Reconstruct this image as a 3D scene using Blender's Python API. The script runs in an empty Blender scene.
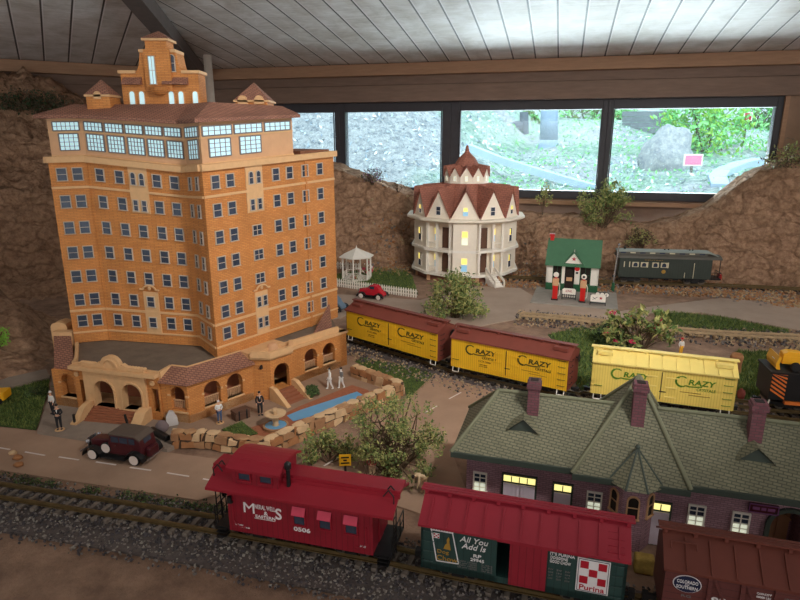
import bpy, bmesh, math, random
from mathutils import Vector, Matrix, noise
rnd = random.Random(11)
SC = bpy.context.scene
COL = SC.collection
PI = math.pi
V = Vector
CAM = V((0, 0, 0.8))
TH = math.radians(15.0)
CT, ST = math.cos(TH), math.sin(TH)

# ---- sight lines of the photograph, used to survey where things stand ----
def ray(u, v):
    b = (v - 300) / 600
    return V(((u - 400) / 600, CT - b * ST, -ST - b * CT))
def P(u, v, z=0.0):                      # point at height z
    d = ray(u, v); return CAM + d * ((z - CAM.z) / d.z)
def PY(u, v, y):                         # point at depth y
    d = ray(u, v); return CAM + d * (y / d.y)
def PN(u, v, n, dist):                   # point on the vertical plane n.p = dist
    d = ray(u, v); return CAM + d * (dist / (d.x * n.x + d.y * n.y))
def lerp(a, b, t): return a + (b - a) * t

# ---- object bookkeeping ----
def tag(o, label=None, cat=None, group=None, kind=None):
    if label: o['label'] = label
    if cat: o['category'] = cat
    if group: o['group'] = group
    if kind: o['kind'] = kind
    return o
def thing(name, label, cat, loc=(0, 0, 0), rz=0.0, group=None, scale=1.0):
    o = bpy.data.objects.new(name, None); COL.objects.link(o)
    o.empty_display_size = 0.02
    o.location = loc; o.rotation_euler = (0, 0, rz); o.scale = (scale,) * 3
    return tag(o, label, cat, group)
def copy_obj(o, parent=None):
    c = o.copy(); COL.objects.link(c)
    if parent is not None: c.parent = parent
    return c
def copy_tree(o, loc=None, rz=None, label=None, group=None, parent=None):
    kids = [k for k in bpy.data.objects if k.parent == o]
    c = copy_obj(o, parent)
    if loc is not None: c.location = loc
    if rz is not None: c.rotation_euler = (0, 0, rz)
    if label: c['label'] = label
    if group: c['group'] = group
    for k in kids: copy_tree(k, parent=c)
    return c

# ---- mesh builder ----
class MB:
    def __init__(s): s.v = []; s.f = []; s.m = []; s.M = Matrix()
    def add(s, vs, fs, m=0):
        b = len(s.v); M = s.M
        s.v += [M @ V(p) for p in vs]
        s.f += [tuple(i + b for i in f) for f in fs]
        s.m += [m] * len(fs); return s
    def box(s, x0, x1, y0, y1, z0, z1, m=0):
        return s.add([(x0,y0,z0),(x1,y0,z0),(x1,y1,z0),(x0,y1,z0),(x0,y0,z1),(x1,y0,z1),(x1,y1,z1),(x0,y1,z1)],
              [(0,3,2,1),(4,5,6,7),(0,1,5,4),(1,2,6,5),(2,3,7,6),(3,0,4,7)], m)
    def prism(s, poly, vec, m=0):
        n = len(poly); vec = V(vec)
        vs = [V(p) for p in poly] + [V(p) + vec for p in poly]
        fs = [tuple(range(n))[::-1], tuple(range(n, 2 * n))] + [(i, (i + 1) % n, n + (i + 1) % n, n + i) for i in range(n)]
        return s.add(vs, fs, m)
    def loft(s, a, b, m=0, caps=True):
        n = len(a)
        fs = [(i, (i + 1) % n, n + (i + 1) % n, n + i) for i in range(n)]
        if caps: fs += [tuple(range(n))[::-1], tuple(range(n, 2 * n))]
        return s.add(list(a) + list(b), fs, m)
    def bar(s, p0, p1, w, h, m=0, up=(0, 0, 1)):
        p0 = V(p0); p1 = V(p1); d = (p1 - p0)
        if d.length < 1e-9: return s
        d.normalize(); up = V(up)
        if abs(d.dot(up)) > 0.99: up = V((0, 1, 0))
        sx = d.cross(up).normalized(); sz = sx.cross(d).normalized()
        q = [sx * w/2 + sz * h/2, -sx * w/2 + sz * h/2, -sx * w/2 - sz * h/2, sx * w/2 - sz * h/2]
        return s.loft([p0 + k for k in q], [p1 + k for k in q], m)
    def cyl(s, p0, p1, r0, r1=None, n=12, m=0, caps=True):
        if r1 is None: r1 = r0
        p0 = V(p0); p1 = V(p1); d = (p1 - p0).normalized()
        a = d.orthogonal().normalized(); b = d.cross(a)
        c = [(math.cos(2*PI*i/n), math.sin(2*PI*i/n)) for i in range(n)]
        return s.loft([p0 + (a*x + b*y)*r0 for x, y in c], [p1 + (a*x + b*y)*r1 for x, y in c], m, caps)
    def tube(s, pts, r, n=8, m=0):
        pts = [V(p) for p in pts]
        for i in range(len(pts) - 1):
            ra = r[i] if isinstance(r, (list, tuple)) else r
            rb = r[i+1] if isinstance(r, (list, tuple)) else r
            s.cyl(pts[i], pts[i+1], ra, rb, n, m)
        return s
    def lathe(s, prof, c=(0, 0, 0), n=20, m=0, axis='z'):
        c = V(c); vs = []; fs = []
        for r, z in prof:
            for i in range(n):
                a = 2*PI*i/n; p = (r*math.cos(a), r*math.sin(a), z)
                if axis == 'y': p = (p[0], p[2], p[1])
                if axis == 'x': p = (p[2], p[0], p[1])
                vs.append(c + V(p))
        for k in range(len(prof) - 1):
            for i in range(n):
                fs.append((k*n+i, k*n+(i+1) % n, (k+1)*n+(i+1) % n, (k+1)*n+i))
        fs.append(tuple(range(n))[::-1]); fs.append(tuple(range((len(prof)-1)*n, len(prof)*n)))
        return s.add(vs, fs, m)
    def ball(s, c, r, n=12, k=8, m=0, rough=0.0, seed=0):
        if not isinstance(r, (tuple, list)): r = (r, r, r)
        c = V(c); vs = [c + V((0, 0, -r[2]))]; fs = []
        for j in range(1, k):
            t = -PI/2 + PI*j/k
            for i in range(n):
                a = 2*PI*i/n; d = V((math.cos(t)*math.cos(a), math.cos(t)*math.sin(a), math.sin(t)))
                q = 1 + rough * noise.noise(d * 1.7 + V((seed, seed*2.3, 0)))
                vs.append(c + V((d.x*r[0]*q, d.y*r[1]*q, d.z*r[2]*q)))
        vs.append(c + V((0, 0, r[2]))); top = len(vs) - 1
        for i in range(n):
            fs.append((0, 1 + (i+1) % n, 1 + i)); fs.append((top, top - n + i, top - n + (i+1) % n))
        for j in range(k - 2):
            for i in range(n):
                b = 1 + j*n; fs.append((b+i, b+(i+1) % n, b+n+(i+1) % n, b+n+i))
        return s.add(vs, fs, m)
    def build(s, name, mats, parent=None, smooth=False, bevel=0.0, label=None, recalc=True):
        me = bpy.data.meshes.new(name)
        me.from_pydata([tuple(p) for p in s.v], [], s.f)
        if not isinstance(mats, (list, tuple)): mats = [mats]
        for q in mats: me.materials.append(q)
        if len(mats) > 1: me.polygons.foreach_set('material_index', s.m)
        if recalc:
            bm = bmesh.new(); bm.from_mesh(me); bmesh.ops.recalc_face_normals(bm, faces=bm.faces); bm.to_mesh(me); bm.free()
        if smooth: me.polygons.foreach_set('use_smooth', [True] * len(me.polygons))
        me.update()
        o = bpy.data.objects.new(name, me); COL.objects.link(o)
        if parent is not None: o.parent = parent
        if bevel:
            b = o.modifiers.new('edge', 'BEVEL'); b.width = bevel; b.segments = 2; b.limit_method = 'ANGLE'
        if label: o['label'] = label
        return o
def pieces(mb, tol=0.0012):
    n = len(mb.v); par = list(range(n))
    def find(a):
        while par[a] != a: par[a] = par[par[a]]; a = par[a]
        return a
    for f in mb.f:
        for k in f[1:]: par[find(k)] = find(f[0])
    isl = {}
    for i in range(n): isl.setdefault(find(i), []).append(i)
    bx = []
    for k, ids in isl.items():
        ps = [mb.v[i] for i in ids]
        bx.append([k, [min(p[a] for p in ps) - tol for a in range(3)], [max(p[a] for p in ps) + tol for a in range(3)]])
    g = {b[0]: b[0] for b in bx}
    def gf(a):
        while g[a] != a: a = g[a]
        return a
    for i in range(len(bx)):
        for j in range(i):
            if all(bx[i][1][a] <= bx[j][2][a] and bx[j][1][a] <= bx[i][2][a] for a in range(3)): g[gf(bx[i][0])] = gf(bx[j][0])
    out = {}
    for f, m in zip(mb.f, mb.m): out.setdefault(gf(find(f[0])), []).append((f, m))
    res = []
    for fs in out.values():
        q = MB(); mp = {}
        for f, m in fs:
            for i in f:
                if i not in mp: mp[i] = len(q.v); q.v.append(mb.v[i])
            q.f.append(tuple(mp[i] for i in f)); q.m.append(m)
        res.append(q)
    return res
def build_pieces(mb, name, mats, parent=None, **k):
    return [q.build(name, mats, parent, **k) for q in pieces(mb)][0]
def struct(o): o['kind'] = 'structure'; return o
def frame(o, t, n, up=(0, 0, 1)):        # local x along t, local y along n, local z along up
    t = V(t); n = V(n); up = V(up)
    M = Matrix(((t.x, n.x, up.x, o[0]), (t.y, n.y, up.y, o[1]), (t.z, n.z, up.z, o[2]), (0, 0, 0, 1)))
    return M

# ---- lettering ----
_txt = {}
def text(body, parent, mat, at, w, h=None, shear=0.0, bold=0.0, rot=None, name='lettering', depth=0.0006, label=None):
    key = (body, shear, bold)
    if key not in _txt:
        cu = bpy.data.curves.new('lettering', 'FONT'); cu.body = body; cu.size = 1; cu.shear = shear
        cu.offset = bold; cu.extrude = 0.02; cu.resolution_u = 3; cu.align_x = 'CENTER'; cu.space_line = 0.85
        o = bpy.data.objects.new('lettering', cu); COL.objects.link(o)
        bpy.context.view_layer.update()
        me = bpy.data.meshes.new_from_object(o.evaluated_get(bpy.context.evaluated_depsgraph_get()))
        bpy.data.objects.remove(o)
        _txt[key] = [tuple(v.co) for v in me.vertices], [tuple(p.vertices) for p in me.polygons]
        bpy.data.meshes.remove(me)
    vs, fs = _txt[key]
    x0 = min(p[0] for p in vs); x1 = max(p[0] for p in vs); y0 = min(p[1] for p in vs); y1 = max(p[1] for p in vs)
    sx = w / (x1 - x0); sy = h / (y1 - y0) if h else sx
    R = rot if rot is not None else Matrix.Rotation(PI/2, 4, 'X')
    M = Matrix.Translation(at) @ R
    mb = MB(); mb.M = M
    mb.add([((p[0]-(x0+x1)/2)*sx, (p[1]-(y0+y1)/2)*sy, p[2]/0.02*depth) for p in vs], fs)
    return mb.build(name, mat, parent, label=label, recalc=False)

# ---- materials ----
def srgb(r, g, b):
    f = lambda c: (c/255)/12.92 if c/255 <= 0.04045 else ((c/255+0.055)/1.055)**2.4
    return (f(r), f(g), f(b), 1)
def scl(c, k): return (c[0]*k, c[1]*k, c[2]*k, 1)
def newmat(name):
    m = bpy.data.materials.new(name); m.use_nodes = True; nt = m.node_tree
    return m, nt, nt.nodes['Principled BSDF']
def nd(nt, t, **kw):
    n = nt.nodes.new(t)
    for k, v in kw.items():
        if k in n.inputs: n.inputs[k].default_value = v
        else: setattr(n, k, v)
    return n
def mat(name, col, rough=0.6, var=0.12, scale=40.0, bump=0.0, bscale=None, metal=0.0, spec=0.4, col2=None, dist=0.002, stretch=None):
    m, nt, b = newmat(name); L = nt.links
    b.inputs['Roughness'].default_value = rough; b.inputs['Metallic'].default_value = metal
    b.inputs['Specular IOR Level'].default_value = spec
    tc = nd(nt, 'ShaderNodeTexCoord'); mp = nd(nt, 'ShaderNodeMapping')
    if stretch: mp.inputs['Scale'].default_value = stretch
    L.new(tc.outputs['Object'], mp.inputs['Vector'])
    nz = nd(nt, 'ShaderNodeTexNoise', Scale=scale, Detail=6.0, Roughness=0.65)
    L.new(mp.outputs['Vector'], nz.inputs['Vector'])
    rp = nd(nt, 'ShaderNodeValToRGB')
    c2 = col2 if col2 else scl(col, 1 + var)
    c1 = col if col2 else scl(col, 1 - var)
    rp.color_ramp.elements[0].position = 0.3; rp.color_ramp.elements[0].color = c1
    rp.color_ramp.elements[1].position = 0.7; rp.color_ramp.elements[1].color = c2
    L.new(nz.outputs['Fac'], rp.inputs['Fac']); L.new(rp.outputs['Color'], b.inputs['Base Color'])
    if bump:
        n2 = nd(nt, 'ShaderNodeTexNoise', Scale=bscale or scale*2, Detail=8.0, Roughness=0.7)
        L.new(mp.outputs['Vector'], n2.inputs['Vector'])
        bp = nd(nt, 'ShaderNodeBump', Strength=bump, Distance=dist)
        L.new(n2.outputs['Fac'], bp.inputs['Height']); L.new(bp.outputs['Normal'], b.inputs['Normal'])
    return m
def boards(name, col, line, pitch, axis='X', width=0.12, rough=0.55, var=0.1):   # board siding: thin grooves every pitch
    m, nt, b = newmat(name); L = nt.links
    b.inputs['Roughness'].default_value = rough
    tc = nd(nt, 'ShaderNodeTexCoord'); sp = nd(nt, 'ShaderNodeSeparateXYZ')
    L.new(tc.outputs['Object'], sp.inputs[0])
    mu = nd(nt, 'ShaderNodeMath', operation='MULTIPLY'); mu.inputs[1].default_value = 1/pitch
    L.new(sp.outputs[axis], mu.inputs[0])
    fr = nd(nt, 'ShaderNodeMath', operation='FRACT'); L.new(mu.outputs[0], fr.inputs[0])
    lt = nd(nt, 'ShaderNodeMath', operation='LESS_THAN'); lt.inputs[1].default_value = width
    L.new(fr.outputs[0], lt.inputs[0])
    nz = nd(nt, 'ShaderNodeTexNoise', Scale=30.0, Detail=5.0); L.new(tc.outputs['Object'], nz.inputs['Vector'])
    rp = nd(nt, 'ShaderNodeValToRGB')
    rp.color_ramp.elements[0].position = 0.3; rp.color_ramp.elements[0].color = scl(col, 1-var)
    rp.color_ramp.elements[1].position = 0.7; rp.color_ramp.elements[1].color = scl(col, 1+var)
    L.new(nz.outputs['Fac'], rp.inputs['Fac'])
    mx = nd(nt, 'ShaderNodeMix', data_type='RGBA')
    L.new(lt.outputs[0], mx.inputs[0]); L.new(rp.outputs['Color'], mx.inputs[6]); mx.inputs[7].default_value = line
    L.new(mx.outputs[2], b.inputs['Base Color'])
    bp = nd(nt, 'ShaderNodeBump', Strength=0.5, Distance=0.001, invert=True)
    L.new(lt.outputs[0], bp.inputs['Height']); L.new(bp.outputs['Normal'], b.inputs['Normal'])
    return m
def bricks(name, c1, c2, mortar, bw, bh, msize=0.08, rough=0.75, uvec=(1, 0, 0), vvec=(0, 0, 1), bias=0.0, offset=0.5, bump=0.4):
    # brick or shingle courses measured along two directions of the object
    m, nt, b = newmat(name); L = nt.links
    b.inputs['Roughness'].default_value = rough
    tc = nd(nt, 'ShaderNodeTexCoord')
    d1 = nd(nt, 'ShaderNodeVectorMath', operation='DOT_PRODUCT'); d1.inputs[1].default_value = uvec
    d2 = nd(nt, 'ShaderNodeVectorMath', operation='DOT_PRODUCT'); d2.inputs[1].default_value = vvec
    L.new(tc.outputs['Object'], d1.inputs[0]); L.new(tc.outputs['Object'], d2.inputs[0])
    cb = nd(nt, 'ShaderNodeCombineXYZ'); L.new(d1.outputs['Value'], cb.inputs[0]); L.new(d2.outputs['Value'], cb.inputs[1])
    bk = nd(nt, 'ShaderNodeTexBrick', Scale=1.0)
    bk.inputs['Brick Width'].default_value = bw; bk.inputs['Row Height'].default_value = bh
    bk.inputs['Mortar Size'].default_value = bh * msize; bk.inputs['Color1'].default_value = c1
    bk.inputs['Color2'].default_value = c2; bk.inputs['Mortar'].default_value = mortar; bk.inputs['Bias'].default_value = bias
    bk.offset = offset
    L.new(cb.outputs[0], bk.inputs['Vector'])
    nz = nd(nt, 'ShaderNodeTexNoise', Scale=14.0, Detail=5.0); L.new(tc.outputs['Object'], nz.inputs['Vector'])
    rp = nd(nt, 'ShaderNodeValToRGB'); rp.color_ramp.elements[0].position = 0.3; rp.color_ramp.elements[0].color = (0.82, 0.82, 0.82, 1)
    rp.color_ramp.elements[1].position = 0.7; rp.color_ramp.elements[1].color = (1.1, 1.1, 1.1, 1)
    L.new(nz.outputs['Fac'], rp.inputs['Fac'])
    mx = nd(nt, 'ShaderNodeMix', data_type='RGBA', blend_type='MULTIPLY'); mx.inputs[0].default_value = 1
    L.new(bk.outputs['Color'], mx.inputs[6]); L.new(rp.outputs['Color'], mx.inputs[7]); L.new(mx.outputs[2], b.inputs['Base Color'])
    bp = nd(nt, 'ShaderNodeBump', Strength=bump, Distance=0.001, invert=True)
    L.new(bk.outputs['Fac'], bp.inputs['Height']); L.new(bp.outputs['Normal'], b.inputs['Normal'])
    return m
def glow(name, col, strength, base=None):
    m, nt, b = newmat(name)
    b.inputs['Base Color'].default_value = base or col; b.inputs['Roughness'].default_value = 0.25
    b.inputs['Emission Color'].default_value = col; b.inputs['Emission Strength'].default_value = strength
    return m
def paneglass(name, tint=(1, 1, 1, 1), haze=0.06, hazecol=(0.75, 0.9, 1, 1)):
    m, nt, b = newmat(name); L = nt.links
    out = nt.nodes['Material Output']
    tr = nd(nt, 'ShaderNodeBsdfTransparent'); tr.inputs[0].default_value = tint
    gl = nd(nt, 'ShaderNodeBsdfGlossy'); gl.inputs['Roughness'].default_value = 0.05
    di = nd(nt, 'ShaderNodeBsdfDiffuse'); di.inputs[0].default_value = hazecol
    fr = nd(nt, 'ShaderNodeFresnel'); fr.inputs[0].default_value = 1.3
    m1 = nd(nt, 'ShaderNodeMixShader'); m2 = nd(nt, 'ShaderNodeMixShader')
    L.new(fr.outputs[0], m1.inputs[0]); L.new(tr.outputs[0], m1.inputs[1]); L.new(gl.outputs[0], m1.inputs[2])
    m2.inputs[0].default_value = haze; L.new(m1.outputs[0], m2.inputs[1]); L.new(di.outputs[0], m2.inputs[2])
    L.new(m2.outputs[0], out.inputs['Surface']); return m

MT = {}
def setup_mats():
    S = srgb; M = MT
    M['brick'] = bricks('orange_brick', S(212,142,74), S(198,126,62), S(178,114,62), 0.016, 0.005, 0.14, uvec=(0.7, 0.75, 0), vvec=(0,0,1))
    M['cream'] = mat('cream_plaster', S(214,170,122), 0.7, 0.07, 60, 0.15)
    M['beige'] = mat('beige_stucco', S(206,160,120), 0.75, 0.05, 40)
    M['rooftile'] = bricks('brown_roof_tile', S(168,118,94), S(152,104,84), S(118,78,64), 0.012, 0.007, 0.2, uvec=(0.9,0.4,0), vvec=(0.2,0.4,1.2))
    M['rooftile_flat'] = mat('brown_roofing', S(128,84,62), 0.8, 0.1, 60, 0.3)
    M['deck'] = mat('grey_roof_felt', S(112,98,84), 0.9, 0.2, 25, 0.4, 60)
    M['steps_red'] = mat('red_brown_steps', S(150,92,64), 0.8, 0.1, 60)
    M['winframe'] = mat('pale_window_frame', S(190,176,160), 0.6, 0.05)
    M['darkglass'] = mat('dark_window_glass', S(58,66,82), 0.25, 0.35, 22, spec=0.5)
    M['blackhole'] = mat('dark_interior', S(38,28,22), 0.9, 0.1)
    M['skyglass'] = glow('pale_sky_glass', S(196,232,240), 0.42, S(190,225,235))  # pale glass with faint emission added so the panes look bright
    M['white'] = mat('white_paint', S(240,232,220), 0.5, 0.04, 60)
    M['housewall'] = mat('pale_clapboard', S(240,228,210), 0.65, 0.04, 60)
    M['houseroof'] = bricks('red_brown_shingle', S(172,108,88), S(158,98,80), S(130,80,64), 0.02, 0.012, 0.1, uvec=(1,0.2,0), vvec=(0,0.3,1))
    M['redbrick'] = bricks('red_foundation_brick', S(150,92,70), S(130,76,58), S(120,90,76), 0.02, 0.008, 0.12, uvec=(1,0.3,0))
    M['lit'] = glow('lit_window', S(255,226,120), 0.8)
    M['litwhite'] = glow('lit_window_white', S(235,240,215), 0.55)
    M['litblue'] = glow('lit_window_blue', S(150,200,225), 0.35)
    M['brownwood'] = mat('brown_wood', S(96,66,50), 0.7, 0.2, 30)
    M['greenroof'] = mat('green_roof', S(70,112,82), 0.55, 0.08, 30)
    M['greenpaint'] = mat('green_paint', S(36,88,56), 0.5, 0.08, 30)
    M['redpaint'] = mat('bright_red_paint', S(200,34,30), 0.4, 0.08, 30)
    M['concrete'] = mat('concrete', S(150,142,132), 0.9, 0.12, 30, 0.3, 90)
    M['sidewalk'] = mat('paved_walk', S(142,126,112), 0.9, 0.12, 25, 0.3, 90)
    M['patio'] = mat('patio_paving', S(150,122,100), 0.9, 0.12, 25, 0.3, 90)
    M['brickpath'] = mat('red_brick_border', S(156,94,66), 0.9, 0.15, 80, 0.3, 150)
    M['black'] = mat('black_paint', S(26,25,26), 0.45, 0.15, 30)
    M['iron'] = mat('dark_iron', S(40,38,38), 0.5, 0.2, 30, metal=0.3)
    M['steel'] = mat('worn_steel', S(120,112,100), 0.4, 0.2, 30, metal=0.8)
    M['rail'] = mat('brass_rail', S(112,92,60), 0.45, 0.2, 60, metal=0.45)
    M['tie'] = mat('weathered_tie', S(120,108,98), 0.9, 0.3, 60, 0.4, 200)
    M['tie_dark'] = mat('dark_tie', S(60,50,44), 0.9, 0.3, 60, 0.4, 200)
    M['pipe'] = mat('dull_pipe', S(190,174,160), 0.45, 0.06, 30, metal=0.15)
    M['chrome'] = mat('bright_metal', S(200,200,205), 0.25, 0.05, 30, metal=0.9)
    M['tyre'] = mat('black_rubber', S(30,28,28), 0.7, 0.1, 40)
    M['whitewall'] = mat('white_wall_tyre', S(220,205,195), 0.6, 0.05)
    M['caboose'] = boards('crimson_board', S(140,18,38), S(114,12,28), 0.011, 'X', 0.1)
    M['caboose_roof'] = mat('crimson_roof', S(150,28,44), 0.5, 0.06, 20)
    M['awning'] = mat('rose_awning', S(205,62,88), 0.55, 0.05, 20)
    M['boxgreen'] = boards('dark_green_board', S(38,66,62), S(28,50,48), 0.012, 'X', 0.1)
    M['boxred'] = mat('crimson_roof_sheet', S(152,34,50), 0.5, 0.06, 20)
    M['boxdoor'] = boards('crimson_door', S(146,26,44), S(126,18,36), 0.012, 'X', 0.1)
    M['oxide'] = mat('oxide_brown', S(104,50,38), 0.6, 0.1, 20)
    M['oxide_side'] = boards('oxide_side_board', S(100,50,46), S(80,38,36), 0.012, 'Z', 0.1)
    M['reefyellow'] = boards('yellow_reefer_board', S(240,188,34), S(206,152,24), 0.0075, 'X', 0.14, var=0.05)
    M['reefpale'] = boards('pale_yellow_reefer_board', S(236,208,104), S(210,180,84), 0.0075, 'X', 0.14, var=0.05)
    M['paleroof'] = mat('pale_yellow_roof', S(238,214,124), 0.55, 0.05, 20)
    M['reefroof'] = mat('mineral_brown_roof', S(124,62,50), 0.6, 0.1, 20)
    M['olive'] = mat('olive_letter', S(70,66,24), 0.6, 0.05)
    M['greenletter'] = mat('green_letter', S(88,128,32), 0.6, 0.05)
    M['brownletter'] = mat('brown_letter', S(130,84,20), 0.6, 0.05)
    M['whiteletter'] = mat('white_letter', S(235,230,230), 0.6, 0.03)
    M['goldletter'] = mat('gold_letter', S(170,130,50), 0.6, 0.05)
    M['navy'] = mat('navy_blue', S(24,32,64), 0.5, 0.05)
    M['signred'] = mat('sign_red', S(180,24,44), 0.5, 0.05)
    M['pullman'] = boards('pullman_green', S(48,56,48), S(36,44,38), 0.014, 'X', 0.1)
    M['pullmanroof'] = mat('pullman_roof', S(92,88,80), 0.6, 0.1, 20)
    M['greyroof'] = mat('grey_clerestory_roof', S(140,146,138), 0.6, 0.08, 20)
    M['creamwin'] = mat('cream_window_frame', S(205,195,165), 0.6, 0.05)
    M['depotbrick'] = bricks('purple_brick', S(180,138,148), S(158,118,128), S(134,104,110), 0.012, 0.0045, 0.16, uvec=(0.96,-0.28,0), bump=0.3)
    M['shingle'] = bricks('olive_shingle', S(122,118,94), S(110,107,84), S(80,80,62), 0.0145, 0.0066, 0.16, uvec=(0.96,-0.28,0), vvec=(0.14,0.48,1.0))
    M['ridge'] = mat('ridge_cap', S(112,112,88), 0.7, 0.1, 40)
    M['chimney'] = bricks('chimney_brick', S(120,72,78), S(104,58,66), S(90,62,64), 0.014, 0.006, 0.14)
    M['transom'] = glow('lit_transom', S(255,240,150), 1.1)
    M['lightdoor'] = mat('lavender_door', S(226,212,222), 0.6, 0.05, 60)
    M['depottrim'] = mat('dark_green_trim', S(62,70,62), 0.6, 0.1)
    M['stone'] = mat('sandstone', S(186,146,104), 0.85, 0.25, 22, 0.5, 80, col2=S(150,106,74))
    M['stone_b'] = mat('pale_sandstone', S(206,172,132), 0.85, 0.2, 22, 0.5, 80)
    M['stone_c'] = mat('brown_sandstone', S(164,112,72), 0.85, 0.2, 22, 0.5, 80)
    M['mortar'] = mat('dark_joint', S(84,66,52), 0.95, 0.2, 50)
    M['water'] = mat('blue_pool', S(98,160,200), 0.3, 0.06, 30)
    M['leaf'] = mat('leaf_green', S(98,120,64), 0.6, 0.3, 60)
    M['leaf_b'] = mat('leaf_olive', S(144,150,88), 0.6, 0.3, 60)
    M['leaf_d'] = mat('leaf_dark', S(52,70,40), 0.6, 0.3, 60)
    M['leaf_y'] = mat('leaf_yellow_green', S(170,166,100), 0.6, 0.25, 60)
    M['leaf_dry'] = mat('dry_twig', S(96,82,66), 0.8, 0.3, 60)
    M['leaf_bright'] = mat('sunny_leaf', S(140,215,130), 0.6, 0.25, 8)
    M['leaf_lime'] = mat('lime_leaf', S(140,190,70), 0.6, 0.2, 60)
    M['stem'] = mat('brown_stem', S(96,76,56), 0.8, 0.2, 60)
    M['flower'] = mat('crimson_petal', S(205,50,90), 0.6, 0.2, 60)
    M['grass_a'] = mat('turf_green', S(98,116,54), 0.8, 0.3, 60)
    M['grass_b'] = mat('turf_olive', S(124,132,66), 0.8, 0.3, 60)
    M['grass_c'] = mat('turf_dark', S(70,90,42), 0.8, 0.3, 60)
    M['grav_a'] = mat('grey_gravel', S(126,116,110), 0.9, 0.25, 30)
    M['grav_b'] = mat('dark_gravel', S(78,72,74), 0.9, 0.25, 30)
    M['grav_c'] = mat('tan_gravel', S(176,150,116), 0.9, 0.2, 30)
    M['wood_trim'] = mat('cedar_board', S(160,122,94), 0.7, 0.14, 9, 0.2, 30, stretch=(1, 1, 8))
    M['wood_beam'] = mat('dull_beam', S(122,98,84), 0.75, 0.16, 8, 0.2, 30, stretch=(1, 1, 8))
    M['frameblack'] = mat('black_window_frame', S(54,50,54), 0.5, 0.1, 20)
    M['skin'] = mat('painted_skin', S(214,164,134), 0.6, 0.05)
    M['suit'] = mat('black_cloth', S(34,34,38), 0.7, 0.1)
    M['shirtwhite'] = mat('white_cloth', S(224,220,214), 0.7, 0.05)
    M['greycloth'] = mat('grey_cloth', S(120,116,114), 0.7, 0.1)
    M['bluecloth'] = mat('blue_cloth', S(70,88,120), 0.7, 0.1)
    M['redcloth'] = mat('rust_cloth', S(150,72,58), 0.7, 0.1)
    M['tancloth'] = mat('tan_cloth', S(206,176,140), 0.7, 0.1)
    M['hairdark'] = mat('dark_hair', S(44,34,30), 0.8, 0.1)
    M['hairwhite'] = mat('white_hair', S(215,210,205), 0.8, 0.1)
    M['tractor'] = mat('tractor_yellow', S(238,172,30), 0.45, 0.05)
    M['orange'] = mat('orange_paint', S(226,120,50), 0.5, 0.05)
    M['maroon'] = mat('maroon_paint', S(72,26,32), 0.3, 0.1)
    M['carroof'] = mat('dark_canvas_roof', S(92,78,68), 0.8, 0.1)
    M['carred'] = mat('glossy_red', S(190,32,48), 0.25, 0.06)
    M['carblue'] = mat('blue_grey_paint', S(96,116,136), 0.3, 0.06)
    M['signyellow'] = mat('sign_yellow', S(228,170,30), 0.5, 0.05)
    M['signpink'] = mat('sign_pink', S(225,130,165), 0.5, 0.05)
    M['purple'] = mat('purple_paint', S(130,78,120), 0.5, 0.05)
setup_mats()
# ================= room: an octagonal wooden hall =================
A15 = math.radians(15)
NB = V((math.sin(A15), math.cos(A15), 0)); TB = V((math.cos(A15), -math.sin(A15), 0))
DB = 4.12; APO = 5.05; SIDE = 2 * APO * math.tan(PI/8)
ZW = PN(600, 60, NB, DB).z
cornerL = PN(203, 62, NB, DB); cornerL.z = 0
CEN = cornerL + TB * SIDE/2 - NB * APO
def octa(k):                              # outward direction and along direction of wall k (0 = back, 1 = next to the right ...)
    a = A15 + k * PI/4
    return V((math.sin(a), math.cos(a), 0)), V((math.cos(a), -math.sin(a), 0))
NL, TL = octa(-1)
DL = NL.dot(CEN) + APO
CPITCH = 0.14
def along(u, v, n=NB, t=TB, d=DB): return PN(u, v, n, d).dot(t)

# ----- terrain -----
_tab = []
for u, v, bt, rt in ((250,150,.60,.30),(300,158,.58,.30),(336,169,.56,.30),(370,182,.54,.28),(400,192,.48,.24),(430,200,.26,.12),(450,206,.2,.1),(520,212,.2,.1),
                     (540,215,.36,.14),(600,219,.38,.16),(650,226,.38,.2),(682,219,.38,.2),(707,208,.40,.2),(722,198,.40,.2),(757,172,.42,.22),(800,158,.48,.26),(860,120,.6,.3),(960,95,.7,.3)):
    p = PN(u, v, NB, DB - rt); _tab.append((p.dot(TB), p.z, bt, rt))
def tabv(a):
    if a <= _tab[0][0]: return _tab[0][1:]
    for i in range(len(_tab) - 1):
        if a <= _tab[i+1][0]:
            f = (a - _tab[i][0]) / (_tab[i+1][0] - _tab[i][0])
            return tuple(lerp(_tab[i][k], _tab[i+1][k], f) for k in (1, 2, 3))
    return _tab[-1][1:]
def sm(x): x = max(0.0, min(1.0, x)); return x*x*(3 - 2*x)
def ground_raw(x, y):
    p = V((x, y, 0)); tb = DB - p.dot(NB); a = p.dot(TB)
    h, bt, rt = tabv(a)
    zb = h * max(0.0, min(1.0, (bt - tb) / (bt - rt))) ** 0.85 if tb < bt else 0.0
    tl = DL - p.dot(NL); al = p.dot(TL)
    prof = ((1.25, 0), (1.02, .10), (.80, .52), (.62, .62), (.35, 1.0), (.1, 1.16), (0, 1.18))
    zl = 0.0
    if tl < 1.25:
        zl = 1.18
        for i in range(len(prof) - 1):
            if tl <= prof[i][0] and tl > prof[i+1][0]:
                f = (prof[i][0] - tl) / (prof[i][0] - prof[i+1][0]); zl = lerp(prof[i][1], prof[i+1][1], sm(f))
        k = 1 - 0.62 * sm((al - 0.05) / 0.9)
        zl *= k
    d = math.hypot(x + 1.92, y - 2.12)
    zm = 0.40 * sm(1 - d / 0.68)
    return max(zb, zl, zm)
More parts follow.
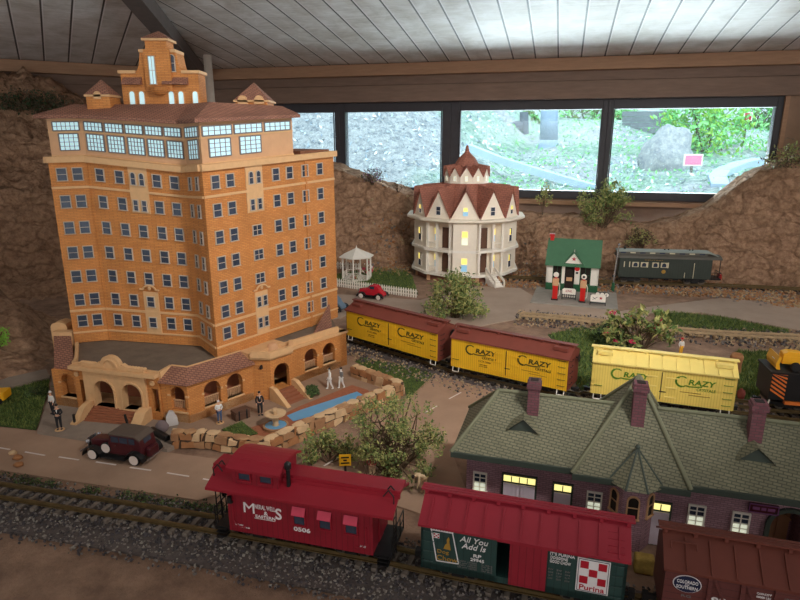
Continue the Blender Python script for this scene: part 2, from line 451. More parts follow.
def ground_z(x, y):
    z = ground_raw(x, y)
    if z < 0.002: return -0.0015 + 0.0012 * noise.noise(V((x*9, y*9, 0)))
    k = min(1.0, z / 0.12)
    p_ = V((x, y, 0)); rt_ = tabv(p_.dot(TB))[2]; tb_ = DB - p_.dot(NB)
    if tb_ < .8: k *= 0.25 + 0.75 * sm((tb_ - rt_ + .02) / .10)
    q = V((x*5, y*5, z*5))
    n = 0.07 * noise.noise(q*1.2) + 0.075 * abs(noise.noise(q*2.4)) - 0.03 * abs(noise.noise(q*5 + V((3,1,2)))) + 0.022 * noise.noise(q*8) + 0.012 * noise.noise(q*16)
    return max(0.0, z + k * n)
def rockmat(name, ca, cb):
    m, nt, b = newmat(name); L = nt.links
    b.inputs['Roughness'].default_value = 0.95; b.inputs['Specular IOR Level'].default_value = 0.2
    tc = nd(nt, 'ShaderNodeTexCoord')
    wp = nd(nt, 'ShaderNodeTexNoise', Scale=8.0, Detail=3.0); L.new(tc.outputs['Object'], wp.inputs['Vector'])
    av = nd(nt, 'ShaderNodeVectorMath', operation='MULTIPLY_ADD'); av.inputs[1].default_value = (.14, .14, .14)
    L.new(wp.outputs['Color'], av.inputs[0]); L.new(tc.outputs['Object'], av.inputs[2])
    mp = nd(nt, 'ShaderNodeMapping'); mp.inputs['Scale'].default_value = (1, 1, 1.7); L.new(av.outputs[0], mp.inputs['Vector'])
    vo = nd(nt, 'ShaderNodeTexVoronoi', Scale=13.0); L.new(mp.outputs[0], vo.inputs['Vector'])
    ve = nd(nt, 'ShaderNodeTexVoronoi', feature='DISTANCE_TO_EDGE', Scale=7.0); L.new(mp.outputs[0], ve.inputs['Vector'])
    nz = nd(nt, 'ShaderNodeTexNoise', Scale=34.0, Detail=8.0, Roughness=0.75); L.new(tc.outputs['Object'], nz.inputs['Vector'])
    r1 = nd(nt, 'ShaderNodeValToRGB'); r1.color_ramp.elements[0].position = .32; r1.color_ramp.elements[0].color = ca
    r1.color_ramp.elements[1].position = .68; r1.color_ramp.elements[1].color = cb; L.new(nz.outputs['Fac'], r1.inputs['Fac'])
    r2 = nd(nt, 'ShaderNodeValToRGB'); r2.color_ramp.elements[0].position = 0; r2.color_ramp.elements[0].color = (.62, .58, .55, 1)
    r2.color_ramp.elements[1].position = .10; r2.color_ramp.elements[1].color = (1, 1, 1, 1); L.new(ve.outputs['Distance'], r2.inputs['Fac'])
    mx = nd(nt, 'ShaderNodeMix', data_type='RGBA', blend_type='MULTIPLY'); mx.inputs[0].default_value = .8
    L.new(r1.outputs['Color'], mx.inputs[6]); L.new(r2.outputs['Color'], mx.inputs[7]); L.new(mx.outputs[2], b.inputs['Base Color'])
    h = nd(nt, 'ShaderNodeMath', operation='MULTIPLY_ADD'); h.inputs[1].default_value = .5; L.new(nz.outputs['Fac'], h.inputs[0]); L.new(vo.outputs['Distance'], h.inputs[2])
    h2 = nd(nt, 'ShaderNodeMath', operation='MINIMUM'); h2.inputs[1].default_value = .12; L.new(ve.outputs['Distance'], h2.inputs[0])
    h3 = nd(nt, 'ShaderNodeMath', operation='MULTIPLY_ADD'); h3.inputs[1].default_value = 1.2; L.new(h2.outputs[0], h3.inputs[0]); L.new(h.outputs[0], h3.inputs[2])
    bp = nd(nt, 'ShaderNodeBump', Strength=1.0, Distance=0.03); L.new(h3.outputs[0], bp.inputs['Height']); L.new(bp.outputs[0], b.inputs['Normal'])
    return m
def make_ground():
    st = 0.024; x0, x1, y0, y1 = -3.4, 3.6, -0.9, 4.75
    nx = int((x1-x0)/st); ny = int((y1-y0)/st)
    vs = []; fs = []; ms = []; idx = {}
    def inside(x, y):
        q = V((x, y, 0)) - CEN
        return all(q.dot(octa(k)[0]) < APO - 0.004 for k in (-2, -1, 0, 1, 2))
    for j in range(ny + 1):
        for i in range(nx + 1):
            x = x0 + i*st; y = y0 + j*st
            if inside(x, y): idx[i, j] = len(vs); vs.append((x, y, ground_z(x, y)))
    for j in range(ny):
        for i in range(nx):
            q = [(i, j), (i+1, j), (i+1, j+1), (i, j+1)]
            if all(k in idx for k in q):
                f = tuple(idx[k] for k in q); fs.append(f); ms.append(1 if max(vs[k][2] for k in f) > 0.012 else 0)
    mb = MB(); mb.v = [V(p) for p in vs]; mb.f = fs; mb.m = ms
    dirt = mat('layout_dirt', srgb(172,138,114), 0.95, 0.2, 12, 0.8, 60, col2=srgb(112,86,70), dist=.006)
    rock = rockmat('rock_face', srgb(132,100,80), srgb(202,162,130))
    struct(mb.build('layout_ground', [dirt, rock], smooth=True, recalc=False))
make_ground()

# ----- walls -----
zTop = ZW
zF = PN(600, 71, NB, DB).z          # lower edge of the light fascia board
zH = PN(600, 99, NB, DB).z          # top of the window frames
zS = PN(540, 198, NB, DB).z         # bottom of the window frames
WM = frame((0, 0, 0), TB, NB) @ Matrix.Translation((0, DB, 0))     # along, outward, up
aL0 = cornerL.dot(TB); aR0 = aL0 + SIDE
aFl = along(228, 110); aFr = along(780, 130)
wallmat = mat('wall_boards', srgb(118,92,76), 0.8, 0.16, 8, 0.2, 30)
mb = MB(); mb.M = WM
mb.box(aL0, aR0, 0, 0.12, -0.1, zS); mb.box(aL0, aR0, 0, 0.12, zH, zTop + 0.05)
mb.box(aL0, aFl, 0, 0.12, zS, zH); mb.box(aFr, aR0, 0, 0.12, zS, zH)
struct(mb.build('wall_back', wallmat))
for k, nm in ((-1, 'wall_left'), (1, 'wall_right'), (2, 'wall_far_right'), (-2, 'wall_far_left'), (3, 'wall_front_right'), (-3, 'wall_front_left'), (4, 'wall_front')):
    n, t = octa(k); c = CEN + n * APO
    mb = MB(); mb.M = frame((c.x, c.y, 0), t, n)
    mb.box(-SIDE/2 - .04, SIDE/2 + .04, 0, 0.12, -0.1, zTop + 0.05)
    struct(mb.build(nm, wallmat))
# ceiling: eight sloping boarded panels
ceilm, nt, b = newmat('ceiling_boards'); L = nt.links
b.inputs['Roughness'].default_value = 0.6
tc = nd(nt, 'ShaderNodeTexCoord'); sp = nd(nt, 'ShaderNodeSeparateXYZ'); L.new(tc.outputs['Object'], sp.inputs[0])
mu = nd(nt, 'ShaderNodeMath', operation='MULTIPLY'); mu.inputs[1].default_value = 1/0.135; L.new(sp.outputs['X'], mu.inputs[0])
fr = nd(nt, 'ShaderNodeMath', operation='FRACT'); L.new(mu.outputs[0], fr.inputs[0])
g1 = nd(nt, 'ShaderNodeMath', operation='LESS_THAN'); g1.inputs[1].default_value = 0.065; L.new(fr.outputs[0], g1.inputs[0])
g2 = nd(nt, 'ShaderNodeMath', operation='COMPARE'); g2.inputs[1].default_value = 0.09; g2.inputs[2].default_value = 0.022; L.new(fr.outputs[0], g2.inputs[0])
mp = nd(nt, 'ShaderNodeMapping'); mp.inputs['Scale'].default_value = (1, 1, 1); L.new(tc.outputs['Object'], mp.inputs['Vector'])
nz = nd(nt, 'ShaderNodeTexNoise', Scale=5.0, Detail=8.0, Roughness=0.7, Distortion=0.4); L.new(mp.outputs[0], nz.inputs['Vector'])
rp = nd(nt, 'ShaderNodeValToRGB'); rp.color_ramp.elements[0].position = 0.35; rp.color_ramp.elements[0].color = srgb(176,162,150)
rp.color_ramp.elements[1].position = 0.66; rp.color_ramp.elements[1].color = srgb(216,208,204); L.new(nz.outputs['Fac'], rp.inputs['Fac'])
# saw marks across the boards
mp2 = nd(nt, 'ShaderNodeMapping'); mp2.inputs['Scale'].default_value = (6, 90, 1); L.new(tc.outputs['Object'], mp2.inputs['Vector'])
nz2 = nd(nt, 'ShaderNodeTexNoise', Scale=1.0, Detail=3.0); L.new(mp2.outputs[0], nz2.inputs['Vector'])
mxs = nd(nt, 'ShaderNodeMix', data_type='RGBA', blend_type='OVERLAY'); mxs.inputs[0].default_value = 0.3
L.new(rp.outputs['Color'], mxs.inputs[6]); L.new(nz2.outputs['Fac'], mxs.inputs[7])
m1 = nd(nt, 'ShaderNodeMix', data_type='RGBA'); L.new(g1.outputs[0], m1.inputs[0]); L.new(mxs.outputs[2], m1.inputs[6]); m1.inputs[7].default_value = srgb(70,58,52)
m2 = nd(nt, 'ShaderNodeMix', data_type='RGBA'); L.new(g2.outputs[0], m2.inputs[0]); L.new(m1.outputs[2], m2.inputs[6]); m2.inputs[7].default_value = srgb(214,205,200)  # pale strip beside each groove: edge highlight put into the colour
L.new(m2.outputs[2], b.inputs['Base Color'])
bp = nd(nt, 'ShaderNodeBump', Strength=0.6, Distance=0.004, invert=True); L.new(g1.outputs[0], bp.inputs['Height']); L.new(bp.outputs[0], b.inputs['Normal'])
for k in range(-3, 5):
    n, t = octa(k); c = CEN + n * APO
    mb = MB(); r = APO; q = SIDE/2
    mb.add([(-q, 0, 0), (q, 0, 0), (0, -r, r*CPITCH), (-q, 0, .05), (q, 0, .05), (0, -r, r*CPITCH + .05)],
           [(0,1,2), (3,5,4), (0,3,4,1), (1,4,5,2), (2,5,3,0)])
    o = mb.build('ceiling', ceilm); o.matrix_world = frame((c.x, c.y, zTop), t, n); struct(o)
hipm = mat('dark_hip_beam', srgb(88,74,68), 0.7, 0.15, 20)
for k in range(8):
    a = A15 + (k - 0.5) * PI/4; rr = APO / math.cos(PI/8)
    e = CEN + V((math.sin(a), math.cos(a), 0)) * (rr - .03); e.z = zTop - 0.045
    c = CEN.copy(); c.z = zTop + APO*CPITCH - 0.045
    mb = MB(); mb.bar(e, c, 0.09, 0.08)
    struct(mb.build('trim_%d' % (k + 1), hipm))
for k in range(-3, 5):
    n, t = octa(k); c = CEN + n * APO
    mb = MB(); mb.M = frame((c.x, c.y, 0), t, n)
    mb.box(-SIDE/2, SIDE/2, -0.10, 0, zF, zTop + 0.01)
    struct(mb.build('trim_%d' % (k + 20), M_ if False else MT['wood_trim'], bevel=0.004))
    if k in (0, -1):
        mb = MB(); mb.M = frame((c.x, c.y, 0), t, n)
        mb.box(-SIDE/2, SIDE/2, -0.055, 0, lerp(zF, zH, .35), zF); mb.box(-SIDE/2, SIDE/2, -0.07, 0, zH, lerp(zF, zH, .36))
        struct(mb.build('trim_%d' % (k + 40), MT['wood_beam'], bevel=0.003))
mb = MB(); mb.M = WM                                               # sill board and right-hand post
mb.box(aFl, aFr, -0.05, 0, zS - 0.035, zS - 0.008)
struct(mb.build('trim_50', MT['wood_trim'], bevel=0.003))
mb = MB(); mb.M = WM; mb.box(aFr + 0.02, aFr + 0.2, -0.03, 0, -0.05, zH)
struct(mb.build('trim_51', mat('post_board', srgb(140,110,88), 0.7, 0.14, 9, 0.2, 30)))
# windows
pane = paneglass('window_pane', (0.90, 0.985, 1, 1), 0.03)
edges = ((240, 336), (345.5, 442), (459, 599.5), (610, 770))
bounds = [aFl] + [along((edges[i][1] + edges[i+1][0]) / 2, 150) for i in range(3)] + [aFr]
zg0 = PN(530, 190, NB, DB).z; zg1 = PN(530, 110, NB, DB).z
for i, (ua, ub) in enumerate(edges):
    a0 = along(ua, 150); a1 = along(ub, 150)
    mb = MB(); mb.M = WM
    y0, y1 = -0.012, 0.07
    mb.box(bounds[i], a0, y0, y1, zS, zH); mb.box(a1, bounds[i+1], y0, y1, zS, zH)
    mb.box(a0, a1, y0, y1, zS, zg0); mb.box(a0, a1, y0, y1, zg1, zH)
    mb.box(a0, a0 + .008, -0.02, y0, zg0, zg1); mb.box(a1 - .008, a1, -0.02, y0, zg0, zg1)
    w = struct(mb.build('window_%d' % (i + 1), MT['frameblack'], bevel=0.003))
    mb = MB(); mb.M = WM; mb.box(a0, a1, 0.03, 0.034, zg0, zg1)
    mb.build('pane', pane, w)
    if i == 3:
        mb = MB(); mb.M = WM; mb.box(aFr - .004, aFr + .02, -0.03, 0, zS, zH); mb.build('jamb', MT['wood_trim'], w)

# ================= the garden outside =================
def gz(n):                                # ground height by distance from the room
    return 0.30 + (n - 4.3) * 0.10 + max(0, n - 8) * 0.05
gmat, nt, b = newmat('garden_soil'); L = nt.links
b.inputs['Roughness'].default_value = 1
tc = nd(nt, 'ShaderNodeTexCoord')
nz = nd(nt, 'ShaderNodeTexNoise', Scale=1.3, Detail=4.0); L.new(tc.outputs['Object'], nz.inputs['Vector'])
nz2 = nd(nt, 'ShaderNodeTexVoronoi', Scale=15.0, Randomness=1.0); L.new(tc.outputs['Object'], nz2.inputs['Vector'])
nz3 = nd(nt, 'ShaderNodeTexNoise', Scale=26.0, Detail=8.0, Roughness=0.85); L.new(tc.outputs['Object'], nz3.inputs['Vector'])
sx = nd(nt, 'ShaderNodeSeparateXYZ'); L.new(tc.outputs['Object'], sx.inputs[0])
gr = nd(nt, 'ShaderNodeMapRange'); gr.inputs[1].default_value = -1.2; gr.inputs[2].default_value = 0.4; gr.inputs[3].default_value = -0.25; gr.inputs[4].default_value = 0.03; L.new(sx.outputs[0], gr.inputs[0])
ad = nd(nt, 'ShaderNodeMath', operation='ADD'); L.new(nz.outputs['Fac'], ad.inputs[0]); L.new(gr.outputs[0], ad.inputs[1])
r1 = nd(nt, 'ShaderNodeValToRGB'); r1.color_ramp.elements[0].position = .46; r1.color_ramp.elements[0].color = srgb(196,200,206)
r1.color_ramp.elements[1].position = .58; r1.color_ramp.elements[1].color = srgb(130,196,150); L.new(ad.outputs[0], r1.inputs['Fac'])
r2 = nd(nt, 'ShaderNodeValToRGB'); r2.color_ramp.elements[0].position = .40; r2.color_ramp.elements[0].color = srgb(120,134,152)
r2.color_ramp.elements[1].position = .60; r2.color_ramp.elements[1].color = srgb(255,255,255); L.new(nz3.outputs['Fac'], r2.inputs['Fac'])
mx0 = nd(nt, 'ShaderNodeMix', data_type='RGBA'); mx0.inputs[0].default_value = 0.55
L.new(r1.outputs['Color'], mx0.inputs[6]); L.new(r2.outputs['Color'], mx0.inputs[7])
mx = nd(nt, 'ShaderNodeMix', data_type='RGBA', blend_type='OVERLAY'); mx.inputs[0].default_value = 0.35
bw = nd(nt, 'ShaderNodeRGBToBW'); L.new(nz2.outputs['Color'], bw.inputs[0])
L.new(mx0.outputs[2], mx.inputs[6]); L.new(bw.outputs[0], mx.inputs[7]); L.new(mx.outputs[2], b.inputs['Base Color'])
bp = nd(nt, 'ShaderNodeBump', Strength=1.0, Distance=0.06); L.new(nz3.outputs['Fac'], bp.inputs['Height']); L.new(bp.outputs[0], b.inputs['Normal'])
mb = MB(); mb.M = frame((0, 0, 0), TB, NB)
xs = [-9 + i * .25 for i in range(73)]; ys = [4.3 + j * .25 for j in range(46)]
for j, y in enumerate(ys):
    for i, x in enumerate(xs):
        k = max(0.0, -x - 0.5)            # a gravel bank rises on the left
        mb.v.append(mb.M @ V((x, y, gz(y) + 0.16 * noise.noise(V((x*.8, y*.8, 3))) * min(1, (y - 4.3) * .8) + min(2.2, k * 0.8) * sm((y - 4.6) / 2.2))))
for j in range(len(ys) - 1):
    for i in range(len(xs) - 1):
        a = j*len(xs) + i; mb.f.append((a, a+1, a+1+len(xs), a+len(xs))); mb.m.append(0)
struct(mb.build('garden_ground', gmat, smooth=True, recalc=False))
def gpt(u, v, n): return PN(u, v, NB, n)
rockm = mat('garden_rock', srgb(206,206,206), 0.9, 0.15, 18, 1.0, 30, col2=srgb(140,146,158), dist=0.03)
def boulder(u, v0, v1, wpx, n, label, seed, grp=None):
    b0 = gpt(u, v0, n); t0 = gpt(u, v1, n); dist = (b0 - CAM).length
    h = t0.z - b0.z; w = wpx / 600 * dist / 2
    mb = MB(); mb.ball((0, 0, h * .46), (w, w * .8, h * .56), 22, 14, 0, 0.30, seed)
    o = mb.build('garden_boulder', rockm, smooth=True); o.location = (b0.x, b0.y, b0.z - h * .05)
    return tag(o, label, 'boulder', grp)
boulder(664, 182, 123, 46, 6.4, 'tall pale boulder in the garden seen through the rightmost window', 3)
boulder(704, 190, 172, 36, 5.9, 'low reddish boulder at the foot of the tall boulder outside', 5)
boulder(546, 178, 166, 20, 6.8, 'small rounded rock lying by the tree trunk outside', 8)
mb = MB(); b0 = gpt(547, 156, 8.2); hh = 1.5
pts = [V((0, 0, -.15)), V((0.01, 0, .2)), V((-.01, 0, .7)), V((0.02, 0, hh))]
mb.tube(pts, [.15, .115, .105, .1], 14)
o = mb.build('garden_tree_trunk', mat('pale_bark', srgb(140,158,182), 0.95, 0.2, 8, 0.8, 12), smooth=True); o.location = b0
tag(o, 'blue grey tree trunk standing outside the third window', 'tree')
# ================= vegetation helpers =================
def leaf_mesh(mb, r, c, size, m, up=0.2):
    d = V((r.gauss(0, 1), r.gauss(0, 1), r.gauss(0, 1) + up)).normalized()
    a = d.orthogonal().normalized(); a = Matrix.Rotation(r.uniform(0, 6.28), 3, d) @ a; b = d.cross(a)
    l = size * r.uniform(.6, 1.3); w = l * .42
    mb.add([c - a*l*.5, c + b*w*.5 + d*l*.1, c + a*l*.5, c - b*w*.5 + d*l*.1], [(0, 1, 2), (0, 2, 3)], m)
def plant(name, label, cat, loc, rx, ry, h, nclump, nleaf, lsize, mats, seed=1, nstem=8, stemr=0.0025, group=None, clump=0.3, zlo=0.25,
          stemmat=None, flowers=0, fsize=0.01, shape='dome'):
    r = random.Random(seed)
    root = thing(name, label, cat, loc, 0, group)
    cs = []
    for i in range(nclump):
        for _ in range(50):
            x, y, z = r.uniform(-1, 1), r.uniform(-1, 1), r.uniform(zlo, 1)
            q = (z - zlo) / (1 - zlo)
            lim = math.sqrt(max(0.02, 1 - (q * .95) ** 2)) if shape == 'dome' else (0.35 + 0.65 * q if shape == 'vase' else 1)
            if math.hypot(x, y) < lim: break
        cs.append(V((x * rx, y * ry, z * h)))
    mb = MB(); s = clump * min(rx, ry, h)
    for i in range(nleaf):
        c = cs[i % nclump]
        p = c + V((r.gauss(0, s*.6), r.gauss(0, s*.6), r.gauss(0, s*.55)))
        p.z = max(lsize * .3, p.z)
        leaf_mesh(mb, r, p, lsize, r.randrange(len(mats)))
    mb.build('foliage', mats, root, recalc=False)
    mb = MB()
    for i in range(nstem):
        c = cs[r.randrange(nclump)]
        b0 = V((r.uniform(-.12, .12) * rx, r.uniform(-.12, .12) * ry, -0.004))
        mid = b0.lerp(c, .5) + V((r.gauss(0, .06) * rx, r.gauss(0, .06) * ry, .08 * h))
        mb.tube([b0, mid, c], [stemr, stemr * .75, stemr * .35], 6)
        for j in range(2):
            e = cs[r.randrange(nclump)]; k = mid.lerp(c, r.uniform(.1, .6)); e = k + (e - k) * min(1, .5 * h / max(.001, (e - k).length))
            mb.tube([k, e], [stemr * .5, stemr * .25], 5)
    mb.build('stem', stemmat or MT['stem'], root)
    for i in range(flowers):
        c = cs[(i * 7) % nclump] + V((r.gauss(0, s*.5), -abs(r.gauss(0, s*.5)), abs(r.gauss(0, s*.4))))
        mb = MB()
        for k in range(9): leaf_mesh(mb, r, c + V((r.gauss(0, fsize*.28), r.gauss(0, fsize*.28), r.gauss(0, fsize*.28))), fsize, 0)
        mb.build('blossom', MT['flower'], root, recalc=False)
    return root
def inpoly(x, y, poly):
    c = False; n = len(poly)
    for i in range(n):
        a, b = poly[i], poly[(i+1) % n]
        if (a[1] > y) != (b[1] > y) and x < (b[0]-a[0]) * (y-a[1]) / (b[1]-a[1]) + a[0]: c = not c
    return c
def turf(label, poly, n, blade=0.009, seed=1, name='grass', dark=False, zf=None):
    r = random.Random(seed); mb = MB()
    xs = [p[0] for p in poly]; ys = [p[1] for p in poly]
    zf = zf or (lambda x, y: 0.0)
    mb.prism([(p[0], p[1], zf(p[0], p[1]) - 0.001) for p in poly], (0, 0, 0.003), 2)
    k = 0
    while k < n:
        x = r.uniform(min(xs), max(xs)); y = r.uniform(min(ys), max(ys))
        if not inpoly(x, y, poly): continue
        k += 1; z = zf(x, y)
        a = r.uniform(0, 6.28); w = blade * .16; h = blade * r.uniform(.5, 1.3)
        dx, dy = math.cos(a) * w, math.sin(a) * w; lx, ly = r.gauss(0, .45) * h, r.gauss(0, .45) * h
        mb.add([(x-dx, y-dy, z), (x+dx, y+dy, z), (x+lx, y+ly, z+h)], [(0, 1, 2)], r.randrange(3))
    o = mb.build(name, [MT['grass_a'], MT['grass_b'], MT['grass_c']], recalc=False)
    return tag(o, label, 'grass', kind='stuff')
def gravel(label, pick, n, s0, s1, mats, seed=1, name='ballast_gravel'):
    r = random.Random(seed); mb = MB()
    O = [(1,0,0),(0,1,0),(-1,0,0),(0,-1,0),(0,0,1),(0,0,-1)]
    Fc = [(0,1,4),(1,2,4),(2,3,4),(3,0,4),(1,0,5),(2,1,5),(3,2,5),(0,3,5)]
    for i in range(n):
        x, y, z = pick(r); s = r.uniform(s0, s1); R = Matrix.Rotation(r.uniform(0, 6.28), 3, V((r.gauss(0,1), r.gauss(0,1), r.gauss(0,1))).normalized())
        k = V((r.uniform(.7,1.3), r.uniform(.6,1.2), r.uniform(.5,.9))) * s
        mb.add([V((x, y, z)) + R @ V((p[0]*k.x, p[1]*k.y, p[2]*k.z)) for p in O], Fc, r.randrange(len(mats)))
    return tag(mb.build(name, mats, recalc=False), label, 'gravel', kind='stuff')
def gp(n=None): pass

# garden shrubs seen through the windows
b0 = gpt(702, 170, 7.7)
plant('garden_bush', 'bright green leafy bush behind the tall boulder outside', 'bush', b0, .56, .4, 1.0, 46, 2600, .07, [MT['leaf_bright'], MT['leaf_lime']], 5, 10, .012, clump=.32, zlo=.1)
for i, (u, v, n, w, h, lab) in enumerate(((480, 128, 11, .5, .55, 'hazy green shrub at the back left of the third window'), (585, 130, 11.5, .8, .7, 'spreading green shrub right of the tree trunk outside'),
        (616, 140, 11, .5, .5, 'hazy green shrub at the left edge of the rightmost window'), (525, 135, 10.5, .25, .5, 'yellow green sapling left of the tree trunk outside'),
        (755, 135, 10, .4, .6, 'distant bluish shrub at the right edge of the rightmost window'), (362, 125, 10, .4, .5, 'pale shrub at the top left of the second window'))):
    b0 = gpt(u, v, n)
    plant('garden_shrub', lab, 'shrub', b0, w, w*.8, h, 24, 900, .09, [MT['leaf_bright'], MT['leaf']] if i in (1, 3) else [MT['leaf'], MT['leaf_bright']], 20+i, 6, .012, clump=.35, zlo=.05)
# garden signs, rail and log
def gsign(u, v0, v1, hw, n, vs, label, board):
    b0 = gpt(u, vs, n); t = thing('garden_sign', label, 'sign', b0)
    z0 = gpt(u, v1, n).z - b0.z; z1 = gpt(u, v0, n).z - b0.z
    mb = MB(); mb.cyl((0, .01, -.05), (0, .01, z1 - .01), .012, None, 8); mb.build('post', MT['steel'], t)
    mb = MB(); mb.box(-hw, hw, -.008, .004, z0, z1); mb.build('board', MT['white'], t)
    mb = MB(); mb.box(-hw + .012, hw - .012, -.011, -.007, z0 + .012, z1 - .012); mb.build('sign_face', board, t)
gsign(690, 154, 166, .085, 6.0, 184, 'pink sign on a post in front of the tall boulder', MT['signpink'])
gsign(743, 112, 121, .05, 8.0, 150, 'small red sign on a thin post beyond the bright bush', MT['signred'])
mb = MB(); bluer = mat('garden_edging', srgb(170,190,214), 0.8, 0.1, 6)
pts = [gpt(468, 147, 5.9), gpt(500, 160, 5.75), gpt(535, 171, 5.6), gpt(565, 180, 5.45), gpt(598, 189, 5.3)]
for i in range(4): mb.bar(pts[i], pts[i+1], .08, .06)
tag(mb.build('garden_kerb', bluer), 'long blue grey kerb running diagonally outside the third window', 'kerb')
pts = [gpt(720, 187, 5.3), gpt(717, 179, 5.5), gpt(722, 172, 5.7), gpt(740, 165, 5.9), gpt(760, 161, 6.1)]
mb = MB()
for i in range(4): mb.bar(pts[i], pts[i+1], .13, .05)
tag(mb.build('garden_kerb', bluer), 'curved blue grey kerb at the right of the rightmost window', 'kerb')
mb = MB(); mb.cyl(gpt(486, 131, 9), gpt(523, 127, 9), .09, .09, 12); mb.cyl(gpt(524, 134, 9), gpt(524, 112, 9), .07, .06, 10)
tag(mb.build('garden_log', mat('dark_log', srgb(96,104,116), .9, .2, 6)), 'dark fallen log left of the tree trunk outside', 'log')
mb = MB()
for i in range(4): mb.bar(gpt(624, 114 + i*5.5, 9.6), gpt(668, 114 + i*5.5, 9.2), .1, .07)
tag(mb.build('garden_timber_steps', mat('grey_timber', srgb(124,128,134), .9, .2, 6)), 'grey timber retaining steps at the top left of the rightmost window', 'retaining wall')

# fallen leaves, tufts and pebbles all over the garden
_r = random.Random(77); mb = MB()
for i in range(9000):
    a = _r.uniform(-3.2, 3.4); n = 4.6 + _r.random()**1.3 * 7
    q = TB*a + NB*n; k = max(0.0, -a - 0.5)
    z = gz(n) + 0.16 * noise.noise(V((a*.8, n*.8, 3))) * min(1, (n - 4.3) * .8) + min(2.2, k * 0.8) * sm((n - 4.6) / 2.2)
    left = a < -.75
    c = _r.choice((0, 0, 0, 2, 2, 2, 1)) if left else _r.choice((0, 1, 2, 3, 3, 4) if noise.noise(V((a*1.1, n*1.1, 9))) < .05 else (3, 3, 4, 3, 0))
    leaf_mesh(mb, _r, V((q.x, q.y, z + .012)), .05, c, .8)
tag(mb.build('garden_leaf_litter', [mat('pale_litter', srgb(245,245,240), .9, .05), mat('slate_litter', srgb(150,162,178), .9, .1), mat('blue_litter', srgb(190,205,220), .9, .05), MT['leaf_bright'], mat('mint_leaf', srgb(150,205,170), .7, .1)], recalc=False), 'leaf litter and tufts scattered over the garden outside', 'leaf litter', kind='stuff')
# ================= the orange brick hotel =================
HOT = thing('hotel', 'tall orange brick hotel with brown roofs and rows of small windows', 'hotel', (-0.6, 1.9, 0))
HO = V((-0.6, 1.9, 0))
def hb(mb, name, mats, **k):
    for i, p in enumerate(mb.v): mb.v[i] = p - HO
    return build_pieces(mb, name, mats, k.pop('parent', HOT), **k)
class Face:                               # a wall between two verticals, f along it and g up it
    def __init__(s, b0, b1, zb0, zb1, zt0, zt1):
        s.B0 = V((b0[0], b0[1], zb0)); s.B1 = V((b1[0], b1[1], zb1)); s.T0 = V((b0[0], b0[1], zt0)); s.T1 = V((b1[0], b1[1], zt1))
        s.t = (V((b1[0], b1[1], 0)) - V((b0[0], b0[1], 0))).normalized(); s.n = V((s.t.y, -s.t.x, 0)); s.len = (V(b1[:2]) - V(b0[:2])).length
        s.d0 = V((b0[0], b0[1])).length; s.d1 = V((b1[0], b1[1])).length
    def pt(s, f, g, out=0.0): return s.B0.lerp(s.B1, f).lerp(s.T0.lerp(s.T1, f), g) + s.n * out
    def fr(s, f, g, out=0.0):             # frame with the wall's own course slope
        p = s.pt(f, g, out); t = (s.pt(1, g) - s.pt(0, g)).normalized()
        return frame(p, t, s.n)
    def pf(s, a):                         # picture fraction to wall fraction
        q = a * s.d0; return q / (q + (1 - a) * s.d1)
    def strip(s, mb, f0, f1, g0, g1, out, m=0, back=0.0):
        q = [s.pt(f0, g0, -back), s.pt(f1, g0, -back), s.pt(f1, g1, -back), s.pt(f0, g1, -back)]
        mb.prism(q, s.n * (out + back), m)
def win_parts(mb, w, h, fw=0.0022, mid=True, arch=False, mull=0):
    # local x along, y outward, z up, centred. mats: 0 frame 1 glass
    if arch:
        n = 8; top = h/2 - w/2
        arc = [(math.cos(PI - PI*i/n) * w/2, top + math.sin(PI - PI*i/n) * w/2) for i in range(n + 1)]
        prof = [(-w/2, -h/2)] + arc + [(w/2, -h/2)]
        mb.prism([(x, -.002, z) for x, z in prof], (0, .003, 0), 1)
        for i in range(n): mb.bar((arc[i][0], .001, arc[i][1]), (arc[i+1][0], .001, arc[i+1][1]), fw, .005, 0, (0, 1, 0))
        mb.box(-w/2 - fw/2, -w/2 + fw/2, -.002, .0035, -h/2, top); mb.box(w/2 - fw/2, w/2 + fw/2, -.002, .0035, -h/2, top)
        mb.box(-w/2 - fw, w/2 + fw, -.002, .005, -h/2 - fw/2, -h/2 + fw/2)
    else:
        mb.box(-w/2, w/2, -.002, .001, -h/2, h/2, 1)
        mb.box(-w/2 - fw/2, -w/2 + fw/2, -.002, .0035, -h/2, h/2); mb.box(w/2 - fw/2, w/2 + fw/2, -.002, .0035, -h/2, h/2)
        mb.box(-w/2 - fw/2, w/2 + fw/2, -.002, .0035, h/2 - fw/2, h/2 + fw/2); mb.box(-w/2 - fw, w/2 + fw, -.002, .0055, -h/2 - fw/2, -h/2 + fw/2)
    if mid: mb.box(-w/2, w/2, -.001, .0025, -fw*.35, fw*.35)
    for i in range(mull):
        x = -w/2 + w*(i+1)/(mull+1); mb.box(x - fw*.35, x + fw*.35, -.001, .0025, -h/2, h/2)
def window(face, f, g, w, h, name='window', mats=None, out=0.001, **k):
    mb = MB(); mb.M = face.fr(f, g, out); win_parts(mb, w, h, **k)
    return hb(mb, name, mats or [MT['winframe'], MT['darkglass']])
ZB = 0.15
A0 = (-1.074, 1.877); A1 = (-.974, 1.908); C1 = (-.648, 1.847); C2 = (-.560, 1.730); R1 = (-.235, 2.175)
back = [(-.40, 2.36), (-.74, 2.26), (-1.07, 2.22)]
ring = [A0, A1, C1, C2, R1] + back
ztop = [.745, .747, .717, .727, .757, .757, .75, .75]
mb = MB()
mb.loft([V((p[0], p[1], ZB)) for p in ring], [V((p[0], p[1], z)) for p, z in zip(ring, ztop)])
hb(mb, 'tower', MT['brick'])
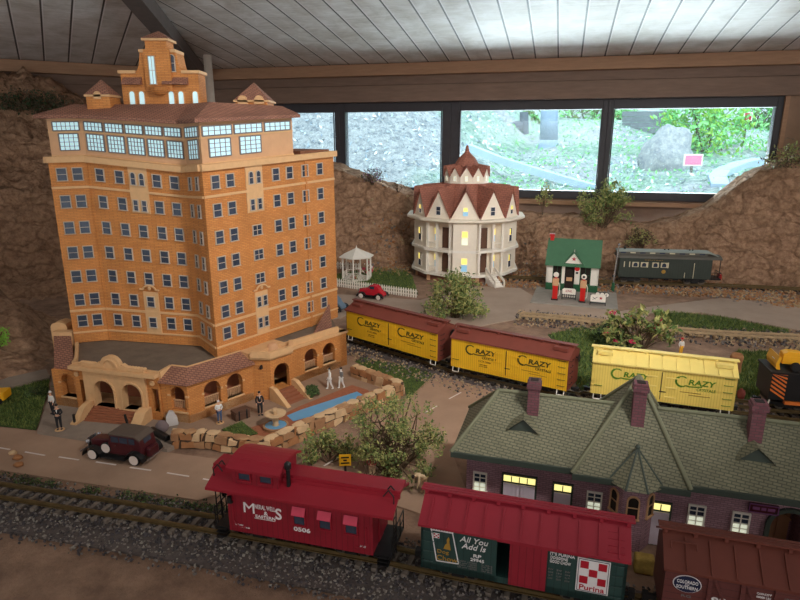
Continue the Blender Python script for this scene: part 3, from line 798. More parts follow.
F_wing = Face(A0, A1, ZB, ZB, ztop[0], ztop[1]); F_left = Face(A1, C1, ZB, ZB, ztop[1], ztop[2])
F_cham = Face(C1, C2, ZB, ZB, ztop[2], ztop[3]); F_right = Face(C2, R1, ZB, ZB, ztop[3], ztop[4])
faces = [F_wing, F_left, F_cham, F_right]
rows = [.915, .775, .638, .505, .375, .245, .125]
# string courses and cornice
mb = MB()
for F in faces:
    F.strip(mb, 0, 1, .842, .854, .004); F.strip(mb, 0, 1, .178, .190, .004); F.strip(mb, 0, 1, .055, .064, .004)
hb(mb, 'string_course', MT['cream'])
mb = MB()
for F in faces: F.strip(mb, -.012, 1.012, .975, 1.006, .012, 0, .02)
for i in range(4, 8):
    p, q = ring[i], ring[(i+1) % 8]; Fb = Face(p, q, ZB, ZB, ztop[i], ztop[(i+1) % 8]); Fb.strip(mb, -.01, 1.01, .975, 1.006, .012, 0, .02)
hb(mb, 'cornice', MT['cream'])
mb = MB(); F_right.strip(mb, .735, .75, 0, .97, .004); F_right.strip(mb, 0.0, .012, 0, .97, .003); F_left.strip(mb, 0, .014, 0, .97, .003)
hb(mb, 'pilaster', MT['brick'])
WW, WH = .0282, .0385
for g in rows:
    for a in (.32, .74): window(F_wing, a, g, WW, WH)
    hasp = g in rows[:2]
    for a in (.125, .315, .5, .695, .88):
        if a == .5 and g in (rows[0], rows[1], rows[5], rows[6]): continue
        window(F_left, F_left.pf(a), g, WW, WH)
    for a in (.30, .72): window(F_cham, a, g, .022, WH, 'narrow_window')
    for a in (.09, .20, .545, .65, .77, .885): window(F_right, F_right.pf(a), g, WW, WH)
    if g in rows[2:5]: window(F_right, F_right.pf(.38), g, .036, .032, name='paired_window', mull=1)
def panel(F, a, g0, g1, w, name='cream_panel'):
    mb = MB(); f = F.pf(a); d = w / 2 / F.len; F.strip(mb, f - d, f + d, g0, g1, .0035)
    return hb(mb, name, MT['cream'])
for F, a in ((F_left, .5), (F_right, .38)):
    panel(F, a, .735, .985, .062 if F is F_left else .066); f = F.pf(a)
    for s in (-1, 1):
        window(F, f + s * .0145 / F.len, rows[0], .017, .038, 'arched_window', arch=True, out=.004)
        window(F, f + s * .0145 / F.len, rows[1], .017, .034, 'narrow_window', out=.004)
    panel(F, a, .06, .30, .052)
    if F is F_left:
        window(F, f, rows[5], .026, .034, out=.004); window(F, f, rows[6], .026, .034, out=.004)
    else:
        for s in (-1, 1):
            for g in (rows[5], rows[6]): window(F, f + s * .0125 / F.len, g, .017, .034, 'narrow_window', out=.004)
    mb = MB(); mb.M = F.fr(f, .315, .003)
    pts = [(math.cos(PI*i/8) * .022, .004, math.sin(PI*i/8) * .013) for i in range(9)]
    mb.tube(pts, .0032, 6); mb.tube([(-.034, .004, 0), (-.022, .004, 0)], .003, 6); mb.tube([(.034, .004, 0), (.022, .004, 0)], .003, 6)
    mb.ball((0, .004, .004), (.006, .003, .006), 8, 6)
    hb(mb, 'carved_pediment', MT['cream'])
# glazed top storey
def inset(poly, d):
    n = len(poly); out = []
    for i in range(n):
        p0, p1, p2 = V(poly[i-1]), V(poly[i]), V(poly[(i+1) % n])
        e1 = (p1 - p0).normalized(); e2 = (p2 - p1).normalized()
        n1 = V((-e1.y, e1.x)); n2 = V((-e2.y, e2.x)); b = (n1 + n2)
        b = b.normalized() / max(.5, math.cos(n1.angle(n2) / 2)); out.append(p1 + b * d)
    return out
fR = .675
Rm = (lerp(C2[0], R1[0], fR), lerp(C2[1], R1[1], fR)); bm_ = (Rm[0] - .13, Rm[1] + .16)
r2 = [A0, A1, C1, C2, Rm, bm_, back[1], back[2]]
zc = [.745, .747, .717, .727, .748, .748, .75, .75]
ze = [.862, .864, .845, .846, .870, .87, .865, .865]
r3 = inset(r2, .008)
mb = MB(); mb.loft([V((p[0], p[1], z)) for p, z in zip(r3, zc)], [V((p[0], p[1], z)) for p, z in zip(r3, ze)])
hb(mb, 'top_storey', MT['beige'])
SW = [Face(r3[i], r3[i+1], zc[i], zc[i+1], ze[i], ze[i+1]) for i in range(4)]
def sunwin(F, a0, a1, g0, g1, ncol, nrow):
    f0, f1 = F.pf(a0), F.pf(a1); f = (f0+f1)/2; w = (f1-f0)*F.len; h = (g1-g0)*(F.T0.z-F.B0.z)
    mb = MB(); mb.M = F.fr(f, (g0+g1)/2, .001)
    mb.box(-w/2, w/2, -.002, .001, -h/2, h/2, 1)
    q = .0017
    for i in range(ncol + 1):
        x = -w/2 + w*i/ncol; k = q if i in (0, ncol) else q*.45; mb.box(x-k, x+k, -.001, .003, -h/2, h/2)
    for i in range(nrow + 1):
        z = -h/2 + h*i/nrow; k = q if i in (0, nrow) else q*.45; mb.box(-w/2, w/2, -.001, .003, z-k, z+k)
    hb(mb, 'sunroom_window', [MT['greycloth'], MT['skyglass']])
U0, U1, L0, L1 = .68, .90, .18, .60
sunwin(SW[0], .14, .90, U0, U1, 6, 2); sunwin(SW[0], .28, .84, L0, L1, 4, 4)
for k in range(5):
    sunwin(SW[1], .02 + .195*k, .19 + .195*k, U0, U1, 5, 2); sunwin(SW[1], .03 + .197*k, .19 + .197*k, L0, L1, 5, 4)
sunwin(SW[2], .10, .90, U0, U1, 5, 2); sunwin(SW[2], .25, .85, L0, L1, 4, 4)
for a0, a1 in ((.02, .33), (.36, .66), (.69, .97)): sunwin(SW[3], a0, a1, U0, U1, 5, 2)
sunwin(SW[3], .08, .31, L0, L1, 4, 4); sunwin(SW[3], .41, .64, L0, L1, 4, 4)
mb = MB()
for F in SW: F.strip(mb, 0, 1, 0, .06, .003); F.strip(mb, 0, 1, .62, .66, .002)
hb(mb, 'sill_band', MT['cream'])
ro = inset(r2, -.014); ri = inset(r2, .13)
mb = MB()
mb.loft([V((p[0], p[1], z - .002)) for p, z in zip(ro, ze)], [V((p[0], p[1], z + .008)) for p, z in zip(ro, ze)], 0)
ri = [V(lerp(p[0], -.66, .42)) if False else V((lerp(p[0], q[0], .46), lerp(p[1], q[1], .46))) for p, q in zip(r2, [(-.95,2.05),(-.90,2.05),(-.64,2.02),(-.55,1.97),(-.44,2.1),(-.47,2.12),(-.7,2.05),(-.93,2.02)])]
mb.loft([V((p[0], p[1], z + .008)) for p, z in zip(ro, ze)], [V((p[0], p[1], .905)) for p in ri], 0)
hb(mb, 'main_roof', MT['rooftile'])
mb = MB(); mb.loft([V((Rm[0]+.01, Rm[1]+.02, .750)), V((R1[0]-.015, R1[1], .757)), V((back[0][0], back[0][1]-.02, .757)), V((bm_[0], bm_[1], .75))],
                   [V((Rm[0]+.01, Rm[1]+.02, .762)), V((R1[0]-.015, R1[1], .766)), V((back[0][0], back[0][1]-.02, .766)), V((bm_[0], bm_[1], .762))])
hb(mb, 'flat_roof', MT['rooftile_flat'])
# penthouse with stepped gable
px0, px1, py = -.872, -.630, 1.99
zb, zs, zt, zc_ = .885, 1.002, 1.063, 1.095
w_ = px1 - px0
prof = [(0, zb), (w_, zb), (w_, zs), (w_*.80, zs), (w_*.775, zs+.008), (w_*.755, zs+.025), (w_*.75, zs+.035), (w_*.735, zt), (w_*.275, zt), (w_*.26, zs+.035), (w_*.245, zs+.02), (w_*.22, zs+.006), (w_*.19, zs), (0, zs)]
mb = MB(); mb.prism([(px0 + x, py, z) for x, z in prof], (0, .07, 0))
hb(mb, 'penthouse', MT['brick'])
mb = MB(); cxx = -.750
mb.box(cxx - .040, cxx + .040, py - .012, py + .06, .945, zt + .004); mb.box(cxx - .034, cxx + .032, py - .006, py + .055, zt, zc_)
mb.lathe([(0, 0), (.016, .006), (.026, .016), (.03, .026), (0, .03)], (cxx, py - .012, .93), 14)
hb(mb, 'bell_tower', MT['brick'])
mb = MB(); mb.box(px0 - .006, px0 + w_*.2, py - .006, py + .074, zs - .004, zs + .005); mb.box(px0 + w_*.79, px1 + .006, py - .006, py + .074, zs - .004, zs + .005)
mb.box(px0 + w_*.27, px0 + w_*.74, py - .006, py + .074, zt - .004, zt + .005); mb.box(cxx - .042, cxx + .040, py - .012, py + .062, zc_ - .003, zc_ + .004)
hb(mb, 'coping', MT['cream'])
e = [V((cxx - .043, py - .014, zc_ + .004)), V((cxx + .041, py - .014, zc_ + .004)), V((cxx + .041, py + .064, zc_ + .004)), V((cxx - .043, py + .064, zc_ + .004))]
mb = MB(); mb.add(e + [V((cxx, py + .025, zc_ + .030))], [(0,1,4), (1,2,4), (2,3,4), (3,0,4), (3,2,1,0)])
hb(mb, 'tower_roof', MT['rooftile'])
FP = Face((px0, py), (px1, py), zb, zb, zs, zs)
mb = MB(); mb.M = frame((cxx - .016, py - .013, 1.006), (1,0,0), (0,-1,0)); win_parts(mb, .019, .082, arch=False, mid=True, mull=1, fw=.002)
hb(mb, 'tall_window', [MT['winframe'], MT['skyglass']])
mb = MB(); mb.M = frame((px0 + w_*.68, py - .001, 1.028), (1,0,0), (0,-1,0)); win_parts(mb, .018, .05, arch=True, mid=True, fw=.002)
hb(mb, 'tall_window', [MT['winframe'], MT['darkglass']])
for a in (.125, .25, .635, .76, .945):
    mb = MB(); mb.M = frame((px0 + w_*a, py - .001, .925), (1,0,0), (0,-1,0)); win_parts(mb, .018, .042, arch=True, fw=.002, mid=False)
    hb(mb, 'penthouse_window', [MT['cream'], MT['skyglass']])
for a0, a1 in ((.03, .27), (.55, .87)):
    mb = MB(); mb.prism([(px0 + w_*a0, py, .987), (px0 + w_*a0, py - .02, .968), (px0 + w_*a0, py - .02, .965), (px0 + w_*a0, py, .965)], (w_*(a1-a0), 0, 0))
    hb(mb, 'tiled_awning', MT['rooftile'])
def cupola(cx, cy, z0, w, h1, h2, dormers):
    mb = MB(); mb.box(cx - w/2, cx + w/2, cy - w/2, cy + w/2, z0 - .02, z0 + h1)
    o = hb(mb, 'roof_cupola', MT['brick'])
    mb = MB(); s = w*.56; q = z0 + h1
    mb.add([(cx-s, cy-s, q), (cx+s, cy-s, q), (cx+s, cy+s, q), (cx-s, cy+s, q), (cx, cy, q + h2)], [(0,1,4), (1,2,4), (2,3,4), (3,0,4), (3,2,1,0)])
    hb(mb, 'cupola_roof', MT['rooftile'])
    for dx in dormers:
        mb = MB(); r_ = w*.15
        mb.prism([(cx + dx - r_*1.05, cy - w*.56, q - .012)] + [(cx + dx - math.cos(PI*i/8)*r_, cy - w*.56, q + math.sin(PI*i/8)*r_) for i in range(9)] + [(cx + dx + r_*1.05, cy - w*.56, q - .012)], (0, w*.3, 0))
        hb(mb, 'round_dormer', MT['cream'])
    mb = MB(); mb.box(cx - w*.56, cx + w*.56, cy - w*.56, cy + w*.56, q - .005, q + .001); hb(mb, 'cupola_cornice', MT['cream'])
cupola(-.925, 1.97, .885, .072, .046, .048, (0,))
cupola(-.487, 2.12, .885, .104, .038, .060, (-.028, .026))
# ----- the arcaded ground floor -----
pL0 = V((-1.056, 1.700, 0)); pC = V((-.602, 1.574, 0)); pR = V((-.192, 2.040, 0))
tL = (pC - pL0).normalized(); nL_ = V((tL.y, -tL.x, 0)); lenL = (pC - pL0).length
tR = (pR - pC).normalized(); nR_ = V((tR.y, -tR.x, 0)); lenR = (pR - pC).length
FZ = 0.036
class Wall:                               # vertical wall plane with local b along, y outward, z up
    def __init__(s, o, t, n): s.o = o; s.t = t; s.n = n; s.M = frame(o, t, n)
    def b(s, u, v=400):                   # where a sight line meets it, measured along
        d = ray(u, v); den = d.dot(s.n); k = (s.o - CAM).dot(s.n) / den; return (CAM + d*k - s.o).dot(s.t)
    def z(s, u, v):
        d = ray(u, v); k = (s.o - CAM).dot(s.n) / d.dot(s.n); return (CAM + d*k).z
def arch_wall(mb, x0, x1, z0, z1, ops, thick=.02, m=0, n=10):
    # ops: (centre, half width, sill, spring) in order along x; arch if half-round, spring None means flat-topped at sill height given
    x = x0
    for c, hw, sill, spring, *fl in ops:
        flat = fl[0] if fl else None
        if c - hw > x: mb.box(x, c - hw, -thick, 0, z0, z1, m)
        if sill > z0: mb.box(c - hw, c + hw, -thick, 0, z0, sill, m)
        if flat: mb.box(c - hw, c + hw, -thick, 0, flat, z1, m)
        else:
            arc = [(c - math.cos(PI*i/n)*hw, spring + math.sin(PI*i/n)*hw) for i in range(n + 1)]
            for i in range(n):
                (xa, za), (xb, zb_) = arc[i], arc[i+1]
                mb.prism([(xa, -thick, za), (xb, -thick, zb_), (xb, -thick, z1), (xa, -thick, z1)], (0, thick, 0), m)
        x = c + hw
    if x < x1: mb.box(x, x1, -thick, 0, z0, z1, m)
def arch_ring(mb, c, hw, sill, spring, w=.005, out=.004, m=0, n=10):
    arc = [(c - math.cos(PI*i/n)*hw, 0, spring + math.sin(PI*i/n)*hw) for i in range(n + 1)]
    pts = [(c - hw, 0, sill)] + arc + [(c + hw, 0, sill)]
    for i in range(len(pts) - 1): mb.bar(pts[i], pts[i+1], w, out*2, m, (0, 1, 0))
WL = Wall(pL0, tL, nL_); WR = Wall(pC, tR, nR_)
# floor, roof deck, back walls
mb = MB()
bk = [V((R1[0]-.02, R1[1]+.02, 0)), V((-.45, 2.33, 0)), V((-.75, 2.12, 0)), V((-1.10, 2.12, 0))]
base = [pL0, pC, pR] + bk
mb.prism([(p.x, p.y, 0) for p in base], (0, 0, FZ)); hb(mb, 'porch_floor', MT['cream'])
mb = MB(); mb.M = WL.M; mb.box(.03, lenL - .03, -.075, -.07, FZ, .134); mb.M = WR.M; mb.box(.07, lenR - .02, -.075, -.07, FZ, .134)
hb(mb, 'inner_wall', MT['brickpath'])
# left front: wing, entrance loggia, right wing
b0 = WL.b(60, 380); bP = WL.b(79); bQ = WL.b(90); bE = WL.b(150); bS = WL.b(162)
aw = WL.b(68.5, 385)
mb = MB(); mb.M = WL.M
arch_wall(mb, 0, bP, 0, .128, [(aw, .026, .045, .092)])
hb(mb, 'wing_wall', MT['brick'])
mb = MB(); mb.M = WL.M @ Matrix.Translation((0, .006, 0))
arch_wall(mb, bP, bQ, 0, .15, [(WL.b(86.5), .009, FZ, None, .108)]); arch_wall(mb, bE, bS, 0, .15, [(WL.b(157), .012, FZ, None, .108)])
hb(mb, 'pilaster_bay', MT['brick'])
c1, c2 = WL.b(108, 390), WL.b(135.5, 393)
mb = MB(); mb.M = WL.M @ Matrix.Translation((0, .014, 0))
hw1, hw2 = .0365, .036
arch_wall(mb, bQ, bE, 0, .158, [(c1, hw1, FZ, .085), (c2, hw2, FZ, .085)], .024)
arch_ring(mb, c1, hw1, FZ, .085); arch_ring(mb, c2, hw2, FZ, .085)
hb(mb, 'entrance_loggia', MT['cream'])
mb = MB(); mb.M = WL.M @ Matrix.Translation((0, .02, 0))
xm = (bQ + bE) / 2 - .005
mb.box(bP, bS, -.03, .004, .146, .156)
k = [(bQ, .156), (bQ, .166), (xm-.055, .168), (xm-.04, .176)] + [(xm - math.cos(PI*i/10)*.034, .168 + math.sin(PI*i/10)*.03) for i in range(11)] + [(xm+.04, .176), (xm+.055, .168), (bE, .166), (bE, .156)]
mb.prism([(x, -.02, z) for x, z in k], (0, .014, 0))
mb.tube([(xm - math.cos(PI*i/10)*.024, -.004, .165 + math.sin(PI*i/10)*.022) for i in range(11)], .003, 6)
for i in range(6):
    x = lerp(bQ, xm - .06, i/5); mb.ball((x, -.012, .168), (.006, .008, .004), 8, 6); x = lerp(xm + .06, bE, i/5); mb.ball((x, -.012, .168), (.006, .008, .004), 8, 6)
hb(mb, 'curved_parapet', MT['cream'])
mb = MB(); mb.M = WL.M @ Matrix.Translation((0, .007, 0))
for b_ in (WL.b(82.5), WL.b(156)):
    mb.lathe([(0, 0), (.008, 0), (.008, .003), (.005, .004), (0, .002)], (b_, 0, .126), 14, 0, 'y')
hb(mb, 'round_medallion', MT['cream'])
mb = MB(); mb.M = WL.M; ar = WL.b(178, 395)
arch_wall(mb, bS, lenL, 0, .132, [(ar, .025, .05, .095)])
hb(mb, 'wing_wall', MT['brick'])
# right front: arcades and entrance bay
ops = [(WR.b(u, v), hw, .045, .090) for u, v, hw in ((212.5, 393, .0275), (235, 387, .0275))]
bB0, bB1 = WR.b(253, 380), WR.b(292, 365)
mb = MB(); mb.M = WR.M; arch_wall(mb, 0, bB0, 0, .132, ops); hb(mb, 'arcade_wall', MT['brick'])
ops2 = [(WR.b(u, v), hw, .045, .088) for u, v, hw in ((311, 362, .028), (329, 356, .028))]
mb = MB(); mb.M = WR.M; arch_wall(mb, bB1, lenR, 0, .140, ops2); mb.box(lenR - .03, lenR, -.16, 0, 0, .14)
hb(mb, 'arcade_wall', MT['brick'])
mb = MB()
for W, lst in ((WR, ops + ops2), (WL, [(aw, .026, .045, .092), (ar, .025, .05, .095)])):
    mb.M = W.M
    for o_ in lst:
        mb.box(o_[0] - .034, o_[0] - o_[1], -.021, .003, o_[3] - .005, o_[3]); mb.box(o_[0] + o_[1], o_[0] + .034, -.021, .003, o_[3] - .005, o_[3])
        mb.box(o_[0] - .03, o_[0] + .03, -.021, .004, .040, .045)
mb.M = WR.M; mb.box(bB1, lenR + .003, -.021, .005, .134, .142); mb.box(lenR - .03, lenR + .004, -.16, .005, .134, .142)
hb(mb, 'impost_band', MT['cream'])
mb = MB()
for W, lst in ((WR, ops + ops2), (WL, [(ar, .025, .05, .095)])):
    mb.M = W.M
    for c, hw, sl, sp_ in lst:
        mb.box(c - hw, c + hw, -.014, -.011, sl + .022, sl + .025)
        for i in range(8): x = c - hw + hw*2*(i + .5)/8; mb.box(x - .0012, x + .0012, -.014, -.011, sl, sl + .023)
hb(mb, 'balustrade', MT['beige'])
bc = (bB0 + bB1)/2; pj = .045
mb = MB(); mb.M = WR.M
pl = [(bB0, 0), (bB0 + .035, pj), (bB1 - .035, pj), (bB1, 0), (bB1, -.03), (bB0, -.03)]
mb.prism([(x, y, 0) for x, y in pl], (0, 0, FZ))
mb.M = WR.M @ Matrix.Translation((0, pj, 0)); arch_wall(mb, bB0 + .035, bB1 - .035, FZ, .145, [(bc, .03, FZ, .092)], .014)
mb.M = WR.M
mb.prism([(x, y, FZ) for x, y in (pl[0], pl[1], (pl[1][0], pj-.012), (bB0, -.016))], (0, 0, .109))
mb.prism([(x, y, FZ) for x, y in (pl[3], pl[2], (pl[2][0], pj-.012), (bB1, -.016))], (0, 0, .109))
hb(mb, 'entrance_bay', MT['brick'])
mb = MB(); mb.M = WR.M
pl2 = [(bB0 - .006, .002), (bB0 + .032, pj + .006), (bB1 - .032, pj + .006), (bB1 + .006, .002)]
pin = [(bB0 + .006, -.004), (bB0 + .04, pj - .006), (bB1 - .04, pj - .006), (bB1 - .006, -.004)]
for i in range(3):
    mb.prism([(pl2[i][0], pl2[i][1], .145), (pl2[i+1][0], pl2[i+1][1], .145), (pin[i+1][0], pin[i+1][1], .145), (pin[i][0], pin[i][1], .145)], (0, 0, .024))
mb.prism([(x, y, .145) for x, y in [pl2[0], pl2[1], pl2[2], pl2[3], (bB1, -.09), (bB0, -.09)]], (0, 0, .006))
hb(mb, 'balcony_parapet', MT['cream'])
mb = MB(); mb.M = WR.M; mb.lathe([(0, 0), (.02, 0), (.014, .02), (.012, .022), (0, .022)], (bc + .01, -.01, .15), 14); hb(mb, 'balcony_planter', MT['beige'])
mb = MB(); mb.M = WR.M @ Matrix.Translation((bB0 + .0175, pj/2 + .001, 0)); 
mb.lathe([(0, 0), (.008, 0), (.006, .003), (0, .003)], (0, 0, .12), 12, 0, 'y'); hb(mb, 'round_vent', MT['blackhole'])
# flat deck with its low parapet, and the tiled slopes in front of it
RD = .055; mit = (nL_ + nR_).normalized() / math.cos(nL_.angle(nR_)/2)
def wl(x, y): return WL.M @ V((x, y, 0))
def wr(x, y): return WR.M @ V((x, y, 0))
dl0, dl1 = P(77.5, 345, .15), P(76.5, 361, .15)
edge = [V((dl0.x, dl0.y, 0)), V((dl1.x, dl1.y, 0)), wl(bP, 0), wl(bS, 0), wl(bS, -RD), pC - mit*RD, wr(bB0, -RD), wr(bB0, -.012), wr(bB1, -.012), wr(lenR - .03, -.012)]
deck = edge + [V((R1[0]-.03, R1[1]+.02, 0)), V((-.7, 2.05, 0)), V((-1.05, 2.05, 0))]
mb = MB(); mb.prism([(p.x, p.y, .135) for p in deck], (0, 0, .013)); hb(mb, 'podium_roof', MT['deck'])
mb = MB()
for i in range(len(edge) - 1):
    p, q = edge[i].copy(), edge[i+1].copy(); p.z = q.z = .150; mb.bar(p, q, .009, .022)
hb(mb, 'deck_parapet', MT['cream'])
def slope(pts_e, pts_t, z0=.131, z1=.156):
    mb = MB()
    for i in range(len(pts_e) - 1):
        q = [(pts_e[i], z0), (pts_e[i+1], z0), (pts_t[i+1], z1), (pts_t[i], z1)]
        mb.prism([(p.x, p.y, z) for p, z in q], (0, 0, .004))
    hb(mb, 'tiled_roof', MT['rooftile'])
slope([wl(bS + .002, .014), pC + mit*.014, wr(bB0 + .002, .014)], [wl(bS + .002, -RD + .004), pC - mit*(RD - .004), wr(bB0 + .002, -RD + .004)])
e0, e1, t0, t1 = P(54.5, 368.5, .128), P(75.5, 370.5, .128), P(54, 337, .172), P(71, 337, .172)
mb = MB(); mb.prism([e0, e1, t1, t0], (0, 0, .004)); hb(mb, 'tiled_roof', MT['rooftile'])
g0 = lambda p, z: V((p.x, p.y, z))
mb = MB(); q0, q1 = e0.lerp(t0, .10), e1.lerp(t1, .10)
mb.loft([g0(q0, 0), g0(q1, 0), g0(t1, 0), g0(t0, 0)], [g0(q0, .128), g0(q1, .128), g0(t1, .170), g0(t0, .170)]); hb(mb, 'wing_block', MT['brick'])
d_ = (t1 - t0).normalized(); bk_ = V((-d_.y, d_.x, 0))
mb = MB(); mb.prism([g0(t0, 0) - d_*.006, g0(t1, 0) + d_*.004, g0(t1, 0) + d_*.004 + bk_*.03, g0(t0, 0) - d_*.006 + bk_*.03], (0, 0, .188)); hb(mb, 'parapet_block', MT['cream'])
c_ = t0 + bk_*.035 - d_*.028
mb = MB(); mb.prism([g0(c_, .0), g0(c_ + d_*.055, .0), g0(c_ + d_*.055, .195), g0(c_ + d_*.05, .205), g0(c_ + d_*.027, .212), g0(c_ + d_*.005, .205), g0(c_, .195)], bk_*.05); hb(mb, 'parapet_block', MT['cream'])
mb = MB(); mb.M = WR.M; mb.prism([(lenR - .15, -.03, .12), (lenR - .02, -.05, .12), (lenR - .03, -.05, .235)], (0, -.006, 0)); hb(mb, 'tiled_gable', MT['rooftile'])
# entrance steps
sL, sR = P(80, 427), P(130, 431.5)
tdir = (sR - sL).normalized(); ndir = V((tdir.y, -tdir.x, 0)); wS = (sR - sL).length; dS = .072
mb = MB(); mb.M = frame(sL, tdir, ndir); ns = 9
for i in range(ns): mb.box(0, wS, -dS - .02, -dS*i/ns, FZ*i/ns, FZ*(i+1)/ns)
hb(mb, 'front_steps', MT['steps_red'])
mb = MB(); mb.M = frame(sL, tdir, ndir)
for x0, x1 in ((-.02, -.002), (wS + .002, wS + .034)):
    mb.prism([(x0, .012, 0), (x0, .012, .016), (x0, -.005, .022), (x0, -.03, .045), (x0, -.05, .05), (x0, -dS - .02, .05), (x0, -dS - .02, 0)], (x1 - x0, 0, 0))
hb(mb, 'stair_cheek', MT['cream'])
mb = MB(); mb.M = frame(sL, tdir, ndir)
mb.bar((-.01, .006, .015), (-.01, .006, .042), .005, .005); mb.bar((wS - .004, 0, .018), (wS - .01, 0, .052), .005, .005); hb(mb, 'handrail_post', MT['iron'])
mb = MB(); mb.M = WR.M; ns = 6; dS2 = .085
for i in range(ns): mb.box(bc - .036, bc + .036, pj, pj + dS2 - dS2*i/ns, FZ*i/ns, FZ*(i+1)/ns)
hb(mb, 'side_steps', MT['steps_red'])
mb = MB(); mb.M = WR.M
for x in (bc - .05, bc + .036): mb.prism([(x, pj, 0), (x, pj, .056), (x, pj + .02, .055), (x, pj + dS2, .014), (x, pj + dS2 + .01, 0)], (.014, 0, 0))
hb(mb, 'stair_cheek', MT['cream'])
# ================= railway =================
RT = 0.024                                # rail top
def resample(pts, step):
    pts = [V((p[0], p[1], 0)) for p in pts]; cr = []
    for i in range(len(pts) - 1):
        p0 = pts[max(i-1, 0)]; p1 = pts[i]; p2 = pts[i+1]; p3 = pts[min(i+2, len(pts)-1)]
        for k in range(24):
            t = k/24; cr.append(0.5*((2*p1) + (p2-p0)*t + (2*p0-5*p1+4*p2-p3)*t*t + (3*p1-p0-3*p2+p3)*t**3))
    cr.append(pts[-1]); out = [cr[0]]; acc = 0
    for i in range(1, len(cr)):
        seg = (cr[i] - cr[i-1]).length
        while acc + seg >= step:
            f = (step - acc)/seg; q = cr[i-1].lerp(cr[i], f); out.append(q); cr[i-1] = q; seg = (cr[i]-q).length; acc = 0
        acc += seg
    return out
def normals(pts):
    ns = []
    for i in range(len(pts)):
        d = (pts[min(i+1, len(pts)-1)] - pts[max(i-1, 0)]).normalized(); ns.append(V((-d.y, d.x, 0)))
    return ns
def track(label, pts, gauge=.045, tie=None, railm=None, step=.031, z0=.006):
    q = pts[len(pts)//2]; t = thing('railway_track', label, 'railway track', (q[0], q[1], 0))
    c = V(t.location)
    ps = resample(pts, step); ns = normals(ps)
    for s in (-1, 1):
        mb = MB()
        for i in range(len(ps) - 1):
            a = ps[i] + ns[i]*s*gauge/2 - c; b = ps[i+1] + ns[i+1]*s*gauge/2 - c
            a.z = b.z = RT - .0035; mb.bar(a, b, .0032, .007)
            a.z = b.z = z0 + .009; mb.bar(a, b, .007, .002)
        mb.build('rail', railm or MT['rail'], t)
    mb = MB(); mb.box(-.005, .005, -.039, .039, 0, .008)
    first = None
    for i in range(len(ps)):
        if first is None: o = first = mb.build('sleeper', tie or MT['tie'], t)
        else: o = copy_obj(first, t)
        q = ps[i] - c; o.location = (q.x, q.y, z0 + .0015 * rnd.uniform(-1, .6)); o.rotation_euler = (0, 0, math.atan2(ns[i].y, ns[i].x) - PI/2 + rnd.gauss(0, .03))
    return ps, ns
def ballast(label, pts, ns, w0, w1, n, s0, s1, mats, seed, zt=.010):
    def pick(r):
        i = r.randrange(len(pts)); k = r.uniform(w0, w1); q = pts[i] + ns[i]*k + V((r.uniform(-.02, .02), r.uniform(-.02, .02), 0))
        z = zt if abs(k) < .05 else zt * max(.5, 1 - (abs(k) - .05)/.06)
        return q.x, q.y, z * r.uniform(.55, 1)
    gravel(label, pick, n, s0, s1, mats, seed)
def bed(name, label, pts, ns, w0, w1, z):
    mb = MB()
    for i in range(len(pts) - 1):
        a = [pts[i] + ns[i]*w0, pts[i+1] + ns[i+1]*w0, pts[i+1] + ns[i+1]*w1, pts[i] + ns[i]*w1]
        mb.prism([(p.x, p.y, -.002) for p in a], (0, 0, z + .002))
    o = mb.build(name, mat(name, srgb(96,86,82), .95, .3, 60, .6, 150)); return struct(o)
fg = [(-1.75, 1.44), (-1.3, 1.315), (-.92, 1.222), (-.422, 1.105), (-.037, 1.004), (.052, .976), (.384, .878), (.8, .75), (1.25, .60)]
ps, ns = track('foreground railway track with brass rails and weathered grey sleepers', fg, step=.0315)
bed('trim_60', '', ps, ns, -.105, .055, .005)
ballast('grey and white gravel along the foreground track', ps, ns, -.115, .062, 15000, .0019, .0050, [MT['grav_a'], MT['grav_b'], MT['grav_b'], MT['grav_b'], MT['grav_a'], MT['concrete']], 3)
# weeds on the far edge of the foreground track
def weeds(label, pts, ns, w0, w1, i0, i1, n, seed, mats, size=.008):
    r = random.Random(seed); mb = MB()
    for k in range(n):
        i = r.randrange(i0, i1); q = pts[i] + ns[i]*r.uniform(w0, w1) + V((r.uniform(-.015, .015), r.uniform(-.01, .01), 0))
        if noise.noise(q*14) < -.05: continue
        for j in range(5): leaf_mesh(mb, r, q + V((r.gauss(0, .004), r.gauss(0, .004), .003 + abs(r.gauss(0, .005)))), size, r.randrange(len(mats)))
    tag(mb.build('weeds', mats, recalc=False), label, 'weeds', kind='stuff')
weeds('low dark weeds along the far edge of the foreground track', ps, ns, .045, .072, 0, 52, 1500, 5, [MT['leaf_d'], MT['leaf'], MT['leaf_dry']])
# track under the yellow cars
yl = [P(347, 335, .05), P(437, 361.5, .05), P(451, 366, .05), P(566, 391.5, .05), P(591, 393, .05), P(732, 411.5, .05)]
def off(a, b, k): d = (b - a).normalized(); return V((-d.y, d.x, 0)) * k
W_ = 0.105
yc = []
for i in (0, 2, 4):
    o_ = off(yl[i], yl[i+1], W_/2); yc += [yl[i] + o_, yl[i+1] + o_]
d0 = (yc[0] - yc[1]).normalized(); d1 = (yc[-1] - yc[-2]).normalized()
ypts = [yc[0] + d0*.35] + yc + [yc[-1] + d1*.2, yc[-1] + d1*.45]
ps2, ns2 = track('railway track under the three yellow cars', ypts, tie=MT['tie_dark'])
ballast('pale grey gravel beside the track of the yellow cars', ps2, ns2, -.14, .08, 3600, .003, .0065, [MT['grav_a'], MT['grav_c'], MT['grav_b']], 7)
bed('trim_61', '', ps2, ns2, -.055, .055, .006)

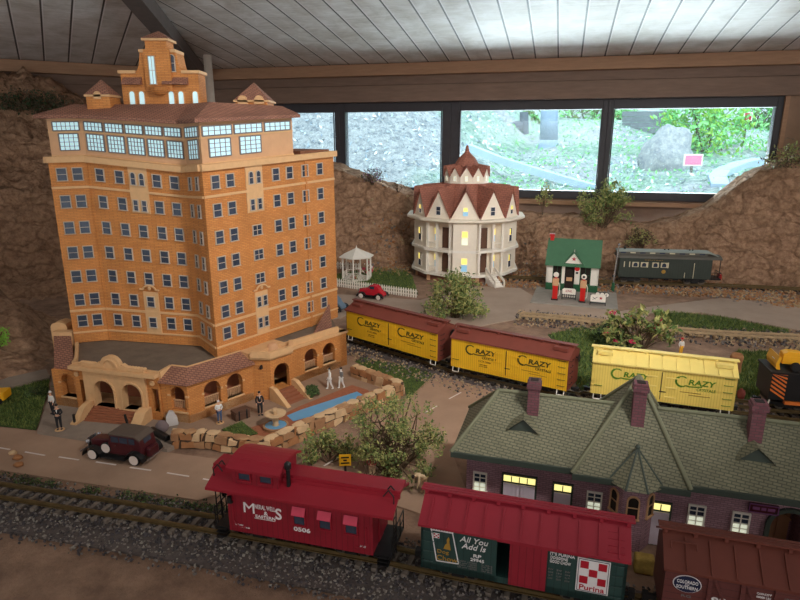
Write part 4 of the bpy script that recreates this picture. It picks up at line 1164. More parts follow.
def car_base(t, L, W, wb=.62, zb=.026, side=True):
    mb = MB(); mb.box(-L/2 + .01, L/2 - .01, -W*.36, W*.36, zb - .008, zb); mb.box(-L/2 + .03, L/2 - .03, -.008, .008, zb - .014, zb - .006)
    mb.bar((-L*.2, -W*.34, zb - .006), (L*.2, -W*.34, zb - .006), .004, .006)
    for q in (-.06, .02, .07): mb.box(q - .012, q + .012, -W*.3, -W*.12, zb - .016, zb - .006)
    mb.build('underframe', MT['black'], t)
    first = None
    for s in (-1, 1):
        if first is None:
            mb = MB()
            for y in (-.028, .028):
                mb.box(-.036, .036, y - .003, y + .003, .010, .017); mb.box(-.012, .012, y - .004, y + .004, .005, .021)
                for x in (-.024, .024): mb.box(x - .006, x + .006, y - .005, y + .005, .008, .018)
            mb.box(-.008, .008, -.03, .03, .009, .018)
            tr = mb.build('truck', MT['iron'], t); tr.location = (s*L*wb/2, 0, 0); first = tr
            mb = MB()
            for y in (-.0215, .0215):
                k = -1 if y < 0 else 1
                mb.lathe([(0, 0), (.0125, 0), (.0125, .004*k), (.0145, .0045*k), (.0145, .006*k), (0, .006*k)], (0, y - .003*k, .0125), 16, 0, 'y')
            mb.cyl((0, -.02, .0125), (0, .02, .0125), .003, None, 8)
            wh = mb.build('wheelset', MT['steel'], tr); wh.location.x = -.024
            copy_obj(wh, tr).location.x = .024
        else:
            tr = copy_obj(first, t); tr.location.x = s*L*wb/2
            for k in [k for k in bpy.data.objects if k.parent == first]: copy_obj(k, tr)
    for s in (-1, 1):
        mb = MB(); mb.box(min(s*L/2, s*(L/2+.018)), max(s*L/2, s*(L/2+.018)), -.004, .004, zb - .012, zb - .004); mb.box(min(s*(L/2+.012), s*(L/2+.022)), max(s*(L/2+.012), s*(L/2+.022)), -.007, .007, zb - .014, zb - .002)
        mb.build('coupler', MT['iron'], t)
def car_root(name, label, cat, a, b, W, group=None):
    d = (b - a); L = d.length; d.normalize(); n = V((-d.y, d.x, 0)); c = (a + b)/2 + n*W/2
    return thing(name, label, cat, (c.x, c.y, RT + .0006), math.atan2(d.y, d.x), group), L
def rungs(t, x, y, z0, z1, n, w=.02, out=-.003, m=None, axis='x', name='grab_iron'):
    for i in range(n):
        z = lerp(z0, z1, i/(max(1, n-1))); mb = MB()
        if axis == 'x': mb.tube([(x - w/2, y, z), (x - w/2, y + out, z), (x + w/2, y + out, z), (x + w/2, y, z)], .0009, 5)
        else: mb.tube([(x, y - w/2, z), (x + out, y - w/2, z), (x + out, y + w/2, z), (x, y + w/2, z)], .0009, 5)
        mb.build(name, m or MT['iron'], t)
def gable_roof(W, L, z, rise, over=.006, th=.004, ends=.004):
    h = W/2 + over; pr = [(-h, z - .003), (0, z + rise), (h, z - .003), (h, z - .003 + th), (0, z + rise + th), (-h, z - .003 + th)]
    mb = MB(); mb.prism([(-L/2 - ends, y, q) for y, q in pr], (L + 2*ends, 0, 0)); return mb
def runboard(t, L, z, m, w=.022):
    mb = MB()
    for y in (-w/3, 0, w/3): mb.box(-L/2 - .01, L/2 + .01, y - w/6 + .0006, y + w/6 - .0006, z, z + .003)
    n = 9
    for i in range(n): x = lerp(-L/2, L/2, i/(n-1)); mb.box(x - .003, x + .003, -w/2, w/2, z - .006, z)
    mb.build('running_board', m, t)
def reefer(a, b, label, group, sidem, roofm, endm, letm, pale):
    W = W_; t, L = car_root('refrigerator_car', label, 'train car', a, b, W, group)
    z0, z1 = .026, .130
    mb = MB(); h = W/2
    mb.prism([(-L/2, -h, z0), (-L/2, h, z0), (-L/2, h, z1), (-L/2, 0, z1 + .022), (-L/2, -h, z1)], (L, 0, 0))
    body = mb.build('body', sidem, t)
    for s in (-1, 1):
        mb = MB(); x = s*(L/2 + .001)
        mb.prism([(x, -h + .001, z0 + .001), (x, h - .001, z0 + .001), (x, h - .001, z1), (x, 0, z1 + .021), (x, -h + .001, z1)], (s*.002, 0, 0))
        e = mb.build('end_panel', endm, t)
        rungs(t, s*(L/2 + .003), -.03, .045, .12, 5, .022, s*.004, axis='y')
        mb = MB(); mb.lathe([(.012, -.001), (.0135, 0), (.012, .001), (.011, 0)], (s*(L/2 + .012), .02, .115), 14, 0, 'x'); mb.bar((s*(L/2+.012), .008, .115), (s*(L/2+.012), .032, .115), .002, .002); mb.cyl((s*(L/2+.002), .02, .115), (s*(L/2+.013), .02, .115), .0015)
        mb.build('brake_wheel', MT['iron'], t)
    gable_roof(W, L, z1, .024).build('roof', roofm, t)
    if pale:
        mb = MB(); k = 11
        for i in range(k):
            x = lerp(-L/2 + .01, L/2 - .01, i/(k-1))
            for s in (-1, 1): mb.bar((x, s*.012, z1 + .0265), (x, s*(h + .005), z1 + .003), .0022, .003)
        mb.build('roof_rib', roofm, t)
    runboard(t, L, z1 + .030, roofm)
    for s in (-1, 1):
        mb = MB(); q = s*L*.42; mb.box(q - .022, q + .022, -.035, -.017, z1 + .016, z1 + .026); mb.build('ice_hatch', roofm, t)
    for s in (-1, 1):                      # doors in the middle
        mb = MB(); mb.box(min(0, s*.032), max(0, s*.032), -h - .0022, -h, z0 + .008, z1 - .006); mb.build('door', sidem, t)
    for z in (.045, .075, .105):
        for s in (-1, 1): mb = MB(); mb.bar((s*.012, -h - .003, z), (s*.044, -h - .003, z), .0022, .0032); mb.build('door_hinge', sidem if not pale else roofm, t)
    mb = MB(); mb.bar((0, -h - .003, z0 + .01), (0, -h - .003, z1 - .01), .0018, .002); mb.bar((-.004, -h-.003, .06), (.014, -h-.003, .06), .002, .002); mb.build('door_latch', MT['iron'], t)
    rungs(t, L/2 - .018, -h, .040, .122, 5, .022, m=letm); rungs(t, -L/2 + .018, -h, .055, .055, 1, .022, m=letm)
    for s in (-1, 1):
        mb = MB(); q = s*(L/2 - .018); mb.tube([(q - .011, -h + .002, .027), (q - .011, -h - .001, .010), (q + .011, -h - .001, .010), (q + .011, -h + .002, .027)], .0016, 6); mb.build('step_stirrup', MT['white'], t)
    y = -h - .0004
    for s in (-1, 1):
        cx = s*L*.235 + (.008 if s < 0 else .004); k = L/.41
        # a large C whose tail runs on under the word
        mb = MB(); c0 = V((cx - .043*k, y, .098)); pts = []
        for i in range(15):
            an = math.radians(48 + 264*i/14); pts.append(c0 + V((math.cos(an)*.017*k, 0, math.sin(an)*.0155)))
        pts += [c0 + V((.022*k, 0, -.0135)), c0 + V((.04*k, 0, -.0125)), c0 + V((.058*k, 0, -.0105))]
        for i in range(len(pts) - 1): mb.bar(pts[i], pts[i+1], .0058 if 3 < i < 12 else .0034, .0008, 0, (0, 1, 0))
        mb.build('lettering', letm, t)
        text('RAZY', t, letm, (cx + .014*k, y, .0985), .076*k, .0165, .12, .028)
        text('CRYSTALS', t, letm, (cx + .026*k, y, .0785), .052*k, .0085, .1, .012)
        if s < 0:
            text('HGCX 2006' if pale else 'CCX 2006', t, MT['brownletter'], (cx + .01, y, .0655), .045*k, .006)
            text('CAPY 80000', t, MT['brownletter'], (cx + .006, y, .0535), .030*k, .0035); text('LT WT 52300', t, MT['brownletter'], (cx + .006, y, .0475), .030*k, .0035)
        else:
            mb = MB(); mb.box(cx - .046*k, cx + .014*k, y - .0006, y, .0655, .0668); mb.box(cx - .02*k, cx + .04*k, y - .0006, y, .058, .0592); mb.build('stripe_lettering', MT['brownletter'], t)
    car_base(t, L, W); return t
G_ = 'yellow refrigerator cars'
reefer(yl[0], yl[1], 'yellow refrigerator car with brown roof next to the hotel, first of the string', G_, MT['reefyellow'], MT['reefroof'], MT['reefroof'], MT['olive'], False)
reefer(yl[2], yl[3], 'yellow refrigerator car with brown roof in the middle of the string', G_, MT['reefyellow'], MT['reefroof'], MT['reefroof'], MT['olive'], False)
reefer(yl[4], yl[5], 'pale yellow refrigerator car with a pale yellow roof and green lettering', G_, MT['reefpale'], MT['paleroof'], MT['reefpale'], MT['greenletter'], True)

# ---- green feed boxcar ----
def boxcar_green():
    W = .10; a, b = P(420.6, 567, .05), P(623, 608, .05)
    t, L = car_root('boxcar', 'dark green boxcar with crimson roof and crimson sliding door standing half open', 'train car', a, b, W)
    z0, z1 = .026, .118; h = W/2
    X = lambda f: -L/2 + L*f
    mb = MB(); mb.box(-L/2, L/2, -h, h, z0, z0 + .012)             # floor with sill
    mb.box(-L/2, X(.39), -h, -h + .004, z0, z1); mb.box(X(.60), L/2, -h, -h + .004, z0, z1); mb.box(X(.39), X(.60), -h, -h + .004, z1 - .008, z1)
    mb.box(-L/2, L/2, h - .004, h, z0, z1)
    for s in (-1, 1):
        x = s*L/2; mb.prism([(x, -h, z0), (x, h, z0), (x, h, z1), (x, 0, z1 + .030), (x, -h, z1)], (-s*.004, 0, 0))
    mb.build('body', MT['boxgreen'], t)
    mb = MB(); mb.box(X(.455), X(.635), -h - .0045, -h - .0005, z0 + .004, z1 - .004)
    d = mb.build('door', MT['boxdoor'], t)
    mb = MB(); mb.bar((X(.39), -h - .004, z1 - .004), (X(.82), -h - .004, z1 - .004), .003, .004); mb.build('door_track', MT['boxred'], t)
    mb = gable_roof(W, L, z1, .034, .007); mb.build('roof', MT['boxred'], t)
    n = 11
    for i in range(n):
        x = lerp(-L/2 + .014, L/2 - .014, i/(n-1)); mb = MB()
        for s in (-1, 1): mb.bar((x, s*.012, z1 + .0335), (x, s*(h + .006), z1 + .0025), .0025, .003)
        mb.build('roof_rib', MT['boxred'], t)
    runboard(t, L, z1 + .041, MT['boxred'])
    rungs(t, L/2 - .02, -h*.75, z1 + .012, z1 + .012, 1, .024, -.0, m=MT['boxred'])
    mb = MB()
    for i in range(4): y = -h*.95 + i*.010; mb.bar((L/2 - .032, y, z1 + .0045 + (y + h)*.62), (L/2 - .006, y, z1 + .0045 + (y + h)*.62), .003, .003)
    mb.build('roof_ladder', MT['boxred'], t)
    rungs(t, -L/2 + .014, -h, .045, .105, 4, .018, m=MT['boxgreen']); rungs(t, L/2 - .014, -h, .045, .105, 4, .018, m=MT['boxgreen'])
    y = -h - .0004
    # bag of feed painted at the left: outline, flag patch, dog and words
    qs = [(X(.055), .108), (X(.165), .1085), (X(.20), .048), (X(.085), .046)]
    mb = MB()
    for i in range(4): p, q = qs[i], qs[(i+1) % 4]; mb.bar((p[0], y, p[1]), (q[0], y, q[1]), .0018, .0008, 0, (0, 1, 0))
    for i in range(9): x = lerp(qs[0][0], qs[1][0], i/8); mb.box(x - .0014, x + .0014, y - .0006, y, .1075, .1105)
    mb.build('bag_outline', MT['whiteletter'], t)
    mb = MB(); mb.box(X(.066), X(.098), y - .0006, y, .093, .103); fl = mb.build('check_patch', MT['whiteletter'], t)
    mb = MB()
    for i in range(3):
        for j in range(3):
            if (i + j) % 2 == 0: mb.box(X(.068) + i*.0035, X(.068) + (i+.85)*.0035, y - .001, y - .0005, .094 + j*.0028, .0965 + j*.0028)
    mb.build('check_patch', MT['signred'], t)
    mb = MB()
    mb.prism([(X(.120), y, .074), (X(.158), y, .073), (X(.154), y, .082), (X(.149), y, .090), (X(.152), y, .094), (X(.146), y, .099), (X(.140), y, .096), (X(.136), y, .093), (X(.138), y, .086), (X(.128), y, .082)], (0, -.0006, 0))
    mb.build('dog_emblem', MT['goldletter'], t)
    text('Dog', t, MT['goldletter'], (X(.118), y, .066), .021, .009, .0, .004); text('Chow', t, MT['goldletter'], (X(.14), y, .054), .038, .010, .0, .004)
    text('All You\nAdd Is', t, MT['whiteletter'], (X(.275), y, .094), .050, .024, .25, .006)
    text('RP', t, MT['whiteletter'], (X(.295), y, .071), .014, .006, 0, .012); text('29945', t, MT['whiteletter'], (X(.295), y, .0625), .024, .006, 0, .012)
    for i in range(4): text('CAPY 100000' if i % 2 == 0 else 'LD LMT 120700', t, MT['greycloth'], (X(.245), y, .0555 - i*.0042), .034, .0024)
    for i in range(4): text('IL 40-6' if i % 2 == 0 else 'IW 9-2', t, MT['greycloth'], (X(.345), y, .0555 - i*.0042), .019, .0024)
    text("IT'S PURINA", t, MT['whiteletter'], (X(.705), y, .105), .040, .0055, 0, .014); text('DOGGONE', t, MT['whiteletter'], (X(.69), y, .0975), .028, .0055, 0, .014); text('GOOD CHOW', t, MT['whiteletter'], (X(.697), y, .090), .034, .0055, 0, .014)
    for k, xx in enumerate((.655, .695, .735)):
        for i in range(4): text(('EW', 'IH', 'CU FT', 'EXW')[i], t, MT['greycloth'], (X(xx), y, .074 - i*.006), .008, .003)
    x0, x1 = X(.775), X(.925)
    mb = MB(); mb.box(x0, x1, y - .0015, y, .044, .108); sg = mb.build('feed_sign', MT['whiteletter'], t)
    mb = MB(); cw = (x1 - x0 - .009)/3
    k = 0
    for i in range(3):
        for j in range(3):
            if (i + j) % 2 == 0:
                mb = MB(); mb.box(x0 + .0045 + i*cw + .0006, x0 + .0045 + (i+1)*cw - .0006, y - .0022, y - .0014, .0605 + j*.0145, .0605 + (j+1)*.0145 - .001); mb.build('red_check', MT['signred'], t)
    mb = MB()
    for q in ((x0 + .002, x1 - .002, .1058, .1066), (x0 + .002, x1 - .002, .0455, .0463), (x0 + .002, x0 + .0028, .0455, .1066), (x1 - .0028, x1 - .002, .0455, .1066)): mb.box(q[0], q[1], y - .0022, y - .0014, q[2], q[3])
    mb.build('sign_border', MT['navy'], t)
    text('Purina', t, MT['signred'], ((x0 + x1)/2, y - .0014, .0525), .040, .010, 0, .016)
    car_base(t, L, W)
boxcar_green()
# ---- brown outside-braced boxcar ----
def boxcar_brown():
    W = .10; d = V((.958, -.284, 0)).normalized(); a = V((.4240, .8130, .05)); L = .36; b = a + d*L
    t, L = car_root('boxcar', 'oxide brown boxcar with outside diagonal bracing and an oval emblem', 'train car', a, b, W)
    z0, z1 = .026, .118; h = W/2
    mb = MB(); mb.prism([(-L/2, -h, z0), (-L/2, h, z0), (-L/2, h, z1), (-L/2, 0, z1 + .03), (-L/2, -h, z1)], (L, 0, 0)); mb.build('body', MT['oxide_side'], t)
    gable_roof(W, L, z1, .034, .007).build('roof', MT['oxide'], t)
    for i in range(10):
        x = lerp(-L/2 + .03, L/2 - .01, i/9); mb = MB()
        for s in (-1, 1): mb.bar((x, s*.012, z1 + .0335), (x, s*(h + .006), z1 + .0025), .0025, .003)
        mb.build('roof_rib', MT['oxide'], t)
    runboard(t, L, z1 + .041, MT['oxide'])
    for s in (-1, 1):
        mb = MB(); mb.tube([(-L/2 + .008, s*.030, z1 + .022), (-L/2 + .008, s*.022, z1 + .03), (-L/2 + .045, s*.022, z1 + .03), (-L/2 + .045, s*.030, z1 + .024)], .0012, 6); mb.build('roof_grab', MT['oxide'], t)
    xs = [-L/2 + .065 + .046*i for i in range(6)]
    for i, x in enumerate(xs):
        mb = MB(); mb.box(x - .003, x + .003, -h - .004, -h, z0, z1); mb.build('side_post', MT['oxide_side'], t)
        if i < 5 and i != 2:
            mb = MB(); q = xs[i+1]; mb.bar((x + .004, -h - .002, z1 - .002), (q - .004, -h - .002, z0 + .002), .004, .005, 0, (0, 1, 0)); mb.build('diagonal_brace', MT['oxide_side'], t)
    mb = MB(); mb.box(xs[2] + .003, xs[3] - .003, -h - .003, -h, z0 + .004, z1 - .004); mb.build('door', MT['oxide_side'], t)
    y = -h - .0004
    mb = MB(); mb.M = Matrix.Translation((-L/2 + .033, y, .094)) @ Matrix.Diagonal((1.35, 1, 1, 1)); mb.lathe([(0, 0), (.0155, 0), (.0155, -.001), (0, -.001)], (0, 0, 0), 28, 0, 'y'); mb.build('emblem', MT['whiteletter'], t)
    mb = MB(); mb.M = Matrix.Translation((-L/2 + .033, y - .0009, .094)) @ Matrix.Diagonal((1.35, 1, 1, 1)); mb.lathe([(0, 0), (.0145, 0), (.0145, -.001), (0, -.001)], (0, 0, 0), 28, 0, 'y'); mb.build('emblem_face', MT['navy'], t)
    text('COLORADO', t, MT['whiteletter'], (-L/2 + .033, y - .002, .0985), .031, .0058, 0, .012); text('AND', t, MT['whiteletter'], (-L/2 + .033, y - .002, .0935), .006, .002); text('SOUTHERN', t, MT['whiteletter'], (-L/2 + .033, y - .002, .0885), .031, .0058, 0, .012)
    text('RG', t, MT['greycloth'], (-L/2 + .034, y, .071), .014, .004)
    text('98', t, MT['whiteletter'], (xs[0] + .016, y, .073), .022, .012, 0, .02); text('57', t, MT['whiteletter'], (xs[0] + .052, y - .003, .073), .02, .012, 0, .02)
    text('CAPACITY', t, MT['whiteletter'], (xs[1] + .030, y, .1005), .020, .0035, 0, .012); text('60000 LBS', t, MT['whiteletter'], (xs[1] + .030, y, .0945), .020, .0035, 0, .012)
    text('LENGTH 36 FT', t, MT['greycloth'], (xs[2] + .026, y - .003, .101), .03, .0035)
    car_base(t, L, W)
boxcar_brown()
# ---- caboose ----
def caboose():
    W = .10; a, b = P(230, 530, .05), P(373, 556, .05)
    t, L = car_root('caboose', 'crimson caboose with a cupola and white lettering on the foreground track', 'train car', a, b, W)
    z0, z1 = .026, .118; h = W/2; X = lambda f: -L/2 + L*f
    mb = MB(); mb.prism([(-L/2, -h, z0), (-L/2, h, z0), (-L/2, h, z1), (-L/2, 0, z1 + .022), (-L/2, -h, z1)], (L, 0, 0)); mb.build('body', MT['caboose'], t)
    mb = gable_roof(W, L + .075, z1, .024, .010, .005); mb.build('roof', MT['caboose_roof'], t)
    mb = MB(); mb.box(-L/2 - .045, L/2 + .045, -.020, .020, z1 + .026, z1 + .032); mb.box(-L/2 - .045, L/2 + .045, -.024, -.020, z1 + .018, z1 + .026); mb.build('running_board', MT['caboose_roof'], t)
    for s in (-1, 1):                      # end platforms, railings, ladders
        xe = s*(L/2 + .034)
        mb = MB(); mb.box(min(s*L/2, xe), max(s*L/2, xe), -h + .004, h - .004, z0 - .004, z0 + .002); mb.build('platform', MT['black'], t)
        mb = MB()
        for yy in (-h + .006, -.018, .018, h - .006): mb.cyl((xe, yy, z0), (xe, yy, z0 + .042 if abs(yy) > .02 else z0 + .04), .0012, None, 6)
        mb.bar((xe, -h + .006, z0 + .042), (xe, h - .006, z0 + .042), .002, .002); mb.bar((xe, -h + .006, z0 + .022), (xe, h - .006, z0 + .022), .0016, .0016)
        mb.build('end_railing', MT['iron'], t)
        mb = MB()
        for yy in (-.034, -.018): mb.tube([(xe + s*.002, yy, z0 - .01), (xe + s*.002, yy, z1 + .028), (xe - s*.008, yy, z1 + .04), (xe - s*.018, yy, z1 + .026)], .0013, 6)
        for i in range(7): z = lerp(z0, z1 + .015, i/6); mb.bar((xe + s*.002, -.034, z), (xe + s*.002, -.018, z), .0014, .0014)
        mb.build('end_ladder', MT['iron'], t)
        mb = MB(); mb.box(min(s*(L/2), s*(L/2+.002)), max(s*(L/2), s*(L/2+.002)), -.014, .014, z0 + .004, z1 - .012); mb.build('end_door', MT['caboose_roof'], t)
        for i in range(3):
            mb = MB(); mb.box(min(s*(L/2+.008), s*(L/2+.03)), max(s*(L/2+.008), s*(L/2+.03)), -h - .002, -h + .014, .008 + i*.008, .010 + i*.008); mb.build('step', MT['black'], t)
        mb = MB(); mb.tube([(s*(L/2 - .012), -h, .085), (s*(L/2 - .012), -h - .003, .083), (s*(L/2 - .012), -h - .003, .05), (s*(L/2 - .024), -h - .003, .040), (s*(L/2 - .036), -h, .038)], .001, 6); mb.build('grab_iron', MT['caboose_roof'], t)
    mb = MB(); mb.lathe([(.010, -.0012), (.0115, 0), (.010, .0012), (.009, 0)], (-L/2 - .038, .0, z0 + .05), 14, 0, 'x'); mb.cyl((-L/2 - .036, 0, z0), (-L/2 - .036, 0, z0 + .05), .0012, None, 6); mb.bar((-L/2-.038, -.01, z0+.05), (-L/2-.038, .01, z0+.05), .002, .002); mb.build('brake_wheel', MT['iron'], t)
    # cupola, left of centre
    cx0, cx1 = X(.03), X(.36); cz0, cz1 = z1 + .004, z1 + .042; ch = .041
    mb = MB(); mb.prism([(cx0, -ch, cz0), (cx0, -ch, cz1), (cx0, 0, cz1 + .010), (cx0, ch, cz1), (cx0, ch, cz0)], (cx1 - cx0, 0, 0)); cu = mb.build('cupola', MT['caboose'], t)
    mb = MB(); hh = ch + .009; nseg = 8
    top = [(-hh + 2*hh*i/nseg, cz1 + .014 - .014*((2*i/nseg - 1)**2)) for i in range(nseg + 1)]
    mb.prism([(cx0 - .008, y, z - .001) for y, z in top] + [(cx0 - .008, y, z + .004) for y, z in top[::-1]], (cx1 - cx0 + .016, 0, 0)); mb.build('cupola_roof', MT['caboose_roof'], t)
    for x in (lerp(cx0, cx1, .28), lerp(cx0, cx1, .74)):
        mb = MB(); mb.M = frame((x, -ch, z1 + .028), (1,0,0), (0,-1,0)); win_parts(mb, .026, .016, mid=False, fw=.002); mb.build('cupola_window', [MT['caboose_roof'], MT['darkglass']], t)
    for k in range(2):
        x = cx0 + .010 + k*.040; mb = MB()
        mb.tube([(x, -.034, cz1 + .007), (x, -.028, cz1 + .014), (x + .024, -.028, cz1 + .014), (x + .024, -.034, cz1 + .007)], .0011, 6); mb.build('roof_grab', MT['caboose_roof'], t)
    mb = MB(); sx = cx1 + .016
    mb.cyl((sx, -.030, z1 + .006), (sx, -.030, z1 + .052), .0042, None, 10); mb.lathe([(.0042, .05), (.0068, .052), (.0068, .062), (.003, .066), (0, .066)], (sx, -.030, z1), 12); mb.build('smoke_stack', MT['black'], t)
    for k, f in enumerate((.525, .70, .875)):
        x = X(f - .02); mb = MB(); mb.M = frame((x + .002, -h, .080), (1,0,0), (0,-1,0)); win_parts(mb, .024, .028, mid=False, fw=.002); wn = mb.build('side_window', [MT['caboose_roof'], MT['darkglass']], t)
        mb = MB(); mb.prism([(x - .012, -h - .001, .104), (x - .012, -h - .008, .090), (x - .012, -h - .008, .0885), (x - .012, -h - .001, .1025)], (.027, 0, 0)); mb.build('awning', MT['awning'], t)
    for i in range(4):
        mb = MB(); yy = -h + .0 + i*.010; zz = z1 + .004 + (yy + h)*.46; mb.bar((-L/2 - .036, yy, zz), (-L/2 - .004, yy, zz), .0026, .003); mb.build('roof_rung', MT['caboose_roof'], t)
    mb = MB(); mb.cyl((-L/2 + .008, -h - .006, .094), (-L/2 + .008, -h - .006, .106), .005, .004, 10); mb.box(-L/2 + .004, -L/2 + .012, -h - .006, -h, .09, .094); mb.build('marker_lamp', MT['black'], t)
    y = -h - .0004
    text('M', t, MT['whiteletter'], (X(.155), y, .084), .023, .022, 0, .0); text('INERAL WELL', t, MT['whiteletter'], (X(.268), y, .0895), .045, .0095, 0, 0)
    text('S', t, MT['whiteletter'], (X(.365), y, .081), .013, .024, 0, .012); text('&', t, MT['whiteletter'], (X(.275), y, .0775), .008, .008, 0, .01); text('EASTERN', t, MT['whiteletter'], (X(.27), y, .0685), .042, .0065, 0, .012)
    mb = MB(); mb.box(X(.19), X(.34), y - .0006, y, .0632, .0640); mb.build('lettering', MT['whiteletter'], t)
    text('0506', t, MT['whiteletter'], (X(.525), y, .0555), .034, .0095, 0, .022)
    text('BLT 1934', t, MT['whiteletter'], (X(.075), y, .042), .016, .0025, 0, .01); text('NEW 4-48', t, MT['whiteletter'], (X(.115), y, .038), .02, .0025, 0, .01); text('MWE', t, MT['whiteletter'], (X(.935), y, .042), .012, .0035, .3, .01)
    car_base(t, L, W, .66)
caboose()
# ---- dark green passenger car and its track at the back ----
def passenger():
    W = .105; a, b = P(618, 278.5, .05), P(710, 281.5, .05)
    t, L = car_root('passenger_car', 'dark green passenger car with a grey clerestory roof below the rock bank', 'train car', a, b, W)
    z0, z1 = .036, .144; h = W/2
    mb = MB(); mb.box(-L/2, L/2, -h, h, z0, z1); mb.build('body', MT['pullman'], t)
    n = 8; arc = [(-(h + .006)*math.cos(PI*i/n), z1 + .020*math.sin(PI*i/n)) for i in range(n + 1)]
    mb = MB(); mb.prism([(-L/2 - .012, y, z) for y, z in arc], (L + .06, 0, 0)); mb.build('roof', MT['pullmanroof'], t)
    ch = .030
    mb = MB(); mb.prism([(-L/2 - .01, -ch, z1 + .012), (-L/2 - .01, ch, z1 + .012), (-L/2 - .01, ch, z1 + .032), (-L/2 - .01, -ch, z1 + .032)], (L - .01, 0, 0)); mb.build('clerestory', MT['pullmanroof'], t)
    k = 8; ar2 = [(-(ch + .006)*math.cos(PI*i/k), z1 + .031 + .012*math.sin(PI*i/k)) for i in range(k + 1)]
    mb = MB(); mb.prism([(-L/2 - .014, y, z) for y, z in ar2], (L - .002, 0, 0)); x1 = L/2 - .016
    mb.loft([V((x1, y, z)) for y, z in ar2], [V((x1 + .052, y*1.1, z1 + .012 + (z - z1 - .031)*.5)) for y, z in ar2]); mb.build('clerestory_roof', MT['greyroof'], t)
    for i in range(9):
        mb = MB(); x = lerp(-L/2 + .02, L/2 - .05, i/8); mb.box(x - .014, x + .014, -ch - .001, -ch + .001, z1 + .022, z1 + .029); mb.build('clerestory_window', MT['darkglass'] if i % 2 == 0 else MT['creamwin'], t)
    for i, x in enumerate((-.165, -.12, -.06, -.015)):
        x = x + .01 - (L/2 - .24)
        mb = MB(); mb.box(x - .017, x + .017, -h - .003, -h, .094, .122); wo = mb.build('side_window', MT['creamwin'], t)
        mb = MB(); r_ = .011; mb.prism([(x - r_, -h - .0036, .097)] + [(x - math.cos(PI*j/8)*r_, -h - .0036, .108 + math.sin(PI*j/8)*r_) for j in range(9)] + [(x + r_, -h - .0036, .097)], (0, .001, 0)); mb.build('window_glass', MT['darkglass'], t)
    for x in (-.215, -.187, -.092, .015):
        mb = MB(); mb.box(x - .0025 + .0, x + .0025, -h - .003, -h, .093, .123); mb.build('narrow_window', MT['creamwin'], t)
    for x in (.105, .15):
        mb = MB(); mb.box(x - .0015, x + .0015, -h - .003, -h, .04, .124 if x > .14 else .07); mb.build('handrail', MT['creamwin'], t)
    text('CENTRAL', t, MT['goldletter'], (-.06, -h - .0004, .134), .10, .004)
    mb = MB(); mb.M = Matrix.Translation((-.005, -h - .0005, .072)); mb.lathe([(0, 0), (.011, 0), (.011, -.001), (0, -.001)], (0, 0, 0), 16, 0, 'y'); mb.build('crest', MT['goldletter'], t)
    xe = L/2 + .055
    mb = MB(); mb.box(L/2, xe, -h + .004, h - .004, z0 - .004, z0 + .004); mb.build('observation_platform', MT['black'], t)
    mb = MB()
    for i in range(7): y = lerp(-h + .006, h - .006, i/6); mb.cyl((xe - .002, y, z0), (xe - .002, y, z0 + .036), .0012, None, 5)
    for x in (L/2 + .02, L/2 + .038): mb.cyl((x, -h + .006, z0), (x, -h + .006, z0 + .036), .0012, None, 5)
    mb.bar((xe - .002, -h + .006, z0 + .036), (xe - .002, h - .006, z0 + .036), .0025, .0025); mb.bar((L/2, -h + .006, z0 + .036), (xe, -h + .006, z0 + .036), .0025, .0025); mb.build('platform_railing', MT['iron'], t)
    mb = MB(); mb.cyl((xe - .012, -h + .006, z0), (xe - .012, -h + .006, z1 + .004), .002, None, 6); mb.build('roof_post', MT['iron'], t)
    mb = MB(); mb.box(xe, xe + .012, -.022, .012, z0 - .006, z0 + .022); mb.build('red_end_drum', MT['redpaint'], t)
    mb = MB(); mb.cyl((-L/2 + .03, -.01, z1 + .04), (-L/2 + .03, -.01, z1 + .055), .005, .006, 10); mb.build('roof_vent', MT['black'], t)
    for x in (.0, .02, .13, .145):
        mb = MB(); mb.box(x - .003, x + .003, -.012, -.004, z1 + .042, z1 + .048); mb.build('roof_vent', MT['black'], t)
    car_base(t, L, W, .7, .036)
    for k in [k for k in bpy.data.objects if k.parent == t and k.name.startswith('truck')]: k.scale = (1.45, 1.0, 1.4)
    d = (b - a).normalized(); nn = V((-d.y, d.x, 0)); c = (a + b)/2 + nn*W/2
    return c, d
pc_, pd_ = passenger()
bt = [pc_ - pd_*.95 + V((0, .06, 0)), pc_ - pd_*.45, pc_, pc_ + pd_*.35, pc_ + pd_*.8 + V((0, -.03, 0)), pc_ + pd_*1.0 + V((0, -.06, 0))]
ps3, ns3 = track('railway track under the dark green passenger car', bt, tie=MT['tie_dark'])
ballast('tan stone chips beside the passenger car track', ps3, ns3, -.2, .16, 2600, .004, .011, [MT['grav_c'], MT['stone'], MT['grav_a'], MT['stone_c']], 9)
# unused track between the flower bush and the grass strip
mt = [P(520, 318), P(580, 323), P(650, 331), P(720, 337), P(800, 341), P(870, 343)]
ps4, ns4 = track('empty railway track behind the pale yellow car, bedded in gravel', mt, tie=MT['grav_c'], railm=MT['grav_c'])
ballast('grey gravel around the empty track behind the yellow cars', ps4, ns4, -.12, .12, 2600, .003, .0075, [MT['grav_a'], MT['grav_c'], MT['grav_b']], 10)
